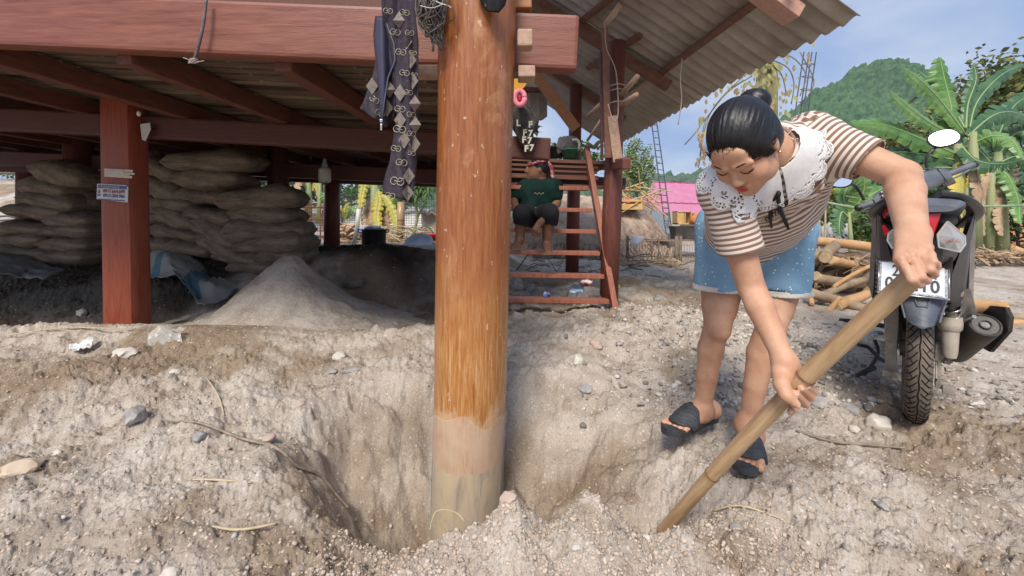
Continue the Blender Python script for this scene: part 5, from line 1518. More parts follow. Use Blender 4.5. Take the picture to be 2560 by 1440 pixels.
# side panels, faceted
for q in (-1, 1):
    g = MB(); P = [bt_(q * .085, -.24, .60), bt_(q * .165, -.12, .84), bt_(q * .178, .02, .80), bt_(q * .172, .05, .55), bt_(q * .165, .06, .45), bt_(q * .140, -.04, .43), bt_(q * .135, -.12, .50), bt_(q * .098, -.20, .50)]
    Qn = [p + bf * .22 + bs * q * .008 for p in P]; n = len(P); V = P + Qn
    F = [tuple(range(n)), tuple(range(2 * n - 1, n - 1, -1))] + [(i, i + n, (i + 1) % n + n, (i + 1) % n) for i in range(n)]
    g.add(V, F); g.build('side_panel', M_BLK, bike)
    g = MB(); P = [bt_(q * .172, -.08, .83), bt_(q * .190, .02, .80), bt_(q * .196, .06, .52), bt_(q * .178, .05, .46), bt_(q * .170, -.02, .70)]; Qn = [p + bf * .02 - bs * q * .012 for p in P]; n = len(P)
    g.add(P + Qn, [tuple(range(n)), tuple(range(2 * n - 1, n - 1, -1))] + [(i, i + n, (i + 1) % n + n, (i + 1) % n) for i in range(n)]); g.build('side_cover', M_DUSTP, bike)
    # grab rail
    g = MB(); g.tube(smoothpts([bt_(q * .165, .20, .80), bt_(q * .178, -.02, .838), bt_(q * .155, -.16, .868), bt_(q * .100, -.26, .895), bt_(q * .035, -.29, .905)], 5), [.026] * 3 + [.024] * 18, 10, flat=.6); bpart(g, 'grab_rail', M_BLK)
    # indicator lens cluster
    P = [bt_(q * .036, -.318, .765), bt_(q * .066, -.305, .812), bt_(q * .122, -.272, .762), bt_(q * .124, -.275, .735), bt_(q * .106, -.292, .708), bt_(q * .042, -.322, .722)]; C_ = bt_(q * .082, -.342, .758)
    Qn = [p + bf * .05 for p in P]; n = len(P)
    g = MB(); g.add([C_] + P + Qn, [(0, 1 + i, 1 + (i + 1) % n) for i in range(n)] + [(1 + i, 1 + n + i, 1 + n + (i + 1) % n, 1 + (i + 1) % n) for i in range(n)]); o = g.build('indicator_lens', M_LENS, bike)
    g = MB(); c2 = bt_(q * .088, -.272, .752); n2 = len(P); g.add([c2] + [p + bf * .028 for p in P], [(0, 1 + i, 1 + (i + 1) % n2) for i in range(n2)]); g.build('reflector', M_REFL, o)
    for dx in (-.010, .012): 
        g = MB(); g.blob(bt_(q * (.088 + dx), -.290, .745), (.0065, .008, .0065), 2); g.build('bulb', mat('bulb_amber', (.55, .16, .05), .2), o, True)
    g = MB(); 
    for i in range(n): g.tube([P[i], P[(i + 1) % n]], .003, 6)
    g.build('lens_rim', mat('lens_rim', (.40, .39, .36), .4), o)
# central red tail lens and tail hump
g = MB(); P = [bt_(-.046, -.318, .84), bt_(.046, -.318, .84), bt_(.030, -.330, .78), bt_(.010, -.325, .725), bt_(-.010, -.325, .725), bt_(-.030, -.330, .78)]; n = 6; Qn = [p + bf * .06 for p in P]
g.add(P + Qn, [tuple(range(n)), tuple(range(2 * n - 1, n - 1, -1))] + [(i, i + n, (i + 1) % n + n, (i + 1) % n) for i in range(n)]); g.build('tail_light', M_REDP2, bike)
loft('tail_cowl', [(0, -.335, .855, .085, .012), (0, -.30, .872, .115, .020), (0, -.22, .868, .125, .028), (0, -.1, .84, .12, .03)], M_GREYP, 20)
g = MB(); g.beam(bt_(0, -.235, .69), bt_(0, -.205, .52), .15, .03, bf, .008); g.build('plate_bracket', M_BLKM, bike)
# red front shields
for q in (-1, 1):
    g = MB(); P = [b_(q * .10, .70, .88), b_(q * .160, .66, .86), b_(q * .165, .68, .72), b_(q * .140, .72, .50), b_(q * .11, .80, .42), b_(q * .09, .80, .85)]; Qn = [p + bf * .05 for p in P]; n = 6
    g.add(P + Qn, [tuple(range(n)), tuple(range(2 * n - 1, n - 1, -1))] + [(i, i + n, (i + 1) % n + n, (i + 1) % n) for i in range(n)]); g.build('leg_shield', M_REDP2, bike)
loft('engine', [(0, .38, .30, .10, .08), (0, .50, .30, .13, .12), (0, .70, .32, .11, .13), (0, .82, .36, .06, .10)], M_BLKM, 14)
loft('front_body', [(0, .60, .62, .06, .14), (0, .80, .72, .09, .20), (0, 1.0, .82, .10, .14)], M_BLK, 16)
# handlebar, steered slightly; placed by the photographed grips
gl, gr = at(2148, 519, 2.50), at(2438, 410, 2.42)
ml_ = gl.lerp(gr, .5); hd_ = (gr - gl).normalized()
for e_, d_, L_ in ((gl, hd_, .125), (gr, -hd_, .16)):
    g = MB(); P = []; Rr = []
    for i in range(60): P.append(e_ + d_ * L_ * i / 59); Rr.append(.0168 + (.0012 if (i // 2) % 2 and 4 < i < 54 else 0))
    g.tube(P, Rr, 16); bpart(g, 'grip', M_GREYP)
g = MB(); g.lathe(gl - hd_ * .018, [(.0, -.004), (.014, -.002), (.020, .006), (.021, .018), (.017, .024), (0, .024)], 16, Matrix.Rotation(0, 3, 'X') @ hd_.to_track_quat('Z', 'Y').to_matrix()); bpart(g, 'bar_end', M_BLK)
g = MB(); g.lathe(gr - hd_ * .008, [(.0, 0), (.019, .0), (.019, .012), (0, .014)], 16, hd_.to_track_quat('Z', 'Y').to_matrix()); bpart(g, 'bar_end', M_BLK)
up_ = hd_.cross(bf).normalized(); up_ = up_ if up_.z > 0 else -up_
g = MB(); rows = []
for t, r_, h_, dz in [(.14, .030, .040, -.002), (.20, .045, .060, .002), (.30, .058, .072, .006), (.42, .066, .078, .010), (.52, .068, .080, .012), (.62, .062, .074, .010), (.72, .050, .062, .006), (.77, .045, .052, .0), (.785, .030, .036, 0)]:
    c = gl.lerp(gr, t) + up_ * dz; row = []
    for k in range(20):
        a = 2 * math.pi * k / 20; ca, sa = math.cos(a), math.sin(a); q = (abs(ca) ** 3.4 + abs(sa) ** 3.4) ** (-1 / 3.4); row.append(c + bf * ca * q * r_ + up_ * sa * q * h_ * .75)
    rows.append(row)
g.grid(rows, closed=True); g.add(rows[0], [tuple(range(20))]); g.add(rows[-1], [tuple(range(19, -1, -1))]); hcv = bpart(g, 'handlebar_cover', M_GREYP, ang=30)
g = MB(); c = gl.lerp(gr, .72) - bf * .05; g.tube([c + up_ * .055, c - up_ * .05], .003, 6); c2 = gl.lerp(gr, .38) - bf * .06; g.tube(smoothpts([c2 + up_ * .062 - hd_ * .05, c2 + up_ * .075 + hd_ * .1, c2 + up_ * .062 + hd_ * .22], 4), .004, 6); bpart(g, 'seam', M_BLK, parent=hcv)
g = MB(); c = gl.lerp(gr, .40) + up_ * .085 + bf * .01; g.box(c, (.13, .012, .055), Matrix((hd_, bf, up_)).transposed() @ Matrix.Rotation(R(-35), 3, 'X'), .004); g.build('instrument_glass', mat('dial_glass', (.50, .55, .62), .08, None, 5, spec=.8), hcv)
g = MB(); 
for k_, (t, dz) in enumerate([(.23, .012), (.26, -.012), (.24, .035)]): g.box(gl.lerp(gr, t) - bf * .058 + up_ * dz, (.022, .016, .012), Matrix((hd_, bf, up_)).transposed(), .003)
g.build('switches', M_STEELD, hcv)
g = MB(); g.box(gl.lerp(gr, .24) - up_ * .055 - bf * .01, (.06, .05, .05), Matrix((hd_, bf, up_)).transposed(), .01); g.box(gl.lerp(gr, .73) - up_ * .045 - bf * .005, (.07, .05, .035), Matrix((hd_, bf, up_)).transposed(), .01); g.build('brake_perch', M_BLKM, bike)
g = MB(); g.tube(smoothpts([gl.lerp(gr, .75) + bf * .03 - up_ * .03, gl.lerp(gr, .85) + bf * .07 - up_ * .03, gl.lerp(gr, .97) + bf * .075 - up_ * .01], 4), .006, 8, flat=.7); g.tube(smoothpts([gl.lerp(gr, .25) + bf * .03 - up_ * .02, gl.lerp(gr, .12) + bf * .07 - up_ * .03, gl.lerp(gr, .02) + bf * .075 - up_ * .02], 4), .006, 8); bpart(g, 'brake_lever', M_STEEL)
# mirrors
def mirror(cpx, cpy, y, rx, ry, ang, stem):
    c = at(cpx, cpy, y); k = y / FPX; tocam = (Vector((0, 0, CAMZ)) - c).normalized(); n_ = (tocam + Vector((-.15, 0, .25))).normalized() if cpx < 2250 else (tocam + (sd + Vector((.25, 0, .35))).normalized()).normalized()
    x = Vector((0, 0, 1)).cross(n_).normalized(); z = n_.cross(x); Mm = Matrix((x, n_, z)).transposed() @ Matrix.Rotation(R(ang), 3, 'Y')
    def ring_(sc_, off, p=2.3): return [c + Mm @ Vector((sc_ * rx * k * math.cos(a) * (abs(math.cos(a)) ** p + abs(math.sin(a)) ** p) ** (-1 / p), off, sc_ * ry * k * math.sin(a) * (abs(math.cos(a)) ** p + abs(math.sin(a)) ** p) ** (-1 / p))) for a in np.linspace(0, 2 * math.pi, 32, endpoint=False)]
    g = MB(); g.grid([ring_(.98, .006), ring_(1.06, .004), ring_(1.08, -.006), ring_(.85, -.028), ring_(.3, -.036)], closed=True); g.add(ring_(.3, -.036), [tuple(range(31, -1, -1))]); o = bpart(g, 'mirror_housing', M_BLK, ang=60)
    g = MB(); g.add(ring_(.99, .0055), [tuple(range(32))]); g.build('mirror_glass', M_MIRR, o)
    g = MB(); g.tube(smoothpts([Vector(p) for p in stem], 5), .008, 8); bpart(g, 'mirror_stem', M_BLK)
mirror(2094, 447, 2.44, 30, 20, 18, [at(2112, 460, 2.45), at(2135, 463, 2.47), at(2148, 478, 2.49), at(2160, 500, 2.50)])
mirror(2359, 346, 2.40, 30, 23, -24, [at(2340, 368, 2.41), at(2322, 385, 2.42), at(2316, 400, 2.43), at(2318, 425, 2.44)])
# shock absorbers
def shock(s_, f0, u0, f1, u1, coils, r0=.026, mm=M_STEELD):
    a, b = b_(s_, f0, u0), b_(s_, f1, u1); g = MB(); d = b - a; x = d.cross(bs).normalized(); y = d.normalized().cross(x); N_ = coils * 12
    g.tube([a + d * (.12 + .80 * i / N_) + (x * math.cos(i / 12 * 2 * math.pi) + y * math.sin(i / 12 * 2 * math.pi)) * r0 for i in range(N_ + 1)], .0050, 6); bpart(g, 'shock_spring', mm, ang=80)
    g = MB(); g.tube([a, a.lerp(b, .5)], [.011, .011], 10); g.tube([a.lerp(b, .45), a.lerp(b, .93)], .017, 12); g.tube([a.lerp(b, .04), a.lerp(b, .10)], r0 + .005, 14); g.tube([a.lerp(b, .90), a.lerp(b, .97)], r0 + .005, 14); bpart(g, 'shock_body', M_STEELD)
shock(-.105, -.06, .66, -.03, .44, 9, .025); shock(.088, -.12, .56, -.05, .38, 5, .022, M_STEEL)
g = MB(); g.lathe(b_(.086, -.075, .425), [(.034, .025), (.036, .0), (.034, -.02), (.026, -.03), (.022, -.11), (.018, -.13), (0, -.14)], 18); bpart(g, 'shock_canister', mat('dusty_cream_metal', (.38, .34, .27), .6, (.48, .43, .36), 12, 6, .4, .2, 50))
# chain case / swingarm on the left, brackets on the right
g = MB(); g.box(b_(-.078, -.02, .39), (.042, .10, .15), BM, .014); g.box(b_(-.076, .0, .25), (.036, .10, .14), BM, .012); g.beam(b_(-.076, .0, .30), b_(-.07, .45, .36), .04, .07, bu, .01); bpart(g, 'chain_case', M_STEELD)
g = MB(); g.box(b_(-.076, -.04, .18), (.050, .05, .025), BM, .004); g.tube([b_(-.06, 0, .285), b_(-.11, 0, .285)], .014, 10); bpart(g, 'axle', M_STEELD)
g = MB(); g.beam(b_(.070, .02, .29), b_(.07, .45, .36), .035, .06, bu, .008); bpart(g, 'swingarm', M_BLKM)
g = MB(); g.box(b_(.062, -.03, .30), (.024, .05, .07), BM, .006); g.box(b_(.064, -.04, .225), (.012, .03, .10), BM, .003); g.box(b_(.072, -.03, .175), (.035, .05, .03), BM, .005); g.tube([b_(.05, 0, .285), b_(.10, -.0, .285)], .013, 10); g.tube([b_(.055, -.03, .33), b_(.056, -.06, .20)], .004, 6); g.box(b_(.090, -.06, .165), (.035, .03, .035), BM, .006)
for k in range(3): g.tube([b_(.068 + .006 * k, -.055, .30 - .03 * k), b_(.082 + .006 * k, -.05, .30 - .03 * k)], .008, 8)
bpart(g, 'caliper_bracket', M_STEELD)
g = MB(); g.beam(b_(.112, -.10, .56), b_(.142, -.04, .44), .014, .045, bs, .004); g.beam(b_(.11, -.02, .41), b_(.160, -.0, .41), .012, .03, bu, .003); g.tube([b_(.12, -.05, .435), b_(.145, -.10, .465)], .007, 8); bpart(g, 'exhaust_hanger', M_STEEL)
# muffler
ma, mb_ = at(2383, 884, 1.80), at(2464, 812, 1.54)
md_ = (mb_ - ma).normalized(); Mq = md_.to_track_quat('Z', 'Y').to_matrix(); ML = (mb_ - ma).length
g = MB(); g.lathe(ma, [(.0, 0), (.035, .002), (.043, .02), (.045, .04), (.0455, ML * .80), (.0455, ML * .97), (.043, ML), (.038, ML + .002), (.035, ML - .002), (.012, ML - .004), (.011, ML - .03), (0, ML - .03)], 32, Mq); mu = bpart(g, 'muffler', M_EXH, ang=30)
g = MB(); g.lathe(ma + md_ * (ML + .001), [(.014, 0), (.0165, .0), (.0165, .004), (.0125, .005), (.012, -.02)], 20, Mq); bpart(g, 'exhaust_tip', M_BLK, parent=mu)
g = MB(); g.tube(smoothpts([ma + md_ * .02, ma - md_ * .06, b_(.10, .30, .20), b_(.04, .60, .18)], 4), .02, 10); bpart(g, 'exhaust_pipe', M_STEELD)
g = MB(); P = [at(2452, 868, 1.66), at(2448, 790, 1.62), at(2476, 764, 1.52), at(2512, 768, 1.50), at(2524, 792, 1.50), at(2520, 828, 1.52), at(2474, 880, 1.64)]
Qn = [p + bs * .012 + bf * .01 for p in P]; n = len(P); g.add(P + Qn, [tuple(range(n)), tuple(range(2 * n - 1, n - 1, -1))] + [(i, i + n, (i + 1) % n + n, (i + 1) % n) for i in range(n)]); g.build('heat_shield', M_BLKM, bike)
# footpegs, stands, pedals
g = MB(); g.tube([at(2098, 798, 2.34), at(2120, 802, 2.32), at(2160, 806, 2.28), at(2210, 815, 2.22)], [.006, .012, .013, .012], 10); bpart(g, 'footpeg', M_BLKM)
g = MB(); g.tube(smoothpts([at(2146, 862, 2.1), at(2170, 868, 2.1), at(2192, 890, 2.05), at(2214, 905, 2.0)], 4), .009, 8); g.tube(smoothpts([at(2158, 938, 2.10), at(2180, 912, 2.1), at(2196, 880, 2.1), at(2186, 850, 2.12)], 4), .008, 8); bpart(g, 'side_stand', M_BLK)
g = MB(); g.tube([at(2140, 940, 2.08), at(2185, 918, 2.1)], [.008, .014], 8); bpart(g, 'stand_foot', M_BLKM)
g = MB(); g.tube(smoothpts([at(2352, 700, 1.6), at(2366, 715, 1.6), at(2378, 728, 1.6)], 3), .005, 6); g.tube([at(2380, 716, 1.6), at(2372, 738, 1.6)], .0035, 6)
for a in range(1): g.tube([at(2380, 712, 1.6) + Vector((.008 * math.cos(t), 0, .006 * math.sin(t))) for t in np.linspace(0, 6.3, 12)], .0022, 5)
bpart(g, 'luggage_hook', M_STEEL)
# ================================================================== THINGS UNDER AND ABOUT THE HOUSE
M_SACK = mat('sack_paper', (.13, .098, .072), .85, (.32, .255, .19), 5, 8, .2, .9, 16, ramp=(.3, .7), bdist=.01)
M_SEAM = mat('sack_seam', (.14, .06, .045), .8)
def sack_mesh(v):
    g = MB(); n, m = 22, 16; rs = random.Random(v); rows = []
    for i in range(n + 1):
        u = -1 + 2 * i / n; row = []
        for k in range(m):
            a = 2 * math.pi * k / m; ca, sa = math.cos(a), math.sin(a); q = (abs(ca) ** 2.6 + abs(sa) ** 2.6) ** (-1 / 2.6)
            th_ = max(0, 1 - abs(u) ** 6) ** .45; wd = 1 - .10 * abs(u) ** 8; th_ *= 1 + .18 * math.sin(u * 3 + v * 2)
            nz = mnoise.noise(Vector((u * 2.2 + v * 5, ca * 1.3, sa * 1.3)))
            zz = sa * q * .5 * (th_ * (1 + .50 * nz) + .10); row.append((u * .5 * (1 + .03 * nz), ca * q * .5 * wd * (1 - .03 * (1 - th_)), zz))
        rows.append(row)
    g.grid(rows, closed=True); g.add(rows[0], [tuple(range(m - 1, -1, -1))]); g.add(rows[-1], [tuple(range(m))]); return g
SACKP = []
for v in range(4):
    r_ = thing('cement_sack', 'sack', 'sack', (0, 0, 0)); g = sack_mesh(v); b = g.build('bag', M_SACK, r_, True)
    g = MB(); 
    for q in (-1, 1): g.tube([(q * .488, y_, .02 * math.sin(y_ * 9)) for y_ in np.linspace(-.42, .42, 8)], .012, 5); 
    g.tube([(x_, -.49, .05 * math.sin(x_ * 7 + v) - .03) for x_ in np.linspace(-.46, .3, 9)], .010, 5)
    g.build('stitched_seam', M_SEAM, r_); SACKP.append(r_)
SK = [ # cx, cy, w, h, rot, y, label
 (543, 406, 204, 50, 0, 4.05, 'light brown cement sack on the very top of the tall middle stack, printed side out'),
 (541, 452, 168, 46, 1, 4.08, 'cement sack second from the top of the tall middle stack'),
 (523, 494, 116, 44, 0, 4.10, 'short folded cement sack third from the top of the middle stack'),
 (598, 488, 70, 34, 0, 4.35, 'cement sack end showing right of the third sack of the middle stack'),
 (661, 500, 180, 54, -4, 3.98, 'plump cement sack on top of the right-hand stack, behind the sand pile'),
 (672, 538, 158, 46, 2, 4.02, 'cement sack second from the top of the right-hand stack'),
 (679, 575, 182, 52, 0, 3.98, 'cement sack third from the top of the right-hand stack'),
 (693, 610, 170, 50, -5, 3.96, 'cement sack fourth from the top of the right-hand stack, nearest the sand pile'),
 (722, 640, 112, 40, 0, 3.98, 'lowest cement sack at the right end, touching the sand pile'),
 (756, 642, 44, 44, 80, 4.1, 'small upended sack at the foot of the right-hand stack'),
 (418, 425, 112, 52, 22, 4.10, 'tilted cement sack leaning at the top left of the middle stack'),
 (416, 470, 118, 48, 24, 4.08, 'tilted cement sack just right of the dark red pillar, second in its slanting row'),
 (392, 512, 95, 42, 8, 4.12, 'cement sack beside the pillar, third in its slanting row'),
 (393, 546, 92, 36, 3, 4.12, 'cement sack beside the pillar, fourth row'),
 (398, 576, 96, 34, 2, 4.08, 'cement sack beside the pillar, fifth row'),
 (404, 606, 110, 34, 2, 4.05, 'cement sack beside the pillar resting above the striped tarp'),
 (462, 512, 110, 34, 4, 4.06, 'flat cement sack under the short folded one'),
 (472, 546, 108, 44, 18, 4.04, 'sagging cement sack in the middle of the heap'),
 (468, 584, 108, 36, 12, 4.03, 'flat sagging sack below the middle one'),
 (548, 540, 108, 38, 12, 4.02, 'small dark cement sack left of the right-hand stack'),
 (560, 580, 112, 54, 34, 4.00, 'steeply tilted cement sack left of the right-hand stack'),
 (572, 616, 116, 42, 26, 4.00, 'lower tilted cement sack left of the right-hand stack'),
 (500, 618, 120, 38, 4, 4.02, 'bottom cement sack in the middle behind the tarp'),
 (620, 640, 116, 36, 8, 4.00, 'bottom cement sack left of the sand pile top'),
 (650, 662, 110, 32, 0, 3.95, 'lowest cement sack half hidden by the sand pile'),
 (183, 440, 130, 52, 16, 4.15, 'cement sack on top of the left-hand stack'),
 (152, 472, 112, 44, 9, 4.15, 'cement sack second from the top of the left-hand stack'),
 (156, 505, 124, 42, 10, 4.12, 'cement sack third from the top of the left-hand stack'),
 (126, 532, 138, 36, 5, 4.10, 'long flat sack fourth from the top of the left-hand stack'),
 (213, 552, 116, 36, 0, 4.08, 'flat sack left of the dark red pillar, upper of three'),
 (98, 572, 124, 34, 2, 4.06, 'sack at the outer left of the left-hand stack, upper'),
 (206, 580, 116, 34, 0, 4.05, 'flat sack left of the dark red pillar, middle of three'),
 (98, 602, 120, 34, -1, 4.05, 'sack at the outer left of the left-hand stack, lower'),
 (202, 610, 120, 34, 2, 4.03, 'flat sack left of the dark red pillar, lowest of three'),
 (94, 630, 116, 32, 1, 4.03, 'bottom sack at the outer left of the left-hand stack'),
 (198, 640, 120, 34, 0, 4.02, 'bottom sack left of the dark red pillar'),
 (240, 500, 60, 40, 60, 4.3, 'dark upright sack in the gap left of the dark red pillar'),
]
for i, (cx, cy, w, h, rot, y, lab) in enumerate(SK):
    c = copy_tree(SACKP[i % 4]) if i >= 4 else SACKP[i]
    c.location = at(cx, cy, y); c.rotation_euler = (R(random.Random(i).uniform(-5, 5)), R(rot), R(random.Random(i + 50).uniform(-8, 8)))
    c.scale = (w * y / FPX * 1.04, .42, h * y / FPX * 1.03); c['label'] = lab; c['group'] = 'cement sacks stacked under the house'

# tarps
def sheet(name, poly_rows, m, label, cat, wr=.02, ws=6, seed=0, thick=.003, sub=6, stripes=None):
    """crumpled sheet through rows of (px, py, y)"""
    A = np.array([[list(at(*q)) for q in row] for row in poly_rows]); nr, nc = A.shape[:2]
    u = np.linspace(0, nr - 1, (nr - 1) * sub + 1); v = np.linspace(0, nc - 1, (nc - 1) * sub + 1); iu = np.minimum(u.astype(int), nr - 2); iv = np.minimum(v.astype(int), nc - 2)
    fu = (u - iu)[:, None, None]; fv = (v - iv)[None, :, None]; fu = fu * fu * (3 - 2 * fu) * .5 + fu * .5; fv = fv * fv * (3 - 2 * fv) * .5 + fv * .5
    P = A[iu][:, iv] * (1 - fu) * (1 - fv) + A[iu + 1][:, iv] * fu * (1 - fv) + A[iu][:, iv + 1] * (1 - fu) * fv + A[iu + 1][:, iv + 1] * fu * fv
    for i in range(P.shape[0]):
        for j in range(P.shape[1]):
            q = Vector(P[i, j]); n_ = mnoise.noise(q * ws + Vector((seed, 0, 0))); n2 = abs(mnoise.noise(q * ws * 2.3 + Vector((0, seed, 3)))); P[i, j] += np.array([.3 * n_, -.5 * n_, .8 * n_ - n2]) * wr
    V = P.reshape(-1, 3); g = MB(); g.grid([[tuple(p) for p in r] for r in P]); o = g.build(name, m, None, True, org=V[0]); md = o.modifiers.new('s', 'SOLIDIFY'); md.thickness = thick
    autosmooth(o, 50); return tag(o, label, cat)
def striped(name, c1, c2, sc, axis=0):
    m = mat(name, c1, .6, None, 6, 5, .35, .4, 40, bdist=.006); nt = m.node_tree; n = nt.nodes; l = nt.links; tc = n.new('ShaderNodeTexCoord'); sp = n.new('ShaderNodeSeparateXYZ'); l.new(tc.outputs['Object'], sp.inputs[0])
    a = n.new('ShaderNodeMath'); a.operation = 'MULTIPLY'; a.inputs[1].default_value = sc; l.new(sp.outputs[axis], a.inputs[0]); b2 = n.new('ShaderNodeMath'); b2.operation = 'MULTIPLY_ADD'; b2.inputs[1].default_value = sc * .6; l.new(sp.outputs[2], b2.inputs[0]); l.new(a.outputs[0], b2.inputs[2])
    s_ = n.new('ShaderNodeMath'); s_.operation = 'FRACT'; l.new(b2.outputs[0], s_.inputs[0]); r = n.new('ShaderNodeValToRGB'); r.color_ramp.interpolation = 'CONSTANT'; e = r.color_ramp.elements; e[0].color = (*c1, 1); e[1].position = .72; e[1].color = (*c2, 1); l.new(s_.outputs[0], r.inputs[0]); l.new(r.outputs[0], bsdf(m).inputs['Base Color']); return m
M_TARP = striped('striped_tarp', (.36, .37, .35), (.12, .22, .28), 3.2)
sheet('tarp', [[(366, 640, 3.9), (420, 615, 3.9), (480, 640, 3.9), (530, 680, 3.85), (600, 712, 3.7)], [(366, 668, 3.7), (420, 640, 3.7), (470, 668, 3.65), (515, 705, 3.6), (575, 735, 3.5)], [(368, 690, 3.6), (430, 672, 3.6), (470, 700, 3.55), (500, 735, 3.5), (550, 752, 3.4)], [(385, 690, 3.55), (440, 690, 3.5), (478, 722, 3.45), (490, 750, 3.4), (510, 765, 3.35)]], M_TARP, 'crumpled white and blue striped tarpaulin right of the dark red pillar', 'tarp', .05, 5)
sheet('tarp', [[(-90, 600, 3.9), (0, 615, 3.9), (90, 650, 3.8), (165, 665, 3.7)], [(-90, 650, 3.6), (0, 655, 3.6), (80, 672, 3.6), (150, 680, 3.55)], [(-90, 690, 3.4), (0, 675, 3.45), (60, 690, 3.45), (110, 695, 3.4)]], mat('grey_tarp', (.16, .165, .17), .6, (.26, .26, .26), 9, 6, .3, .4, 30), 'grey plastic sheet on the dark dirt at the far left', 'tarp', .05, 5, 3)
M_CLEAR = mat('clear_bag', (.60, .58, .54), .2, None, 8, 3, .6, .4, 30, alpha=.38)
sheet('plastic_bag', [[(372, 835, 2.32), (405, 812, 2.36), (440, 812, 2.36), (462, 815, 2.36)], [(366, 850, 2.28), (405, 835, 2.30), (430, 830, 2.30), (452, 832, 2.30)], [(372, 864, 2.25), (405, 862, 2.25), (435, 860, 2.26), (458, 862, 2.27)]], M_CLEAR, 'crumpled clear plastic bag lying at the foot of the sand pile', 'plastic bag', .035, 16, 8, .0015)
sheet('plastic_scrap', [[(172, 855, 2.25), (205, 846, 2.27), (238, 838, 2.3)], [(170, 864, 2.22), (205, 858, 2.23), (232, 852, 2.25)], [(175, 870, 2.2), (205, 868, 2.2), (225, 864, 2.2)]], mat('white_plastic', (.75, .76, .78), .35, (.62, .62, .62), 20, 3, .5), 'crumpled white plastic scrap lying on the soil at the left', 'plastic scrap', .03, 18, 4, .0015)

# metal pot sunk in the mud
mp_ = thing('metal_bowl', 'dusty metal bowl half sunk in the black mud behind the sand pile', 'bowl', groundline([(884, 722)], .02)[0])
g = MB(); c = groundline([(884, 722)], .02)[0]; g.lathe(c, [(0, -.01), (.085, 0), (.092, .05), (.100, .056), (.090, .054), (.080, .01), (0, .004)], 24); g.build('bowl', M_STEELD, mp_, True)

# ---- hanging monogram clothes
M_NAVY = mat('cloth_navy', (.040, .031, .043), .85, (.070, .056, .070), 30, 5, .15, .3, 120)
M_LIN = mat('cloth_lining', (.035, .036, .065), .6, (.06, .06, .10), 6, 4, .3)
M_CREAM = mat('cloth_cream', (.50, .46, .32), .8); M_TAUP = mat('cloth_taupe', (.17, .14, .12), .85, (.24, .20, .175), 60, 3); M_BLK2 = mat('cloth_black', (.012, .011, .013), .85)
def cy(px, py, base=1.44): return base + .012 * math.sin(px * .09 + py * .006) + .008 * math.sin(px * .21 - py * .01) + .00004 * (py - 250)
def hang(name, left, right, m, parent, base=1.44, n=40, mcols=16, th=.003):
    lp = np.array(left, float); rp_ = np.array(right, float); rows = []
    for t in np.linspace(0, 1, n):
        k = t * (len(lp) - 1); i = min(int(k), len(lp) - 2); f = k - i; a = lp[i] * (1 - f) + lp[i + 1] * f; b = rp_[i] * (1 - f) + rp_[i + 1] * f
        rows.append([at(*(a * (1 - s_) + b * s_), cy(*(a * (1 - s_) + b * s_), base) + .006 * (2 * s_ - 1) ** 2) for s_ in np.linspace(0, 1, mcols)])
    g = MB(); g.grid(rows); o = g.build(name, m, parent, True); md = o.modifiers.new('s', 'SOLIDIFY'); md.thickness = th; return o
def gg(g, px, py, s=1.0, ang=0, base=1.44, r=.0011):
    def pl(q): return [at(px + s * (x * math.cos(ang) - y * math.sin(ang)), py + s * (x * math.sin(ang) + y * math.cos(ang)), cy(px + s * x, py + s * y, base) - .0085) for x, y in q]
    A = [(-1, -5), (-4, -8), (-11, -8), (-15, -3), (-15, 3), (-11, 8), (-4, 8), (0, 3), (0, 0), (-7, 0)]; g.tube(pl(A), r * s, 4); g.tube(pl([(-x, -y) for x, y in A]), r * s, 4)
tr_ = thing('monogram_trousers', 'dark patterned trousers with interlocking letter print hanging from the beam left of the post', 'trousers', at(1000, 0, 1.44))
hang('leg', [(952, -20), (955, 40), (975, 110), (990, 200), (993, 300), (975, 400), (960, 455), (957, 485)], [(1045, -20), (1040, 40), (1046, 110), (1046, 200), (1045, 300), (1042, 400), (1036, 460), (1030, 507)], M_NAVY, tr_)
hang('leg', [(940, 40), (934, 90), (940, 150), (930, 200), (915, 240), (900, 272)], [(985, 40), (985, 110), (990, 180), (990, 250), (985, 300), (965, 318)], M_NAVY, tr_, 1.475)
hang('lining', [(944, 45), (938, 90), (944, 150), (950, 210), (952, 260), (953, 295)], [(962, 45), (985, 110), (986, 150), (968, 200), (962, 260), (957, 297)], M_LIN, tr_, 1.455)
g = MB(); g.tube([at(959, 40, 1.435), at(985, 110, 1.435), at(988, 150, 1.435), at(970, 195, 1.435), at(962, 245, 1.44), at(956, 296, 1.44)], .0025, 6); g.build('zip', mat('zip_grey', (.10, .11, .14), .5), tr_, True)
g = MB(); g.box(at(953, 318, 1.44), (.006, .003, .022), None, .001); g.box(at(953, 302, 1.44), (.009, .004, .010), None, .001); g.build('zip_pull', M_STEEL, tr_)
for px, py in [(997, 51), (1016, 102), (1026, 150), (1031, 202), (1037, 259), (1000, 232), (1000, 300), (1038, 312), (1010, 350), (1004, 432), (1022, 440), (1019, 482), (974, 224), (960, 128), (1036, 360), (930, 215), (968, 270)]:
    g = MB(); b_y = 1.475 if px < 978 else 1.44; g.add([at(px, py - 22, cy(px, py, b_y) - .0070), at(px + 15, py, cy(px + 15, py, b_y) - .0070), at(px, py + 22, cy(px, py, b_y) - .0070), at(px - 15, py, cy(px - 15, py, b_y) - .0070)], [(0, 1, 2, 3)]); g.build('diamond_print', M_TAUP, tr_)
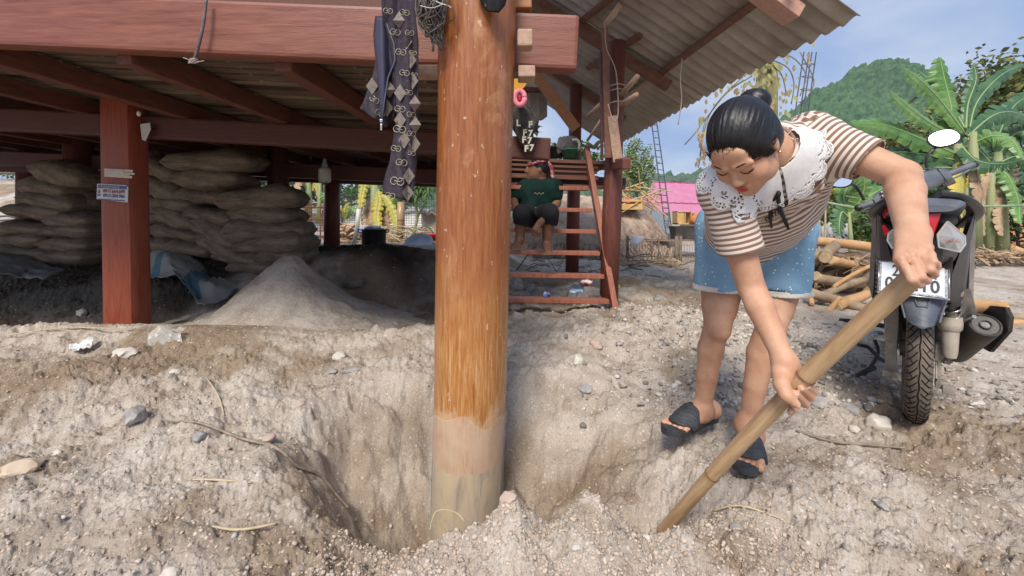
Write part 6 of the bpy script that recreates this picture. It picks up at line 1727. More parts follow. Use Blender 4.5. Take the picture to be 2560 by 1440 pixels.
for px, py, s in [(970, 27, .75), (1011, 31, .8), (988, 80, .85), (1024, 82, .7), (1002, 130, .85), (1032, 132, .6), (1011, 182, .8), (1036, 186, .5), (1021, 231, .7), (1000, 272, .85), (1028, 286, .7), (999, 323, 1.0), (1028, 334, .7), (990, 371, .8), (1029, 383, .6), (1004, 406, .9), (993, 453, 1.1), (975, 489, .8)]: g = MB(); gg(g, px, py, s, .15); g.build('letter_print', M_CREAM, tr_)
for px, py in [(936, 249), (950, 283)]: g = MB(); gg(g, px, py, .8, .6, 1.475); g.build('letter_print', M_CREAM, tr_)
g = MB()
for px, py in [(997, 51), (1016, 102), (1026, 150), (1031, 202), (1022, 440), (1019, 482)]: gg(g, px, py, .6, 1.35, 1.438, .0010)
g.build('dark_letter_print', M_NAVY, tr_)
cp = thing('draped_cloth', 'edge of a black and taupe letter-print cloth hanging over the top of the big post', 'cloth', at(1235, 0, 1.38))
hang('cloth', [(1190, -40), (1195, -10), (1205, 12), (1222, 30)], [(1268, -40), (1266, -10), (1262, 12), (1246, 32)], M_BLK2, cp, 1.385, 14, 10)
g = MB(); g.add([at(1218, -10, 1.375), at(1248, -10, 1.375), at(1250, 12, 1.377), at(1240, 26, 1.378), at(1222, 26, 1.378), at(1212, 14, 1.377)], [(0, 1, 2, 3, 4, 5)]); g.build('panel', M_TAUP, cp)
g = MB(); gg(g, 1233, 12, .75, 1.0, 1.374, .0012); g.build('letter_print', M_BLK2, cp)
# bundle of cables and twigs at the head of the post
M_CABLE = mat('cable_dark', (.035, .028, .026), .55, (.13, .11, .095), 25, 4, .4)
g = MB(); rs = random.Random(21)
for i in range(46):
    x0, x1 = rs.uniform(1040, 1125), rs.uniform(1045, 1120); y = rs.uniform(1.36, 1.46); 
    P = [at(x0, -30, y), at((x0 + x1) / 2 + rs.uniform(-20, 20), rs.uniform(0, 40), y - rs.uniform(0, .03)), at(x1, rs.uniform(30, 60), y), at(rs.uniform(1060, 1100), rs.uniform(60, 95), y)]
    if i % 3 == 0: P = P[:3] + [at(rs.uniform(1075, 1110), rs.uniform(95, 130), 1.40)]
    g.tube(smoothpts(P, 4), rs.uniform(.0018, .0042), 5)
tag(g.build('cable_bundle', M_CABLE, None, True, org=at(1080, 30, 1.4)), 'tangled bundle of dark cables tied at the top left of the big post', 'cables')
g = MB(); g.tube(smoothpts([at(1083, 0, 1.36), at(1100, 8, 1.35), at(1120, 14, 1.35), at(1128, 20, 1.35)], 3), .0018, 5); g.tube([at(1118, 14, 1.35), at(1116, 26, 1.35)], .0014, 5); g.tube(smoothpts([at(1050, 14, 1.35), at(1080, 20, 1.34), at(1108, 10, 1.35)], 4), .0014, 5)
tag(g.build('wire', mat('wire_silver', (.55, .55, .52), .4), None, True, org=at(1100, 10, 1.35)), 'pale twisted wire sticking out of the cable bundle', 'wire')

# ---- on the porch
def pot_at(px, py, y, r, h, m, label, cat='plant pot', name='plant_pot'):
    c = at(px, py, y); t = thing(name, label, cat, c); g = MB(); g.lathe(c, [(0, 0), (r * .78, 0), (r * .95, h * .85), (r * 1.08, h * .86), (r * 1.08, h), (r * .92, h), (r * .85, h * .9), (0, h * .88)], 22); g.build('pot', m, t, True); return t
pot_at(1426, 397, 3.85, .085, .085, mat('pot_green', (.05, .16, .09), .5, (.08, .21, .12), 10), 'round green plastic basin at the edge of the porch')
p = pot_at(1392, 394, 3.95, .07, .10, M_BLKM, 'small black plant pot beside the green basin')
sheet('plastic_bag', [[(1396, 345, 3.9), (1412, 338, 3.85), (1430, 334, 3.85), (1448, 340, 3.9)], [(1392, 360, 3.85), (1410, 356, 3.8), (1428, 352, 3.8), (1450, 352, 3.85)], [(1398, 372, 3.85), (1415, 376, 3.82), (1430, 372, 3.82), (1440, 366, 3.88)]], mat('grey_bag', (.13, .115, .11), .5, (.20, .18, .17), 12, 4, .4), 'grey plastic bag lying over the pots on the porch', 'plastic bag', .05, 9, 2, .002)
g = MB(); g.tube(smoothpts([at(1437, 378, 3.8), at(1447, 372, 3.8), at(1448, 358, 3.8), at(1442, 350, 3.8), at(1430, 350, 3.8)], 4), .013, 8); tag(g.build('hose_end', mat('pale_hose', (.50, .50, .42), .5), None, True, org=at(1440, 370, 3.8)), 'pale curved hose end above the green basin', 'hose')
M_LEAF1 = mat('leaf_green', (.065, .15, .030), .5, (.14, .24, .06), 5, 4, .4, ramp=(.3, .7)); M_LEAF2 = mat('leaf_yellow', (.42, .34, .06), .55, (.26, .30, .06), 4, 4, .35); M_LEAF3 = mat('leaf_dry', (.34, .22, .11), .8, (.52, .38, .22), 5, 5, .2)
def leaf(g, base, d, L, W, droop=.3, n=5, fold=.15, up=Vector((0, 0, 1))):
    d = Vector(d).normalized(); s = d.cross(up); s = s.normalized() if s.length > .05 else Vector((1, 0, 0)); u = s.cross(d); rows = []; p = Vector(base)
    for i in range(n + 1):
        t = i / n; w = W * math.sin(math.pi * (t * .92 + .04)) ** .7 * .5; dd = (d + Vector((0, 0, -droop * t))).normalized(); 
        if i: p = p + dd * L / n
        uu = s.cross(dd); rows.append([p - s * w + uu * w * fold, p, p + s * w + uu * w * fold])
    g.grid(rows)
pl_ = thing('porch_plant', 'small pale-leaved plant standing at the post end of the porch', 'plant', at(1485, 390, 3.7))
for k in range(9):
    g = MB(); a = k * .7; leaf(g, at(1485, 385, 3.7) + Vector((0, 0, .04)), (math.cos(a), math.sin(a) * .5, .5), .14, .05, .5); g.build('leaf', mat('leaf_pale', (.36, .42, .22), .5, (.5, .52, .36), 12), pl_, True)
g = MB(); g.tube([at(1485, 396, 3.7), at(1485, 380, 3.7)], .012, 6); g.build('stem', M_LEAF1, pl_)
hb = thing('letter_print_bag', 'black cloth bag with white letter print hanging right of the big post', 'bag', at(1318, 262, 2.7))
M_BAGC = mat('bag_cloth', (.022, .019, .017), .8, (.10, .08, .065), 14, 4)
def bagrow(py, x0, x1): return [at(x0 + (x1 - x0) * s_, py, 2.7 + .03 * math.sin(s_ * 9 + py * .05) - .05 * math.sin(math.pi * s_)) for s_ in np.linspace(0, 1, 12)]
g = MB(); g.grid([bagrow(*q) for q in ((262, 1290, 1310), (272, 1282, 1330), (290, 1280, 1345), (305, 1280, 1346), (322, 1282, 1342), (335, 1290, 1332), (355, 1300, 1332), (380, 1305, 1336))]); o = g.build('bag', M_BAGC, hb, True); o.modifiers.new('s', 'SOLIDIFY').thickness = .004
MI = Matrix.Identity(3)
for k, (tx, px, py) in enumerate([('F', 1312, 332), ('7', 1326, 334), ('F', 1310, 350), ('7', 1324, 352), ('F', 1316, 372), ('7', 1329, 370), ('L', 1296, 308), ('F', 1326, 312)]):
    text_mesh(tx, .055, mat('print_white', (.55, .50, .42), .7), MI, at(px, py, 2.62), 'letter', hb, bold=.002)
g = MB()
for k in range(26):
    a = rs.uniform(0, 6.28); leaf(g, at(rs.uniform(1320, 1348), rs.uniform(300, 335), 2.95), (math.cos(a), -.2, math.sin(a)), .06, .03, .4, 3)
tag(g.build('dry_leaf_bunch', mat('dry_olive', (.12, .10, .05), .8, (.2, .17, .1), 8), None, True, org=at(1335, 320, 2.95)), 'bunch of dry olive leaves behind the letter-print bag', 'dry leaves')
rb_ = thing('hair_ribbon_toy', 'pink fabric ring with a red centre hanging beside the big post', 'toy', at(1300, 244, 2.5))
g = MB(); c = at(1299, 245, 2.5); g.tube([c + Vector((.030 * math.cos(a), .0, .042 * math.sin(a))) for a in np.linspace(0, 2 * math.pi, 20)], .016, 8); g.build('ring', mat('fabric_pink', (.72, .18, .22), .8, (.80, .30, .34), 30), rb_, True)
g = MB(); g.blob(c, (.010, .006, .022), 2); g.build('centre', mat('fabric_red', (.40, .02, .05), .7), rb_, True)
g = MB(); g.prism([(-.05, .045), (.055, .045), (.03, .0), (.0, -.03), (-.05, -.03)], .01, MI, at(1300, 216, 2.52)); tag(g.build('yellow_cloth', mat('fabric_yellow', (.55, .28, .03), .8), None, org=at(1300, 216, 2.52)), 'orange yellow cloth corner above the pink ring', 'cloth')

# ---- litter round the ladder
def scrap(px, py, y, w, m, label, cat, seed, nm='wrapper', h=.5):
    sheet(nm, [[(px - w / 2, py - w * h * .5, y + .05), (px, py - w * h * .6, y + .05), (px + w / 2, py - w * h * .4, y + .05)], [(px - w / 2, py, y), (px, py - 2, y), (px + w / 2, py + 1, y)], [(px - w / 2.2, py + w * h * .4, y - .04), (px, py + w * h * .4, y - .04), (px + w / 2.3, py + w * h * .4, y - .04)]], m, label, cat, .03, 22, seed, .002, 4)
scrap(1466, 708, 3.55, 30, mat('wrap_pink', (.55, .12, .16), .4, (.75, .6, .6), 20, ramp=(.45, .55)), 'pink and white wrapper lying behind the ladder', 'wrapper', 1)
scrap(1442, 722, 3.5, 34, mat('wrap_blue', (.22, .42, .60), .3, (.65, .72, .78), 14, ramp=(.4, .6)), 'pale blue crushed plastic bottle behind the ladder', 'plastic bottle', 2, 'crushed_bottle')
scrap(1366, 736, 3.42, 16, mat('wrap_navy', (.10, .16, .42), .4, (.6, .62, .7), 20, ramp=(.5, .6)), 'small dark blue wrapper behind the lowest ladder step', 'wrapper', 3)
scrap(1540, 714, 3.6, 22, mat('wrap_yellow', (.62, .58, .05), .5), 'yellow wrapper right of the ladder foot', 'wrapper', 4)
scrap(1490, 742, 3.42, 34, M_BLKM, 'flattened black sandal beside the ladder foot', 'sandal', 5, 'sandal', .3)
for k, (px, py, w_, lab) in enumerate([(1290, 655, 44, 'dark rounded rock behind the ladder, beside the big post'), (1325, 655, 30, 'dark upright rock behind the ladder'), (1430, 712, 34, 'dark rock behind the ladder next to the crushed bottle'), (1295, 672, 40, 'black rock at the foot of the big post beyond the ladder')]):
    stone(px, py, w_, lab, 'rock', 'grey', .9, 4.3 - .4 * (k == 2), 'rock', 70 + k)

# ---- man seated on the ladder
man = thing('person', 'barefoot person in a dark green t-shirt and black shorts sitting on the ladder looking left', 'person', at(1340, 632, 3.5))
mP = lambda x, y, d: V3(at(x, y, d))
Mf = Field(mP(1265, 660, 3.9) * np.array([1, 0, 1]) + np.array([-.12, 3.05, -.05]), np.array([mP(1420, 395, 3.3)[0] + .15, 4.0, mP(1300, 385, 3.75)[2] + .05]), .0068)
hipm = mP(1340, 530, 3.70); nkm = mP(1350, 452, 3.68)
Mf.cap(hipm, hipm * .4 + nkm * .6, .13, .125, .04, [1, 0, 0], .7); Mf.cap(nkm + [-.12, 0, -.06], nkm + [.13, 0, -.05], .055, .055, .05); Mf.cap(nkm, mP(1352, 436, 3.68), .05, .048, .03)
hm = mP(1345, 422, 3.68)
Mf.ell(hm, (.088, .082, .10), None, .02); Mf.ell(hm + [-.035, -.02, -.055], (.055, .05, .055), None, .03); Mf.cap(hm + [-.095, -.02, .01], hm + [-.108, -.02, -.03], .010, .013, .012)
Mf.ell(hm + [.01, -.078, -.015], (.018, .01, .028), None, .006); Mf.ell(hm + [-.078, -.02, .045], (.02, .04, .015), None, .015); Mf.cap(hm + [-.082, -.02, -.068], hm + [-.086, -.02, -.075], .012, .012, .008); Mf.cap(hm + [-.082, -.02, -.088], hm + [-.07, -.02, -.10], .013, .018, .012)
Mf.chain([nkm + [.155, 0, -.06], mP(1392, 508, 3.66), mP(1352, 556, 3.31)], [.046, .038, .026], .01); Mf.chain([nkm + [-.15, 0, -.06], mP(1284, 500, 3.68), mP(1292, 528, 3.36)], [.046, .038, .026], .01)
for s_, hx, hy in ((1, 1338, 572),):
    wv_ = mP(1350 if s_ > 0 else 1321, 556, 3.31); Mf.cap(wv_, mP(hx, hy, 3.29), .028, .026, .01, [1, 0, 0], .6)
    for j in range(4): b0 = mP(hx - 6 + 5 * j, hy + 2, 3.29); Mf.cap(b0, b0 + [.002 * (j - 1.5), .01, -.055 + .006 * abs(j - 1.5)], .0105, .008, .006)
    Mf.cap(mP(hx + 7 * s_, hy - 2, 3.29), mP(hx + 9 * s_, hy + 10, 3.28), .011, .009, .008)
for (kx, ky, kd, ax_, ay_, ad, tx, ty, td, hx, hd3) in ((1374, 530, 3.36, 1366, 608, 3.42, 1372, 632, 3.28, 1355, 3.66), (1305, 532, 3.38, 1300, 596, 3.44, 1290, 612, 3.36, 1325, 3.68)):
    Mf.chain([mP(hx, 535, hd3), mP(kx, ky, kd)], [.085, .062], .02); Mf.chain([mP(kx, ky, kd), (mP(kx, ky, kd) * .62 + mP(ax_, ay_, ad) * .38) + [0, .02, 0], mP(ax_, ay_, ad)], [.055, .052, .034], .015)
    a_, t_ = mP(ax_, ay_, ad), mP(tx, ty, td); Mf.cap(a_ + [0, .03, -.03], a_ + [0, 0, -.02], .03, .03, .02); Mf.cap(a_, t_, .034, .026, .02, [1, 0, 0], .8)
    for j in range(5): Mf.cap(t_ + [.016 * (j - 2), 0, 0], t_ + [.019 * (j - 2), -.035 + .004 * abs(j - 1), -.012], .0115, .0095, .005)
M_SKIN2 = skin_mat('skin_tan', (.15, .068, .040), (.24, .12, .075), (.19, .09, .055)); skin_obj('body', Mf, M_SKIN2, man, 2)
Mt = Field(Mf.lo, Mf.lo + Mf.h * Mf.n, .0075)
Mt.cap(hipm + [0, 0, .03], hipm * .4 + nkm * .6, .152, .150, .04, [1, 0, 0], .74); Mt.cap(nkm + [-.11, 0, -.065], nkm + [.12, 0, -.055], .075, .075, .05)
Mt.cap(nkm + [.13, 0, -.055], mP(1388, 488, 3.67), .070, .068, .03); Mt.cap(nkm + [-.13, 0, -.06], mP(1288, 488, 3.68), .070, .068, .03); Mt.cap(nkm + [0, 0, .0], nkm + [0, 0, .12], .062, .07, .004, op='sub')
for q in (mP(1388, 488, 3.67), mP(1288, 488, 3.68)): Mt.plane(q + [0, 0, -.035], (0, 0, -1), 0, q - .11, q + .11) if False else None
v1, f1 = Mt.skin(); v1 = relax(v1, f1, 2); v1 = v1 + (.012 * fbm(v1[:, 0] * 9, v1[:, 2] * 7, 3, 4))[:, None] * np.array([.3, -1, 0]); M_GRN = mat('tshirt_green', (.004, .017, .014), .85, (.009, .030, .025), 8, 5, .15); skin_obj('t_shirt', None, M_GRN, man, V=v1, F=f1)
Ms = Field(Mf.lo, Mf.lo + Mf.h * Mf.n, .0075)
for (kx, ky, kd, hx, hd3) in ((1374, 530, 3.36, 1355, 3.66), (1305, 532, 3.38, 1325, 3.68)): Ms.chain([mP(hx, 537, hd3), mP(kx, ky + 4, kd)], [.095, .074], .012); Ms.cap(mP(kx, ky, kd), mP(kx, ky + 22, kd + .04), .072, .072, .02)
Ms.cap(hipm + [-.06, 0, -.03], hipm + [.06, 0, -.03], .11, .11, .02)
for (kx, ky, kd) in ((1372, 560, 3.40), (1303, 560, 3.42)): Ms.cap(mP(kx, ky - 8, kd), mP(kx, ky + 25, kd), .058, .061, 0, op='sub')
skin_obj('shorts', Ms, mat('shorts_black', (.010, .010, .013), .85, (.02, .02, .024), 8), man, 2)
Mh = Field(hm - .17, hm + .17, .006); Mh.ell(hm + [.012, .005, .018], (.094, .092, .100), None, .01); Mh.ell(hm + [-.085, -.03, -.06], (.075, .09, .10), None, .01, 'sub'); Mh.ell(hm + [0, -.02, -.13], (.12, .12, .085), None, .01, 'sub'); skin_obj('hair', Mh, M_HAIR, man, 2)
g = MB(); g.tube([hm + np.array([.088 * math.cos(a), .088 * math.sin(a), .045 + .02 * math.cos(a)]) for a in np.linspace(0, 2 * math.pi, 24)], .012, 8); g.tube(smoothpts([Vector(hm + np.array([.085, -.03, .05])), Vector(hm + np.array([.115, -.05, 0])), Vector(hm + np.array([.125, -.04, -.09]))], 4), .016, 8); g.build('headscarf', mat('scarf_red', (.30, .03, .05), .8, (.62, .45, .45), 22, ramp=(.48, .56)), man, True)
g = MB()
for k in range(5): c = Vector(mP(1338 + 5 * k, 483 + (k % 2) * 2, 3.52)); g.blob(c, (.010, .004, .007), 1)
g.build('shirt_print', mat('print_olive', (.16, .17, .06), .8), man, True)
# ================================================================== BEHIND THE HOUSE
M_GRN1 = mat('foliage_mid', (.045, .10, .022), .55, (.11, .20, .05), 3, 5, .3, ramp=(.3, .7)); M_GRN2 = mat('foliage_dark', (.022, .055, .018), .55, (.06, .12, .035), 3, 5, .3, ramp=(.3, .7))
M_OLIVE = mat('foliage_olive', (.09, .11, .03), .6, (.26, .22, .08), 2.2, 5, .3, ramp=(.32, .68), col3=(.14, .17, .05)); M_BARK = mat('bark', (.13, .10, .075), .9, (.27, .22, .17), 8, 7, .2, .6, 25); M_BAN = mat('banana_leaf', (.055, .15, .030), .42, (.17, .30, .085), 3, 5, .45, ramp=(.3, .7))
M_BAND = mat('banana_leaf_dark', (.025, .080, .028), .42, (.07, .15, .06), 3, 5, .45); M_RIBB = mat('banana_midrib', (.30, .38, .16), .5); M_STEM = mat('banana_stem', (.22, .27, .12), .6, (.34, .30, .17), 3, 6, .3, .3, 12, (4, 4, .8), col3=(.28, .33, .16)); M_YLW = mat('banana_yellow', (.50, .36, .05), .5, (.36, .36, .08), 4, 4, .4); M_DRY = mat('banana_dry', (.30, .20, .12), .8, (.50, .37, .24), 5, 6, .2, .3, 30)

def cards(g, n, c, r, size, rs, squash=1.0, hollow=.35, clumps=14, lean=.6):
    """leaf-sized faces gathered in clumps through a crown"""
    cl = []
    for _ in range(clumps):
        d = Vector((rs.gauss(0, 1), rs.gauss(0, 1), rs.gauss(0, 1))).normalized(); k = hollow + (1 - hollow) * rs.random() ** .5
        cl.append((Vector((d.x * r[0], d.y * r[1], d.z * r[2])) * k * .8, rs.uniform(.18, .40)))
    for _ in range(n):
        cc, cr = rs.choice(cl); p = Vector(c) + cc + Vector((rs.gauss(0, 1) * r[0], rs.gauss(0, 1) * r[1], rs.gauss(0, 1) * r[2])) * cr * .5
        a = Vector((rs.uniform(-1, 1), rs.uniform(-1, 1), rs.uniform(-.7, .5))).normalized(); b = a.cross(Vector((rs.uniform(-1, 1), rs.uniform(-1, 1), rs.uniform(-1, 1)))).normalized(); s = size * rs.uniform(.6, 1.3)
        g.add([p, p + a * s * .5 + b * s * .28, p + a * s, p + a * s * .5 - b * s * .28], [(0, 1, 2, 3)])
def tree(name, label, base, c, r, n, size, m, seed, group=None, cat='tree', tr_r=.08, clumps=26, crown='crown'):
    rs = random.Random(seed); t = thing(name, label, cat, base, group); base = Vector(base); c = Vector(c); g = MB()
    top = c - Vector((0, 0, r[2] * .3)); P = [base - Vector((0, 0, .15)), base.lerp(top, .5) + Vector((rs.uniform(-.1, .1) * r[0], 0, 0)), top]; g.tube(P, [tr_r, tr_r * .75, tr_r * .5], 8)
    for k in range(7):
        a = rs.uniform(0, 6.28); e = c + Vector((math.cos(a) * r[0] * .7, math.sin(a) * r[1] * .7, rs.uniform(-.2, .6) * r[2])); s_ = P[1].lerp(top, rs.uniform(.2, 1)); g.tube([s_, s_.lerp(e, .5) + Vector((0, 0, .05)), e], [tr_r * .4, tr_r * .25, tr_r * .08], 5)
    g.build('trunk', M_BARK, t, True); g = MB(); cards(g, n, c, r, size, rs, clumps=clumps); g.build(crown, m, t); return t

# ---- far hills, forest relief built in
def hill(name, label, dist, prof, depth, seed, col1, col2):
    xs0 = np.array([(p[0] - 1280) / FPX * dist for p in prof]); zs0 = np.array([CAMZ - (p[1] - HZ) / FPX * dist for p in prof])
    n, m_ = 300, 110; X = np.linspace(xs0[0], xs0[-1], n); top = np.interp(X, xs0, zs0); V = []; T_ = np.linspace(0, 1, m_)
    XX, TT = np.meshgrid(X, T_, indexing='xy'); tp = np.interp(XX, xs0, zs0)
    prof_ = np.sin(np.clip(TT * 1.25, 0, 1) * math.pi / 2) ** .9; ZZ = tp * prof_ * np.where(TT > .8, 1 - (TT - .8) * 1.2, 1); YY = dist - depth + depth * TT * 1.25
    s_ = 1 / (dist * .020); d, v = worley(XX * s_ * 1.0, (YY * .8 + ZZ) * s_, seed); d2, v2 = worley(XX * s_ * 2.6, (YY * .8 + ZZ) * s_ * 2.6, seed + 3)
    k = dist * .010; bump = k * (1.5 * (.75 - d) * (.5 + v) + .7 * (.7 - d2) * (.5 + v2) + 2.5 * fbm(XX * s_ * .3, ZZ * s_ * .3, 3, seed)); ZZ = ZZ + bump * sstep(0, .1, TT); YY = YY - bump * .8
    V = np.stack([XX, YY, ZZ], 2).reshape(-1, 3); m = mat(name + '_forest', col1, .95, col2, 120 / dist, 8, .05, 0, ramp=(.35, .68), col3=tuple((a + b) / 2 for a, b in zip(col1, col2)))
    o = np_mesh(name, V, gridfaces(m_, n), m, smooth=False); tag(o, label, None, kind='structure'); return o
hill('hill', 'steep forested hill under the blue sky at the right', 300, [(1700, 475), (1760, 455), (1900, 350), (2010, 260), (2060, 232), (2120, 196), (2180, 172), (2225, 165), (2250, 178), (2290, 230), (2340, 300), (2400, 370), (2520, 420), (2900, 500)], 60, 3, (.035, .085, .050), (.12, .20, .085))
hill('far_hill', 'low distant ridge behind the pink roof', 520, [(700, 520), (900, 480), (1300, 470), (1600, 470), (1700, 462), (1745, 440), (1800, 430), (2000, 440), (2400, 500)], 90, 9, (.05, .10, .06), (.12, .19, .10))

# ---- banana plants
def ban_leaf(g, gr_, pts, W, fold=.35, tears=9, rs=None, droop_side=0.0):
    P = smoothpts([Vector(p) for p in pts], 6); n = len(P); L = []; Rr = []; rs = rs or random.Random(1)
    nl = tears * 4
    ts = np.linspace(0, 1, nl + 1); C = [P[min(int(t * (n - 1)), n - 2)].lerp(P[min(int(t * (n - 1)), n - 2) + 1], t * (n - 1) - min(int(t * (n - 1)), n - 2)) for t in ts]
    view = Vector((0, -1, .25))
    for side in (-1, 1):
        k = 0; sag = 0
        for i in range(nl):
            if i % 4 == 0: sag = rs.uniform(-.15, .25); cutw = rs.uniform(.75, 1.05)
            q = []
            for j in (i, i + 1):
                t = ts[j]; d = (C[min(j + 1, nl)] - C[max(j - 1, 0)]).normalized(); s = d.cross(view); s = s.normalized() if s.length > .1 else Vector((1, 0, 0)); nn_ = s.cross(d)
                w = W * (math.sin(math.pi * min(1, t * .93 + .05)) ** .55) * .5 * cutw; gap = .82 if (j % 4 == 0 and j == i + 1) or (j % 4 == 0 and j == i) else 1
                e = C[j] + s * side * w * gap + nn_ * w * (fold * math.sin(j * 2.1) * .25 - fold) + Vector((0, 0, -w * (droop_side + sag * .3))); q.append((C[j], C[j].lerp(e, .55) + nn_ * w * .12, e + d * (.012 * (1 if j == i else -1) if j % 4 == 0 else 0)))
            g.add([*q[0], *q[1]], [(0, 1, 4, 3), (1, 2, 5, 4)])
    gr_.tube(C, [.014 * (1 - .8 * t) for t in ts], 5)
def banana(label, base, y, stems, leaves, seed, group=None, m=None):
    t = thing('banana_plant', label, 'banana plant', at(*base, y), group); rs = random.Random(seed)
    for (x0, y0, x1, y1, w) in stems:
        g = MB(); a, b = at(x0, y0, y), at(x1, y1, y); g.tube([a, a.lerp(b, .5) + Vector((.01, 0, 0)), b], [w / FPX * y / 2, w / FPX * y / 2.3, w / FPX * y / 3.4], 10); g.build('stem', M_STEM, t, True)
    for lf in leaves:
        pts, w, mt = lf[:3]; dy = lf[3] if len(lf) > 3 else 0; g = MB(); gr_ = MB(); n = len(pts); P = [at(px, py, y + dy * (i / (n - 1))) for i, (px, py) in enumerate(pts)]
        ban_leaf(g, gr_, P, w / FPX * y, rs=rs, droop_side=.25 if mt is M_DRY else .08); o = g.build('leaf', mt, t, False); gr_.build('midrib', M_RIBB if mt not in (M_DRY,) else M_DRY, o, True)
    return t
banana('tall banana plant with upright bright leaves behind the right mirror', (2442, 640), 6.6, [(2440, 645, 2432, 330, 26), (2386, 640, 2395, 360, 26)], [
 ([(2410, 330), (2350, 250), (2300, 200), (2262, 172)], 56, M_BAN, -.5), ([(2412, 320), (2370, 250), (2330, 205), (2298, 178)], 46, M_BAND, .6), ([(2380, 330), (2378, 270), (2362, 200), (2350, 143)], 78, M_BAN, .2),
 ([(2415, 320), (2420, 260), (2440, 200), (2434, 160)], 34, M_BAND, .5), ([(2395, 345), (2330, 310), (2275, 270), (2226, 228)], 46, M_BAN, -.7), ([(2390, 385), (2310, 350), (2220, 315), (2130, 308)], 58, M_BAN, -.6),
 ([(2390, 400), (2310, 385), (2240, 380), (2170, 395)], 44, M_BAND, -.3), ([(2420, 340), (2480, 290), (2530, 280), (2580, 300)], 60, M_BAND, .5), ([(2430, 360), (2480, 340), (2530, 350), (2560, 400)], 56, M_BAN, -.5),
 ([(2420, 350), (2440, 260), (2500, 190), (2560, 160)], 44, M_BAND, .8), ([(2420, 390), (2400, 450), (2398, 530), (2402, 600)], 46, M_YLW, -.5), ([(2435, 380), (2440, 420), (2446, 470), (2444, 530)], 34, M_DRY, -.4),
 ([(2380, 420), (2330, 420), (2290, 440), (2262, 480)], 46, M_BAND, -.4), ([(2400, 360), (2440, 400), (2500, 410), (2555, 400)], 50, M_BAND, -.7)], 1)
banana('banana clump with brown hanging leaves at the right edge', (2515, 640), 7.4, [(2505, 640, 2492, 380, 30), (2470, 640, 2480, 420, 22), (2415, 640, 2420, 470, 20)], [
 ([(2490, 400), (2530, 340), (2570, 330), (2620, 350)], 60, M_BAND, -.4), ([(2490, 395), (2500, 330), (2540, 260), (2600, 230)], 50, M_BAND, .3), ([(2490, 420), (2520, 440), (2545, 500), (2550, 560)], 44, M_BAN, -.4),
 ([(2480, 430), (2460, 470), (2455, 530), (2460, 590)], 34, M_DRY, -.3), ([(2495, 430), (2505, 480), (2500, 540), (2505, 590)], 36, M_DRY, -.2), ([(2480, 410), (2440, 370), (2400, 370), (2350, 400)], 44, M_BAND, .4), ([(2480, 440), (2430, 450), (2410, 500), (2405, 560)], 34, M_YLW, .2), ([(2495, 410), (2540, 390), (2590, 400), (2640, 440)], 54, M_BAND, -.2)], 2)
banana('young banana plant with broad leaves left of the handlebar', (2128, 655), 5.6, [(2128, 660, 2122, 530, 12)], [
 ([(2122, 540), (2150, 500), (2160, 450), (2120, 405)], 62, M_BAN, -.3), ([(2122, 540), (2160, 500), (2190, 480), (2210, 470)], 50, M_BAN, .3), ([(2122, 545), (2105, 530), (2098, 560), (2100, 590)], 44, M_BAND, -.2), ([(2122, 530), (2110, 490), (2140, 440), (2190, 430)], 46, M_BAN, .2)], 3)
banana('withered banana plant with yellow leaves seen under the house, right of the thin dark post', (938, 600), 7.6, [(938, 612, 935, 450, 30), (955, 612, 962, 470, 18)], [
 ([(935, 470), (915, 450), (905, 480), (900, 520)], 30, M_YLW, -.3), ([(938, 470), (945, 500), (940, 540), (946, 575)], 34, M_YLW, -.4), ([(940, 480), (965, 500), (985, 540), (992, 580)], 30, M_YLW, -.3), ([(935, 480), (920, 520), (915, 560), (912, 600)], 34, M_DRY, -.2),
 ([(935, 490), (930, 530), (935, 570), (930, 605)], 36, M_DRY, -.3), ([(945, 490), (960, 530), (965, 570), (968, 600)], 34, M_DRY, -.2), ([(940, 450), (960, 425), (985, 440), (1000, 470)], 26, M_YLW, .2), ([(940, 520), (975, 520), (985, 500), (990, 480)], 22, M_BAN, -.2)], 4)
banana('withered orange banana plant seen under the house, left of the thin dark post', (775, 520), 8.4, [(772, 560, 770, 440, 18), (795, 560, 800, 450, 12)], [
 ([(772, 470), (755, 445), (745, 455), (740, 480)], 26, M_DRY, -.3), ([(772, 480), (785, 460), (795, 430), (800, 415)], 22, M_YLW, .2), ([(795, 490), (790, 450), (785, 430), (790, 405)], 20, M_YLW, .2), ([(775, 500), (765, 490), (758, 505), (756, 520)], 24, M_BAN, -.3), ([(795, 500), (810, 490), (822, 498), (828, 515)], 26, M_BAN, -.3), ([(772, 480), (768, 510), (764, 530), (765, 550)], 24, M_DRY, -.2)], 5)
banana('small yellow banana sucker beside the white pipe', (866, 540), 7.2, [(868, 570, 864, 545, 6)], [([(864, 548), (855, 530), (845, 525), (838, 535)], 20, M_YLW, -.2), ([(864, 548), (872, 530), (880, 522), (888, 530)], 20, M_BAN, -.2), ([(864, 548), (862, 530), (866, 515), (872, 508)], 14, M_YLW, 0)], 6)

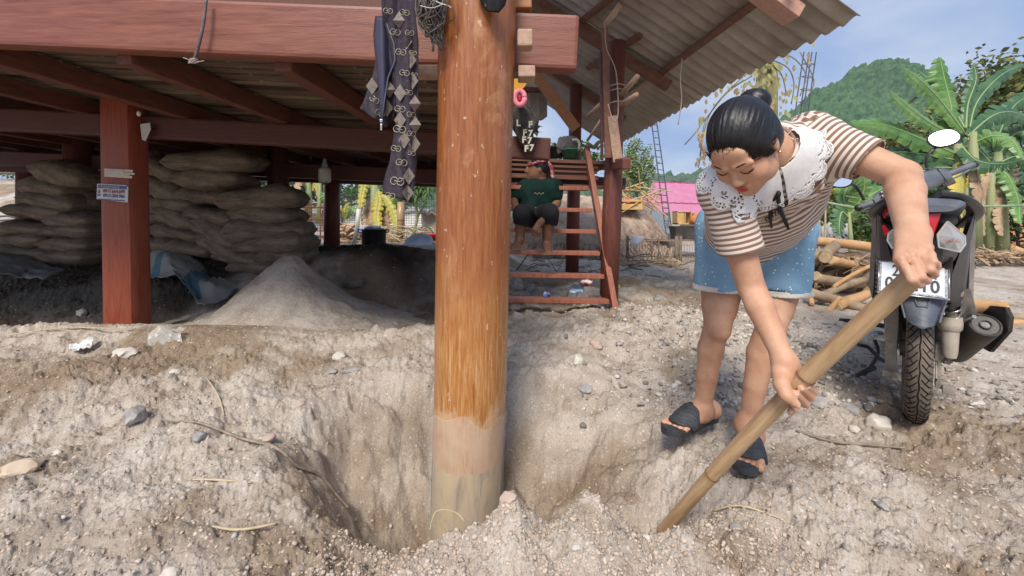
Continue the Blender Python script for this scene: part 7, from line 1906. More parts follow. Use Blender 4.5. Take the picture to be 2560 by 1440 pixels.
# ---- trees and shrubs
tree('tree', 'bushy tree with olive and rusty leaves at the upper right edge', at(2530, 600, 11), at(2540, 255, 11), (2.0, 1.5, 1.35), 6500, .16, M_OLIVE, 11, tr_r=.14, clumps=60)
tree('tree', 'light green tree with airy foliage left of the tall steel ladder frame', at(1590, 560, 13), at(1592, 425, 13), (.62, .6, 1.15), 5200, .085, mat('foliage_light', (.11, .19, .06), .6, (.30, .36, .16), 2.2, 5, .3, ramp=(.32, .68)), 12, tr_r=.07, clumps=40)
tree('tree', 'small tree top showing just above the pink roof', at(1700, 520, 24), at(1690, 470, 24), (.9, .6, .45), 500, .16, M_GRN2, 13, clumps=12)
bsh = [(2070, 520, 9.5, 1.0, .6, M_OLIVE, 'yellow green bush below the striped shirt sleeve, behind the bamboo rail'), (2150, 560, 10, .9, .7, M_GRN1, 'green garden bush behind the motorbike mirror'), (2230, 520, 12, 1.6, 1.1, M_GRN1, 'green shrub behind the young banana plant'), (2330, 470, 12, 1.6, 1.4, M_GRN2, 'dark shrub behind the handlebar'),
       (2545, 560, 8.2, .7, 1.0, M_GRN2, 'dark leafy bush at the right edge beside the orange house'), (2450, 480, 10, 1.6, 1.3, M_GRN2, 'dense dark greenery behind the tall banana plant'), (2290, 350, 14, 1.3, .8, M_OLIVE, 'pale green bush top between hill and banana leaves')]
for i, (px, py, y, rx, rz, m_, lab) in enumerate(bsh):
    c = at(px, py, y); tree('shrub', lab, (c.x, y, .35), c, (rx, .8, rz), 1500, .11 if y < 11 else .16, m_, 30 + i, None, 'shrub', .04, 26, 'foliage')
bs2 = [(740, 470, 9.5, 1.0, .55, 'green bush seen under the house above the wire cage'), (860, 465, 10, 1.1, .6, 'grey green bush seen under the house behind the thin dark post'), (1000, 480, 10.5, .9, .6, 'green bush seen under the house beside the big post'), (650, 470, 10, .6, .5, 'pale bush between the sack stacks'), (120, 430, 12, 2.4, .35, 'strip of green bushes on the bank at the far left'), (1420, 385, 9, .8, .25, 'green bush behind the porch')]
for i, (px, py, y, rx, rz, lab) in enumerate(bs2):
    c = at(px, py, y); tree('shrub', lab, (c.x, y, .5), c, (rx, .6, rz), 1100, .11, [M_GRN2, M_GRN1, M_GRN1][i % 3], 50 + i, None, 'shrub', .03, 24, 'foliage')
# cassava
cs = thing('cassava_plant', 'cassava plant with drooping finger leaves right of the hanging trousers', 'plant', at(1040, 590, 6.8)); g = MB(); g.tube(smoothpts([at(1030, 595, 6.8), at(1042, 550, 6.8), at(1040, 500, 6.8), at(1052, 475, 6.8)], 3), .025, 6); g.tube([at(1042, 545, 6.8), at(1062, 510, 6.8), at(1068, 480, 6.8)], .018, 6); g.build('stem', M_STEM, cs, True)
rs = random.Random(77)
for k in range(16):
    g = MB(); b = at(rs.uniform(1035, 1078), rs.uniform(455, 490), 6.8 + rs.uniform(-.2, .2))
    for j in range(6): a = j * 1.05 + rs.random(); leaf(g, b, (math.cos(a), math.sin(a) * .5, -.25), .17, .035, .8, 3)
    g.build('leaf', M_GRN1, cs)
# trunk with climbing vine behind the woman's head
vt = thing('vine_trunk', 'dead trunk wrapped in yellowing vines behind the woman\'s hair bun', 'tree', at(1915, 620, 4.6)); g = MB(); g.tube([at(1905, 640, 4.6), at(1912, 400, 4.6), at(1918, 165, 4.6)], [.13, .12, .10], 12); g.build('trunk', mat('mossy_bark', (.14, .13, .06), .9, (.30, .27, .13), 9, 7, .2, .6, 30), vt, True)
M_VLF = mat('vine_leaf', (.30, .20, .11), .7, (.30, .32, .13), 3.5, 3, .3, ramp=(.42, .58)); M_VIN = mat('vine_stem', (.22, .18, .10), .8)
for k in range(270):
    g = MB(); px = rs.gauss(1900, 50) if k < 215 else rs.uniform(1750, 2040); py = 120 + 190 * rs.random() ** 1.1 + (px < 1850) * 60 + abs(px - 1915) * (.25 if px < 1915 else -.35); b = at(px, py, rs.uniform(4.2, 4.9)); s_ = rs.uniform(.035, .08)
    leaf(g, b, (rs.uniform(-.7, .7), rs.uniform(-.5, .2), -1), s_, s_ * .62, .2, 3, .3, Vector((0, -1, .1))); g.build('leaf', M_VLF, vt)
g = MB()
for (pts) in ([(1950, 130), (1990, 150), (2015, 190), (2000, 240)], [(1930, 150), (1970, 170), (1985, 210), (1978, 260)], [(1880, 190), (1820, 230), (1770, 290), (1740, 330), (1712, 362)], [(1800, 250), (1765, 300), (1755, 350), (1750, 400), (1745, 420)], [(1860, 200), (1835, 215), (1820, 225)], [(2000, 130), (2035, 200), (2020, 240)], [(1870, 180), (1790, 260), (1760, 330), (1750, 390)], [(1900, 140), (1950, 180), (1965, 230)]):
    g.tube(smoothpts([at(*q, 4.5) for q in pts], 4), .006, 5)
g.build('vine', M_VIN, vt, True)
for k in range(22):
    g = MB(); px = rs.uniform(1742, 1762); b = at(px, rs.uniform(320, 410), 4.5); leaf(g, b, (rs.uniform(-.6, .6), -.2, -1), .06, .035, .2, 3, .3, Vector((0, -1, .1))); g.build('leaf', M_DRY, vt)
# rebar columns
M_REB = mat('rebar', (.075, .085, .13), .7, (.14, .13, .15), 9)
rc = thing('rebar_column', 'steel rod column standing against the sky right of the hair bun', 'rebar column', at(2005, 560, 6)); g = MB()
for (x0, x1, dy) in ((1986, 2006, 0), (1999, 2019, .25), (2006, 2026, 0), (2018, 2037, .25)): g.tube([at(x0 - 20, 560, 6 + dy), at(x0 + 6, 250, 6 + dy), at(x1 + 4, 130, 6 + dy)], .009, 5)
g.build('rod', M_REB, rc); g = MB()
for k in range(12): py = 160 + k * 32; q = (py - 130) / 430 * 44; g.tube([at(2010 - q + .5, py, 6), at(2030 - q, py + 3, 6), at(2040 - q, py, 6.25), at(2020 - q, py - 3, 6.25), at(2010 - q + .5, py, 6)], .006, 4)
g.build('stirrup', M_REB, rc)
lf_ = thing('steel_ladder_frame', 'tall thin steel ladder frame rising above the pink roof', 'ladder frame', at(1668, 620, 9)); g = MB(); g.tube([at(1628, 300, 9), at(1672, 640, 9)], .014, 5); g.tube([at(1641, 300, 9), at(1688, 640, 9)], .014, 5); g.build('rail', M_REB, lf_)
for k in range(20): py = 312 + k * 16; t_ = (py - 300) / 340; g = MB(); g.tube([at(1628 + 44 * t_, py, 9), at(1641 + 47 * t_, py + 1, 9)], .009, 4); g.build('rung', M_REB, lf_)
# overhead cable
g = MB(); g.tube(smoothpts([at(1500, 433, 20), at(1640, 440, 20), at(1760, 440, 20)], 3), .012, 4); tag(g.build('power_line', mat('line_grey', (.2, .22, .26), .6), None, org=at(1640, 440, 20)), 'thin power line crossing the sky above the pink roof', 'power line')

# ---- pink roofed house
M_PINK = mat('pink_metal', (.52, .17, .28), .6, (.58, .23, .34), 3, 4, .35, ramp=(.3, .7)); M_PINKD = mat('pink_metal_trim', (.42, .08, .20), .5); M_WALLW = mat('wall_pale', (.50, .46, .40), .9, (.62, .58, .52), 4, 6)
ph = thing('pink_roof_house', 'house with a wide pink metal roof behind the thatched hut', 'house', at(1700, 600, 15))
def roofquad(name, q, m, ribs, thing_, th=.03):
    g = MB(); A, B_, C_, D_ = [at(*p) for p in q]; rows = []
    for v in np.linspace(0, 1, 5): rows.append([(A.lerp(D_, v)).lerp(B_.lerp(C_, v), u) + Vector((0, 0, .018 * (i % 4 == 0))) for i, u in enumerate(np.linspace(0, 1, ribs * 4 + 1))])
    g.grid(rows); o = g.build(name, m, thing_); md = o.modifiers.new('s', 'SOLIDIFY'); md.thickness = th; return o
roofquad('roof_sheet', ((1632, 457, 16.5), (1900, 468, 16.5), (1890, 514, 14.5), (1602, 506, 14.5)), M_PINK, 14, ph)
roofquad('roof_sheet', ((1600, 509, 14.4), (1890, 517, 14.4), (1890, 540, 13.6), (1596, 531, 13.6)), M_PINK, 14, ph)
g = MB(); g.beam(at(1602, 507, 14.4), at(1890, 515, 14.4), .06, .05); g.beam(at(1632, 456, 16.5), at(1900, 467, 16.5), .12, .08); g.build('ridge_cap', M_PINKD, ph)
g = MB(); g.box(at(1740, 585, 15.3), (3.6, 1.8, 1.45)); g.build('wall', M_WALLW, ph)
roofquad('lean_to_sheet', ((1598, 505, 11.5), (1672, 545, 11.5), (1700, 600, 10), (1610, 560, 10)), mat('grey_mesh_sheet', (.16, .17, .18), .7, (.28, .29, .30), 40, 2), 10, ph)
g = MB(); g.box(at(1684, 580, 10.4), (.25, .15, 1.0)); g.build('pillar', mat('concrete', (.34, .32, .29), .9, (.46, .43, .40), 6, 6), ph)

# ---- thatched hut
M_THATCH = mat('thatch', (.27, .19, .13), .95, (.50, .39, .31), 7, 7, .1, .4, 60, ramp=(.3, .7), col3=(.40, .30, .23))
ht = thing('thatched_hut', 'low hut with a shaggy grey brown thatched roof behind the ladder', 'hut', at(1500, 660, 7.6)); rs = random.Random(5)
ra, rb2 = at(1330, 490, 8.2), at(1575, 508, 8.2); ea, eb = at(1250, 612, 7.2), at(1690, 622, 7.2)
core = MB(); rows = []
for v in np.linspace(0, 1, 14): rows.append([ra.lerp(ea, v).lerp(rb2.lerp(eb, v), u) + Vector((0, -.10 * math.sin(v * 3) + .5 * (abs(u - .5) * 2) ** 3 * v, .10 * math.sin(v * math.pi) + .02 * rs.random())) for u in np.linspace(0, 1, 30)])
core.grid(rows); o = core.build('thatch_layer', M_THATCH, ht); md = o.modifiers.new('s', 'SOLIDIFY'); md.thickness = .08
g = MB()
for k in range(7000):
    v, u = rs.random() ** .9, rs.random(); p = ra.lerp(ea, v).lerp(rb2.lerp(eb, v), u) + Vector((0, -.10 * math.sin(v * 3) + .5 * (abs(u - .5) * 2) ** 3 * v - .03, .10 * math.sin(v * math.pi) + .02))
    d = ((ea - ra).lerp(eb - rb2, u)).normalized() + Vector((rs.gauss(0, .22), rs.gauss(-.05, .1), rs.gauss(-.05, .15))); L_ = rs.uniform(.12, .34) * (1.5 if v > .92 else 1); w = rs.uniform(.006, .014)
    g.add([p + Vector((-w, 0, 0)), p + Vector((w, 0, 0)), p + d * L_], [(0, 1, 2)])
for k in range(1500):
    u = rs.random(); p = ea.lerp(eb, u) + Vector((0, rs.uniform(-.1, .5), rs.uniform(-.05, .05))); w = .012; g.add([p + Vector((-w, 0, 0)), p + Vector((w, 0, 0)), p + Vector((rs.gauss(0, .05), rs.gauss(0, .05), -rs.uniform(.15, .42)))], [(0, 1, 2)])
o = g.build('thatch_straw', M_THATCH, ht); o['kind'] = 'stuff'
for px in (1300, 1420, 1560, 1660): g = MB(); g.tube([at(px, 668, 7.4), at(px, 590, 7.4)], .05, 8); g.build('post', M_BARK, ht, True)
g = MB(); g.box(at(1480, 640, 8.2), (3.0, .05, .45)); g.build('back_wall', mat('mat_wall', (.20, .15, .10), .9, (.30, .24, .17), 20), ht)
# crate with junk on the thatch
ct = thing('wooden_crate', 'yellow wooden crate holding red things on top of the thatched roof', 'crate', at(1568, 522, 7.7)); M_CRATE = mat('crate_wood', (.55, .33, .12), .7, (.66, .44, .20), 8, 5)
c = at(1566, 508, 7.6)
for (dx, dz, sx, sz, sy, dy) in ((0, -.07, .46, .10, .03, -.18), (0, .04, .46, .04, .03, -.18), (-.22, 0, .03, .20, .36, 0), (.22, 0, .03, .20, .36, 0), (0, -.10, .46, .03, .36, 0)):
    g = MB(); g.box(c + Vector((dx, dy, dz)), (sx, sy, sz)); g.build('plank', M_CRATE, ct)
g = MB(); rs = random.Random(8)
for k in range(14): g.blob(c + Vector((rs.uniform(-.18, .15), rs.uniform(-.1, .1), .03 + rs.uniform(-.03, .05))), (.05, .05, .035), 1)
tag(g.build('red_bundle', mat('red_bundle', (.50, .04, .06), .6, (.62, .30, .28), 12), None, True, org=c), 'red cloth bundle inside the yellow crate on the thatch', 'bundle')
for k in range(26):
    g = MB(); a = at(rs.uniform(1540, 1640), rs.uniform(470, 520), 7.6 + rs.uniform(-.2, .3)); d = Vector((rs.uniform(-1, 1), rs.uniform(-.3, .3), rs.uniform(-.6, .6))).normalized(); L_ = rs.uniform(.3, .8); g.tube([a - d * L_ / 2, a + d * L_ / 2], .012, 5)
    tag(g.build('bamboo_stick', M_CRATE if k % 2 else M_STRAW, None, org=a), 'loose bamboo stick in the pile on the thatched roof by the yellow crate', 'stick', 'sticks piled on the thatched roof')
# cabinet, orange pot, black tub on the table
cb = thing('wooden_cabinet', 'small open wooden box standing above the black tub', 'box', at(1706, 562, 8)); c = at(1704, 545, 8)
for (dx, dz, sx, sz, sy, dy) in ((-.12, 0, .02, .24, .25, 0), (.13, 0, .02, .24, .25, 0), (0, .12, .26, .02, .25, 0), (0, -.11, .26, .02, .25, 0), (.02, 0, .02, .22, .22, 0), (-.06, 0, .12, .22, .02, -.10)): g = MB(); g.box(c + Vector((dx, dy, dz)), (sx, sy, sz)); g.build('panel', M_CRATE, cb)
g = MB(); g.lathe(at(1742, 562, 7.8), [(0, 0), (.10, .01), (.13, .08), (.10, .16), (.06, .18), (.05, .22), (0, .23)], 16); tag(g.build('clay_pot', mat('orange_clay', (.55, .17, .05), .5, (.66, .28, .12), 8), None, True, org=at(1742, 562, 7.8)), 'orange clay pot beside the small wooden box', 'pot')
g = MB(); rows = []
for z_, k in ((0, .88), (.22, 1.0), (.25, 1.06), (.25, .98), (.05, .86)): rows.append([at(1708, 600, 7.6) + Vector((.20 * k * (1 if abs(a) < 1 else -1) if 0 else .20 * k * max(-1, min(1, 1.5 * math.cos(t))), .15 * k * max(-1, min(1, 1.5 * math.sin(t))), z_)) for t in np.linspace(0, 2 * math.pi, 24, endpoint=False) for a in (0,)])
g.grid(rows, closed=True); g.add(rows[0], [tuple(range(23, -1, -1))]); tag(g.build('black_tub', M_BLKM, None, org=at(1708, 600, 7.6)), 'black plastic tub on the table behind the wire fence', 'tub')
tb = thing('table', 'rough plank table behind the wire fence', 'table', at(1700, 640, 7.6))
for k in range(4): g = MB(); g.beam(at(1600, 575 + 24, 7.35 + k * .16), at(1760, 580 + 22, 7.35 + k * .16), .14, .03); g.build('plank', M_PALE if False else W_PALE, tb)
for px, yy in ((1615, 7.4), (1750, 7.4), (1630, 7.9), (1752, 7.9)): g = MB(); g.beam(at(px, 603, yy), at(px, 665, yy), .04, .04, (0, 1, 0)); g.build('leg', M_BARK, tb)
# wire fence
wf_ = thing('wire_fence', 'wire netting fence with bamboo posts behind the woman\'s legs', 'fence', at(1660, 685, 6.4)); M_WIRE = mat('fence_wire', (.16, .15, .14), .6, (.26, .22, .18), 12)
for px, w in ((1567, .022), (1628, .012), (1645, .012), (1690, .030), (1700, .022), (1742, .014), (1790, .02)): g = MB(); g.tube([at(px, 686, 6.4), at(px + 2, 590, 6.4)], w, 7); g.build('post', M_BARK, wf_, True)
g = MB(); 
for py in (598, 640, 655): g.tube([at(1567, py, 6.4), at(1790, py + 3, 6.4)], .008, 5)
g.tube([at(1650, 655, 6.4), at(1690, 600, 6.4)], .008, 5); g.build('rail', M_BARK, wf_)
g = MB()
for k in range(34): x = 1567 + k * 7; g.tube([at(x, 598, 6.4), at(x + 4, 620, 6.39), at(x, 642, 6.4), at(x + 4, 664, 6.39), at(x, 684, 6.4)], .0026, 3); g.tube([at(x + 7, 598, 6.4), at(x + 3, 620, 6.41), at(x + 7, 642, 6.4), at(x + 3, 664, 6.41), at(x + 7, 684, 6.4)], .0026, 3)
o = g.build('netting', M_WIRE, wf_); o['kind'] = 'stuff'
sheet('white_cloth', [[(1578, 588, 6.3), (1595, 590, 6.3), (1612, 592, 6.3)], [(1577, 604, 6.3), (1592, 606, 6.25), (1604, 604, 6.3)], [(1580, 618, 6.3), (1586, 622, 6.3), (1592, 616, 6.3)]], mat('white_cloth', (.62, .62, .66), .8), 'white cloth draped over the wire fence', 'cloth', .03, 9, 3)
def junk(name, lab, cat, px0, px1, py0, py1, y, n, m, seed, L=(.1, .4), r=.012, kind='stuff'):
    g = MB(); rs = random.Random(seed)
    for k in range(n):
        px = rs.uniform(px0, px1); yy = y + rs.uniform(-.3, .3); a = at(px, rs.uniform(py0, py1), yy); a.z = max(a.z, Hs(a.x, a.y) + .01); d = Vector((rs.uniform(-1, 1), rs.uniform(-1, 1), rs.uniform(-.25, .35))).normalized(); l_ = rs.uniform(*L); g.tube([a - d * l_ / 2, a + d * .1 * l_ + Vector((0, 0, .02)), a + d * l_ / 2], rs.uniform(.4, 1) * r, 4)
    tag(g.build(name, m, None), lab, cat, kind=kind)
junk('plant_debris', 'low heap of brown plant debris along the foot of the wire fence', 'debris', 1560, 1700, 668, 690, 6.1, 260, M_DRY, 1)
junk('plant_debris', 'dry sticks and rubbish strewn on the flattened ground beyond the ladder', 'debris', 1300, 1760, 640, 700, 5.2, 45, M_BARK, 2, (.05, .4), .008)
junk('dead_leaves', 'fallen leaves and husks at the foot of the banana plants', 'dead leaves', 2390, 2600, 630, 655, 6.0, 300, M_DRY, 3, (.05, .3), .016)
junk('firewood_heap', 'heap of broken firewood seen under the house left of the black pot', 'firewood', 846, 905, 565, 618, 6.8, 120, mat('cut_wood', (.42, .26, .15), .8, (.60, .45, .32), 10), 4, (.08, .3), .030)
junk('straw_litter', 'straw and split bamboo strewn under the yellow banana plant', 'straw', 900, 1090, 570, 618, 7.0, 260, M_STRAW, 5, (.1, .5), .010)
junk('bark_chips', 'dark bark chips scattered on the sandy yard right of the motorbike', 'bark chips', 2400, 2560, 860, 1120, 2.2, 0, M_BARK, 6)
rs = random.Random(6); g = MB()
for k in range(420):
    y = 1.7 + 2.6 * rs.random() ** 1.3; x = y * rs.uniform(.75, 1.45); 
    if x < 1.9 and y < 2.6 and rs.random() < .7: continue
    g.blob((x, y, H(x, y) + .002), (rs.uniform(.004, .022), rs.uniform(.003, .010), .003), 1, Matrix.Rotation(rs.uniform(-.6, .6), 3, 'Z'), .5, 3, k)
tag(g.build('chips', M_BARK, None), 'dark bark chips scattered over the sandy yard right of the motorbike', 'bark chips', kind='stuff')
rk = thing('garden_rake', 'thin metal rake head lying on the yard beyond the motorbike', 'rake', at(2420, 668, 5)); g = MB()
for k in range(5): g.tube([at(2404 + 7 * k, 655, 5.2), at(2412 + 7 * k, 672, 4.9)], .005, 4)
g.tube([at(2402, 660, 5.1), at(2438, 668, 5.0)], .006, 4); g.build('tines', M_REB, rk)

# ---- log pile right of the woman's shorts, logs behind the muffler
M_LOG = mat('log_bark', (.20, .14, .09), .9, (.40, .30, .20), 7, 7, .2, .7, 25, ramp=(.3, .7)); M_LOGO = mat('log_orange', (.42, .22, .09), .75, (.58, .36, .18), 6, 6, .3, .4, 20); M_CUT = mat('log_cut', (.50, .36, .20), .8, (.62, .48, .30), 20, 3)
def log(p, q, r, m, lab, grp='logs piled behind the motorbike', bend=.02, cut=True, seed=0):
    rs = random.Random(seed + int(p.x * 100)); d = (q - p); k = MB(); P = []; Rr = []
    for i, t in enumerate(np.linspace(0, 1, 9)): P.append(p.lerp(q, t) + Vector((0, 0, bend * math.sin(t * 3.1 + seed)))); Rr.append(r * (1 + .10 * rs.uniform(-1, 1)) * (1 - .12 * t))
    t_ = thing('log', lab, 'log', p, grp); k.tube(P, Rr, 12); o = k.build('bark', m, t_, True)
    if cut: k = MB(); dd = d.normalized(); k.tube([p - dd * .004, p + dd * .002], [r * .88, r * .9], 12); k.build('cut_end', M_CUT, t_); k = MB(); k.tube([q - dd * .002, q + dd * .004], [r * .78, r * .76], 12); k.build('cut_end', M_CUT, t_)
    return t_
LG = [((2022, 602, 4.4), (2250, 632, 4.7), .055, M_LOGO, 'long straight orange brown log on top of the pile'), ((2062, 645, 4.0), (2088, 610, 4.3), .055, M_LOG, 'short greenish stub sticking up from the log pile'),
 ((2030, 640, 4.2), (2180, 690, 4.4), .05, M_LOG, 'grey log under the orange one'), ((2078, 650, 4.0), (2170, 660, 4.4), .042, M_LOGO, 'pale log end right of the short stub'), ((2040, 690, 4.0), (2160, 712, 4.2), .05, M_LOG, 'bark-covered log in the middle of the pile'),
 ((2020, 725, 3.7), (2165, 780, 3.5), .045, M_LOG, 'long log sloping down across the front of the pile'), ((2050, 742, 3.7), (2165, 700, 4.1), .035, M_LOG, 'whitish peeling log crossing the front of the pile'), ((2085, 720, 3.8), (2190, 655, 4.2), .018, M_LOGO, 'thin pale branch leaning up from the log pile'),
 ((2092, 770, 3.5), (2170, 728, 3.7), .045, M_LOGO, 'broad split piece of wood at the foot of the log pile'), ((2015, 650, 4.1), (2030, 760, 3.6), .022, M_LOGO, 'upright branch at the left end of the log pile'), ((2060, 780, 3.5), (2100, 745, 3.5), .022, M_LOGO, 'small orange splinter standing at the front of the log pile'),
 ((2375, 752, 3.6), (2520, 778, 3.3), .055, M_LOGO, 'orange log lying behind the muffler'), ((2480, 795, 3.2), (2640, 800, 3.2), .030, M_LOG, 'thin brown log at the right edge below the orange one'), ((2490, 812, 3.1), (2650, 818, 3.1), .028, M_LOGO, 'pale thin log at the right edge, lowest of three'), ((2525, 622, 7), (2600, 640, 6.8), .05, M_LOGO, 'pale log at the right edge in front of the dark bush')]
for i, (a, b, r, m_, lab) in enumerate(LG): log(at(*a), at(*b), r, m_, lab, seed=i)
g = MB(); c = at(2085, 690, 4.5); g.blob(c, (.42, .3, .26), 4, None, .5, 2.2, 4); rt = thing('root_stump', 'big torn root mass inside the log pile', 'stump', c); g.build('stump', mat('root_mass', (.10, .065, .04), .95, (.24, .17, .11), 9, 8, .1, .9, 30), rt)
g = MB(); rs = random.Random(3)
for k in range(60):
    a = rs.uniform(0, 6.28); b = c + Vector((.36 * math.cos(a), -.22, .22 * math.sin(a))); g.tube([b, b + Vector((rs.uniform(-.15, .15), -.08, rs.uniform(-.15, .1))), b + Vector((rs.uniform(-.25, .25), -.12, rs.uniform(-.28, .05)))], [.014, .009, .004], 5)
g.build('roots', M_LOG, rt)
roofq = thing('scrap_sheets', 'stack of pale corrugated scrap sheets beyond the log pile', 'sheets', at(2070, 600, 6.4))
for k in range(4):
    g = MB(); P = []
    for v in (0, .5, 1): P.append([at(2035 + 70 * u + 8 * k, 604 - 30 * v - 5 * k + 4 * math.sin(u * 22), 6.2 + .4 * v + .05 * k) + Vector((0, 0, .03 * math.sin(v * 3))) for u in np.linspace(0, 1, 40)])
    g.grid(P); g.build('sheet', mat('sheet_pale', (.46, .43, .38), .8, (.60, .57, .52), 5, 5) if k % 2 else M_SHEET, roofq, True)

# ---- bamboo rail, garden stakes, excavator, orange house
br = thing('bamboo_rail', 'green bamboo rail running across behind the motorbike', 'rail', at(2200, 520, 5)); M_BGR = mat('bamboo_green', (.20, .30, .17), .5, (.34, .42, .26), 5, 5, .4)
for (p, q) in (((2020, 497, 5), (2180, 528, 5.2)), ((2180, 528, 5.2), (2390, 517, 5.4)), ((2390, 517, 5.4), (2620, 513, 5.6))):
    g = MB(); a, b = at(*p), at(*q); g.tube([a, b], .014, 8); 
    for t in np.linspace(.1, .9, 5): g.tube([a.lerp(b, t), a.lerp(b, t + .008)], .018, 8)
    g.build('cane', M_BGR, br, True)
for px in (2047, 2062): g = MB(); g.tube([at(px, 640, 5), at(px + 2, 480, 5)], .010, 6); tag(g.build('garden_stake', M_STRAW, None, org=at(px, 640, 5)), 'thin pale stake standing right of the striped shirt' if px < 2050 else 'second thin pale stake, nearer to the young banana plant', 'stake')
M_YEL = mat('machine_yellow', (.66, .38, .02), .5, (.72, .45, .05), 4, 4)
ex = thing('excavator', 'yellow excavator half hidden behind the garden, brand name on its arm', 'excavator', at(2100, 600, 13)); g = MB(); g.prism([(-.9, .15), (-.6, .30), (.55, .30), (.85, -.05), (.75, -.22), (.5, .02), (-.7, .0)], .3, MI, at(2072, 492, 13)); g.build('boom', M_YEL, ex)
text_mesh('KOMATSU', .22, mat('decal_dark', (.05, .04, .03), .6), MI, at(2078, 492, 13) + Vector((0, -.17, -.02)), 'lettering', ex, bold=.004)
g = MB(); g.box(at(2148, 585, 12.5), (.5, 1.2, .35), None, .04); g.build('body', M_YEL, ex); g = MB(); g.box(at(2150, 556, 12.5), (.34, .5, .40), None, .03); g.build('cab', mat('cab_dark', (.04, .05, .055), .3), ex); g = MB(); g.box(at(2150, 556, 12.5) - Vector((0, .26, -.02)), (.22, .02, .24)); g.build('cab_window', mat('cab_glass', (.45, .55, .60), .1), ex); g = MB(); g.beam(at(2133, 575, 12.3), at(2133, 600, 12.3), .06, .06, (0, 1, 0)); g.build('track', M_BLKM, ex)
oh = thing('orange_house', 'orange walled house with a patterned vent behind the banana stems', 'house', at(2480, 640, 9)); M_OW = mat('orange_wall', (.50, .20, .11), .85, (.60, .28, .17), 3, 5); g = MB(); g.box(at(2486, 570, 9.4) + Vector((0, .5, 0)), (1.7, .9, 1.4)); g.build('wall', M_OW, oh)
g = MB(); g.box(at(2508, 600, 8.88), (.32, .03, .32)); g.build('vent_back', M_BLKM, oh)
for k in range(4):
    for j in range(4): g = MB(); cc = at(2508, 600, 8.85) + Vector((-.12 + .08 * k, 0, -.12 + .08 * j)); g.tube([cc + Vector((.038 * math.cos(a), 0, .038 * math.sin(a))) for a in np.linspace(0, 2 * math.pi, 9)], .007, 4); g.build('vent_ring', M_OW, oh)
g = MB(); g.beam(at(2455, 565, 8.8), at(2560, 565, 8.8), .12, .05); g.beam(at(2455, 622, 8.8), at(2560, 622, 8.8), .12, .05); g.build('ledge', mat('ledge_orange', (.55, .24, .12), .8), oh)
g = MB(); g.box(at(2500, 635, 8.7), (.5, .05, .14)); g.build('step', mat('white_paint', (.6, .62, .66), .7), oh)
g = MB(); g.beam(at(2500, 655, 8.0), at(2504, 600, 8.0), .20, .03, (0, 1, 0)); g.beam(at(2518, 655, 7.98), at(2520, 605, 7.98), .10, .03, (0, 1, 0)); tag(g.build('grey_sheet', mat('sheet_blue_grey', (.22, .26, .28), .7), None, org=at(2502, 650, 8)), 'blue grey sheets leaning in front of the orange house', 'sheet')
fl = thing('yellow_flowers', 'orange yellow flowers among the banana stems', 'flowers', at(2460, 600, 7.8)); g = MB(); rs = random.Random(4); cards(g, 420, at(2470, 545, 7.9), (.45, .3, .75), .09, rs, clumps=16); g.build('blossom', mat('blossom', (.62, .32, .03), .6, (.70, .45, .06), 6), fl); g = MB(); g.tube([at(2462, 640, 7.9), at(2470, 500, 7.9)], .02, 6); g.build('stem', M_STEM, fl)

# ---- seen under the house
c = at(935, 617, 5.6); kp = thing('cooking_pot', 'large black cooking pot with two handles standing on the ground behind the house', 'pot', c); g = MB(); g.lathe(c, [(0, 0), (.135, 0), (.150, .02), (.158, .22), (.168, .225), (.168, .235), (.150, .233), (.145, .03), (0, .025)], 28); g.build('pot', mat('pot_black', (.02, .02, .022), .4, (.05, .045, .045), 6), kp, True)
for q in (-1, 1): g = MB(); g.tube(smoothpts([c + Vector((q * .155, 0, .19)), c + Vector((q * .20, -.02, .20)), c + Vector((q * .20, -.02, .23)), c + Vector((q * .16, 0, .22))], 3), .008, 6); g.build('handle', M_BLKM, kp, True)
g = MB(); rs = random.Random(2); g.blob(c + Vector((0, 0, .23)), (.13, .12, .05), 3, None, .5, 4, 3); tag(g.build('bag_in_pot', mat('pale_blue_bag', (.50, .56, .66), .4, (.66, .68, .72), 14), None, True, org=c), 'pale blue plastic bag stuffed in the black cooking pot', 'plastic bag')
pp_ = MB(); pp_.tube([at(884, 618, 6.2), at(893, 570, 6.2), at(897, 522, 6.2)], .032, 12); tag(pp_.build('pipe', mat('pvc_white', (.74, .74, .66), .4), None, True, org=at(884, 618, 6.2)), 'white plastic pipe leaning upright left of the black pot', 'pipe')
scrap(890, 620, 5.3, 50, mat('bag_blue', (.04, .28, .55), .35, (.10, .42, .70), 12), 'bright blue plastic bag on the ground left of the black pot', 'plastic bag', 11, 'plastic_bag', .28)
scrap(916, 574, 6.4, 60, mat('tarp_blue', (.12, .25, .50), .5, (.4, .5, .65), 8), 'blue tarpaulin behind the black pot', 'tarp', 12, 'tarp', .25)
c = at(1072, 602, 6.2); g = MB(); g.lathe(c + Vector((0, .1, 0)), [(0, 0), (.13, 0), (.17, .09), (.18, .092), (.15, .02), (0, .01)], 24); tag(g.build('basin', mat('red_plastic', (.62, .02, .03), .4), None, True, org=c), 'red plastic basin beside the big post behind the house', 'basin')
c = at(1048, 613, 5.6); Mb = Matrix.Rotation(R(38), 3, 'X'); g = MB(); g.lathe(c, [(0, 0), (.12, 0), (.18, .05), (.19, .052), (.13, .01), (0, .006)], 28, Mb); tag(g.build('basin', mat('enamel_blue', (.50, .60, .74), .3, (.7, .74, .8), 10), None, True, org=c), 'pale blue enamel basin tilted on the ground in front of the red one', 'basin')
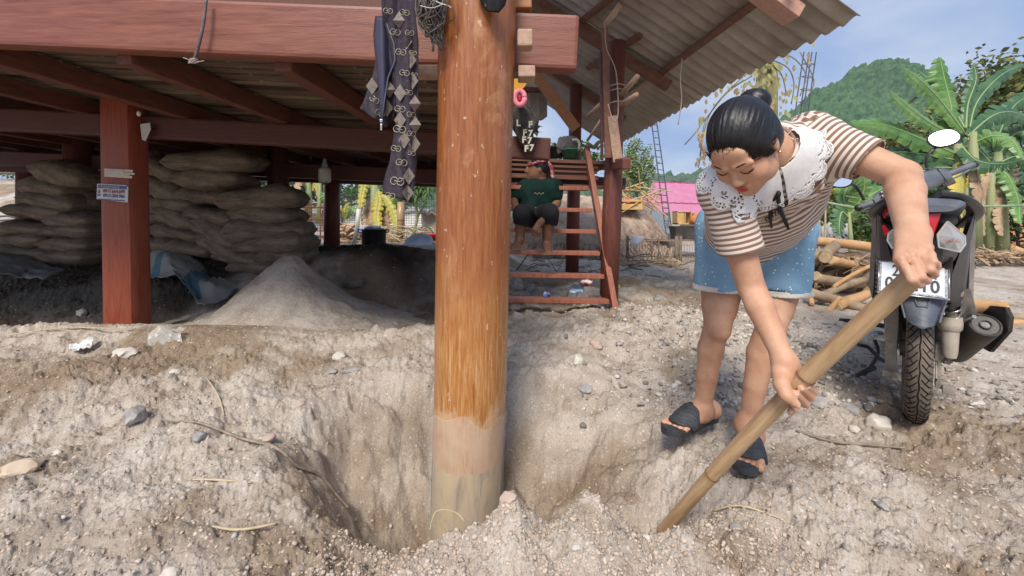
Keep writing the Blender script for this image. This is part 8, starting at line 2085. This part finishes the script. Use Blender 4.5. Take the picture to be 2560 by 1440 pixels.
g = MB(); g.tube([at(1000, 600, 7), at(1001, 550, 7), at(1002, 505, 7)], [.055, .055, .055], 12); bq = thing('bamboo_post', 'thick cut bamboo post right of the yellow banana plant', 'post', at(1000, 600, 7)); g.build('cane', M_BAM, bq, True); g = MB(); g.tube([at(1001, 551, 7), at(1001, 549, 7)], .060, 12); g.build('node', MATS['bamboo_node'], bq, True)
wb = thing('small_shed', 'pale plank shed corner with a wavy tile roof beside the big post', 'shed', at(1075, 600, 7)); g = MB(); g.box(at(1085, 570, 7.2), (.36, .3, .50)); g.build('wall', M_WALLW, wb); g = MB(); P = []
for v in (0, 1): P.append([at(1050 + 60 * u, 534 - 12 * v, 6.9 + .5 * v) + Vector((0, 0, .025 * math.sin(u * 16))) for u in np.linspace(0, 1, 30)])
g.grid(P); o = g.build('roof_tile', M_SHEET, wb, True); o.modifiers.new('s', 'SOLIDIFY').thickness = .02
cg = thing('wire_cage', 'rusty wire mesh cage panel behind the right-hand sack stack', 'cage', at(780, 615, 6.6)); M_RUST = mat('rust', (.16, .06, .035), .8, (.26, .12, .07), 20)
g = MB()
for py in (518, 547, 577, 613): g.tube([at(730, py, 6.6), at(812, py, 6.6)], .011, 5)
for px in (745, 801): g.tube([at(px, 516, 6.6), at(px, 615, 6.6)], .012, 5)
g.build('frame', M_RUST, cg); g = MB()
for k in range(16): g.tube([at(732 + k * 5.2, 518, 6.6), at(732 + k * 5.2, 614, 6.6)], .0030, 3)
for k in range(14): g.tube([at(730, 522 + k * 7, 6.6), at(812, 522 + k * 7, 6.6)], .0030, 3)
o = g.build('mesh', M_RUST, cg); o['kind'] = 'stuff'
nf = thing('net_fence', 'dark netting fence behind the banana plants seen under the house', 'fence', at(900, 570, 9)); g = MB()
for k in range(64): g.tube([at(700 + k * 6.2, 470, 9), at(700 + k * 6.2, 560, 9)], .005, 3)
for k in range(16): g.tube([at(700, 472 + k * 6, 9), at(1095, 474 + k * 6, 9)], .005, 3)
o = g.build('netting', mat('net_dark', (.07, .08, .085), .8), nf); o['kind'] = 'stuff'
for px in (720, 810, 905, 1010): g = MB(); g.tube([at(px, 575, 9), at(px, 462, 9)], .02, 6); g.build('post', M_BARK, nf)
g = MB(); P = []
for v in (0, .4, 1): P.append([Vector((x, 9.6 + 1.6 * v + .1 * mnoise.noise(Vector((x, v, 0))), .45 + .62 * min(1, v * 2.2) + .12 * mnoise.noise(Vector((x * 1.7, v * 2, 4))))) for x in np.linspace(-6.5, -1.2, 60)])
g.grid(P); tag(g.build('stone_bank', mat('bank_stone', (.50, .47, .43), .9, (.68, .65, .60), 6, 8, .2, .6, 20), None, True), 'pale stony bank behind the netting fence', None, kind='structure')
g = MB(); 
for (p, q) in (((-80, 436, 9), (45, 432, 9)), ((96, 430, 9), (300, 432, 9))): g.tube([at(*p), at(*q)], .03, 6)
tag(g.build('pole_rail', M_BARK, None, org=at(20, 434, 9)), 'dark horizontal pole across the bright bank at the far left', 'rail')
rs = random.Random(12)
for k, lab in enumerate(['pale split bamboo cane sloping on the bank at the far left, uppermost', 'pale split bamboo cane on the bank at the far left, middle one', 'pale split bamboo cane on the bank at the far left, lowest']):
    g = MB(); a = at(-30 + 12 * k, 412 + 7 * k, 8.8); b = at(150 - 20 * k, 424 - 4 * k, 8.8); g.tube([a, b], .018, 6); tag(g.build('bamboo_cane', M_STRAW, None, True, org=a), lab, 'bamboo cane')
g = MB(); g.tube(smoothpts([at(-20, 543, 7), at(20, 540, 7), at(48, 545, 7)], 3), .02, 6); g.tube([at(-20, 552, 7), at(48, 549, 7)], .015, 6); tag(g.build('pipe', M_REB, None, True, org=at(0, 545, 7)), 'grey pipe lying on the bright ground at the far left', 'pipe')

# ---- thin air haze over the valley
g = MB(); g.box((0, 295, 79), (1260, 730, 162)); hz = g.build('haze', bpy.data.materials.new('haze_air'), None)
hm_ = hz.data.materials[0]; hm_.use_nodes = True; hn = hm_.node_tree.nodes; hn.clear(); ho = hn.new('ShaderNodeOutputMaterial'); hv = hn.new('ShaderNodeVolumePrincipled')
hv.inputs['Color'].default_value = (.80, .88, 1, 1); hv.inputs['Density'].default_value = .0003; hv.inputs['Anisotropy'].default_value = .2; hm_.node_tree.links.new(hv.outputs[0], ho.inputs['Volume'])
tag(hz, 'thin pale haze over the valley', None, kind='stuff')
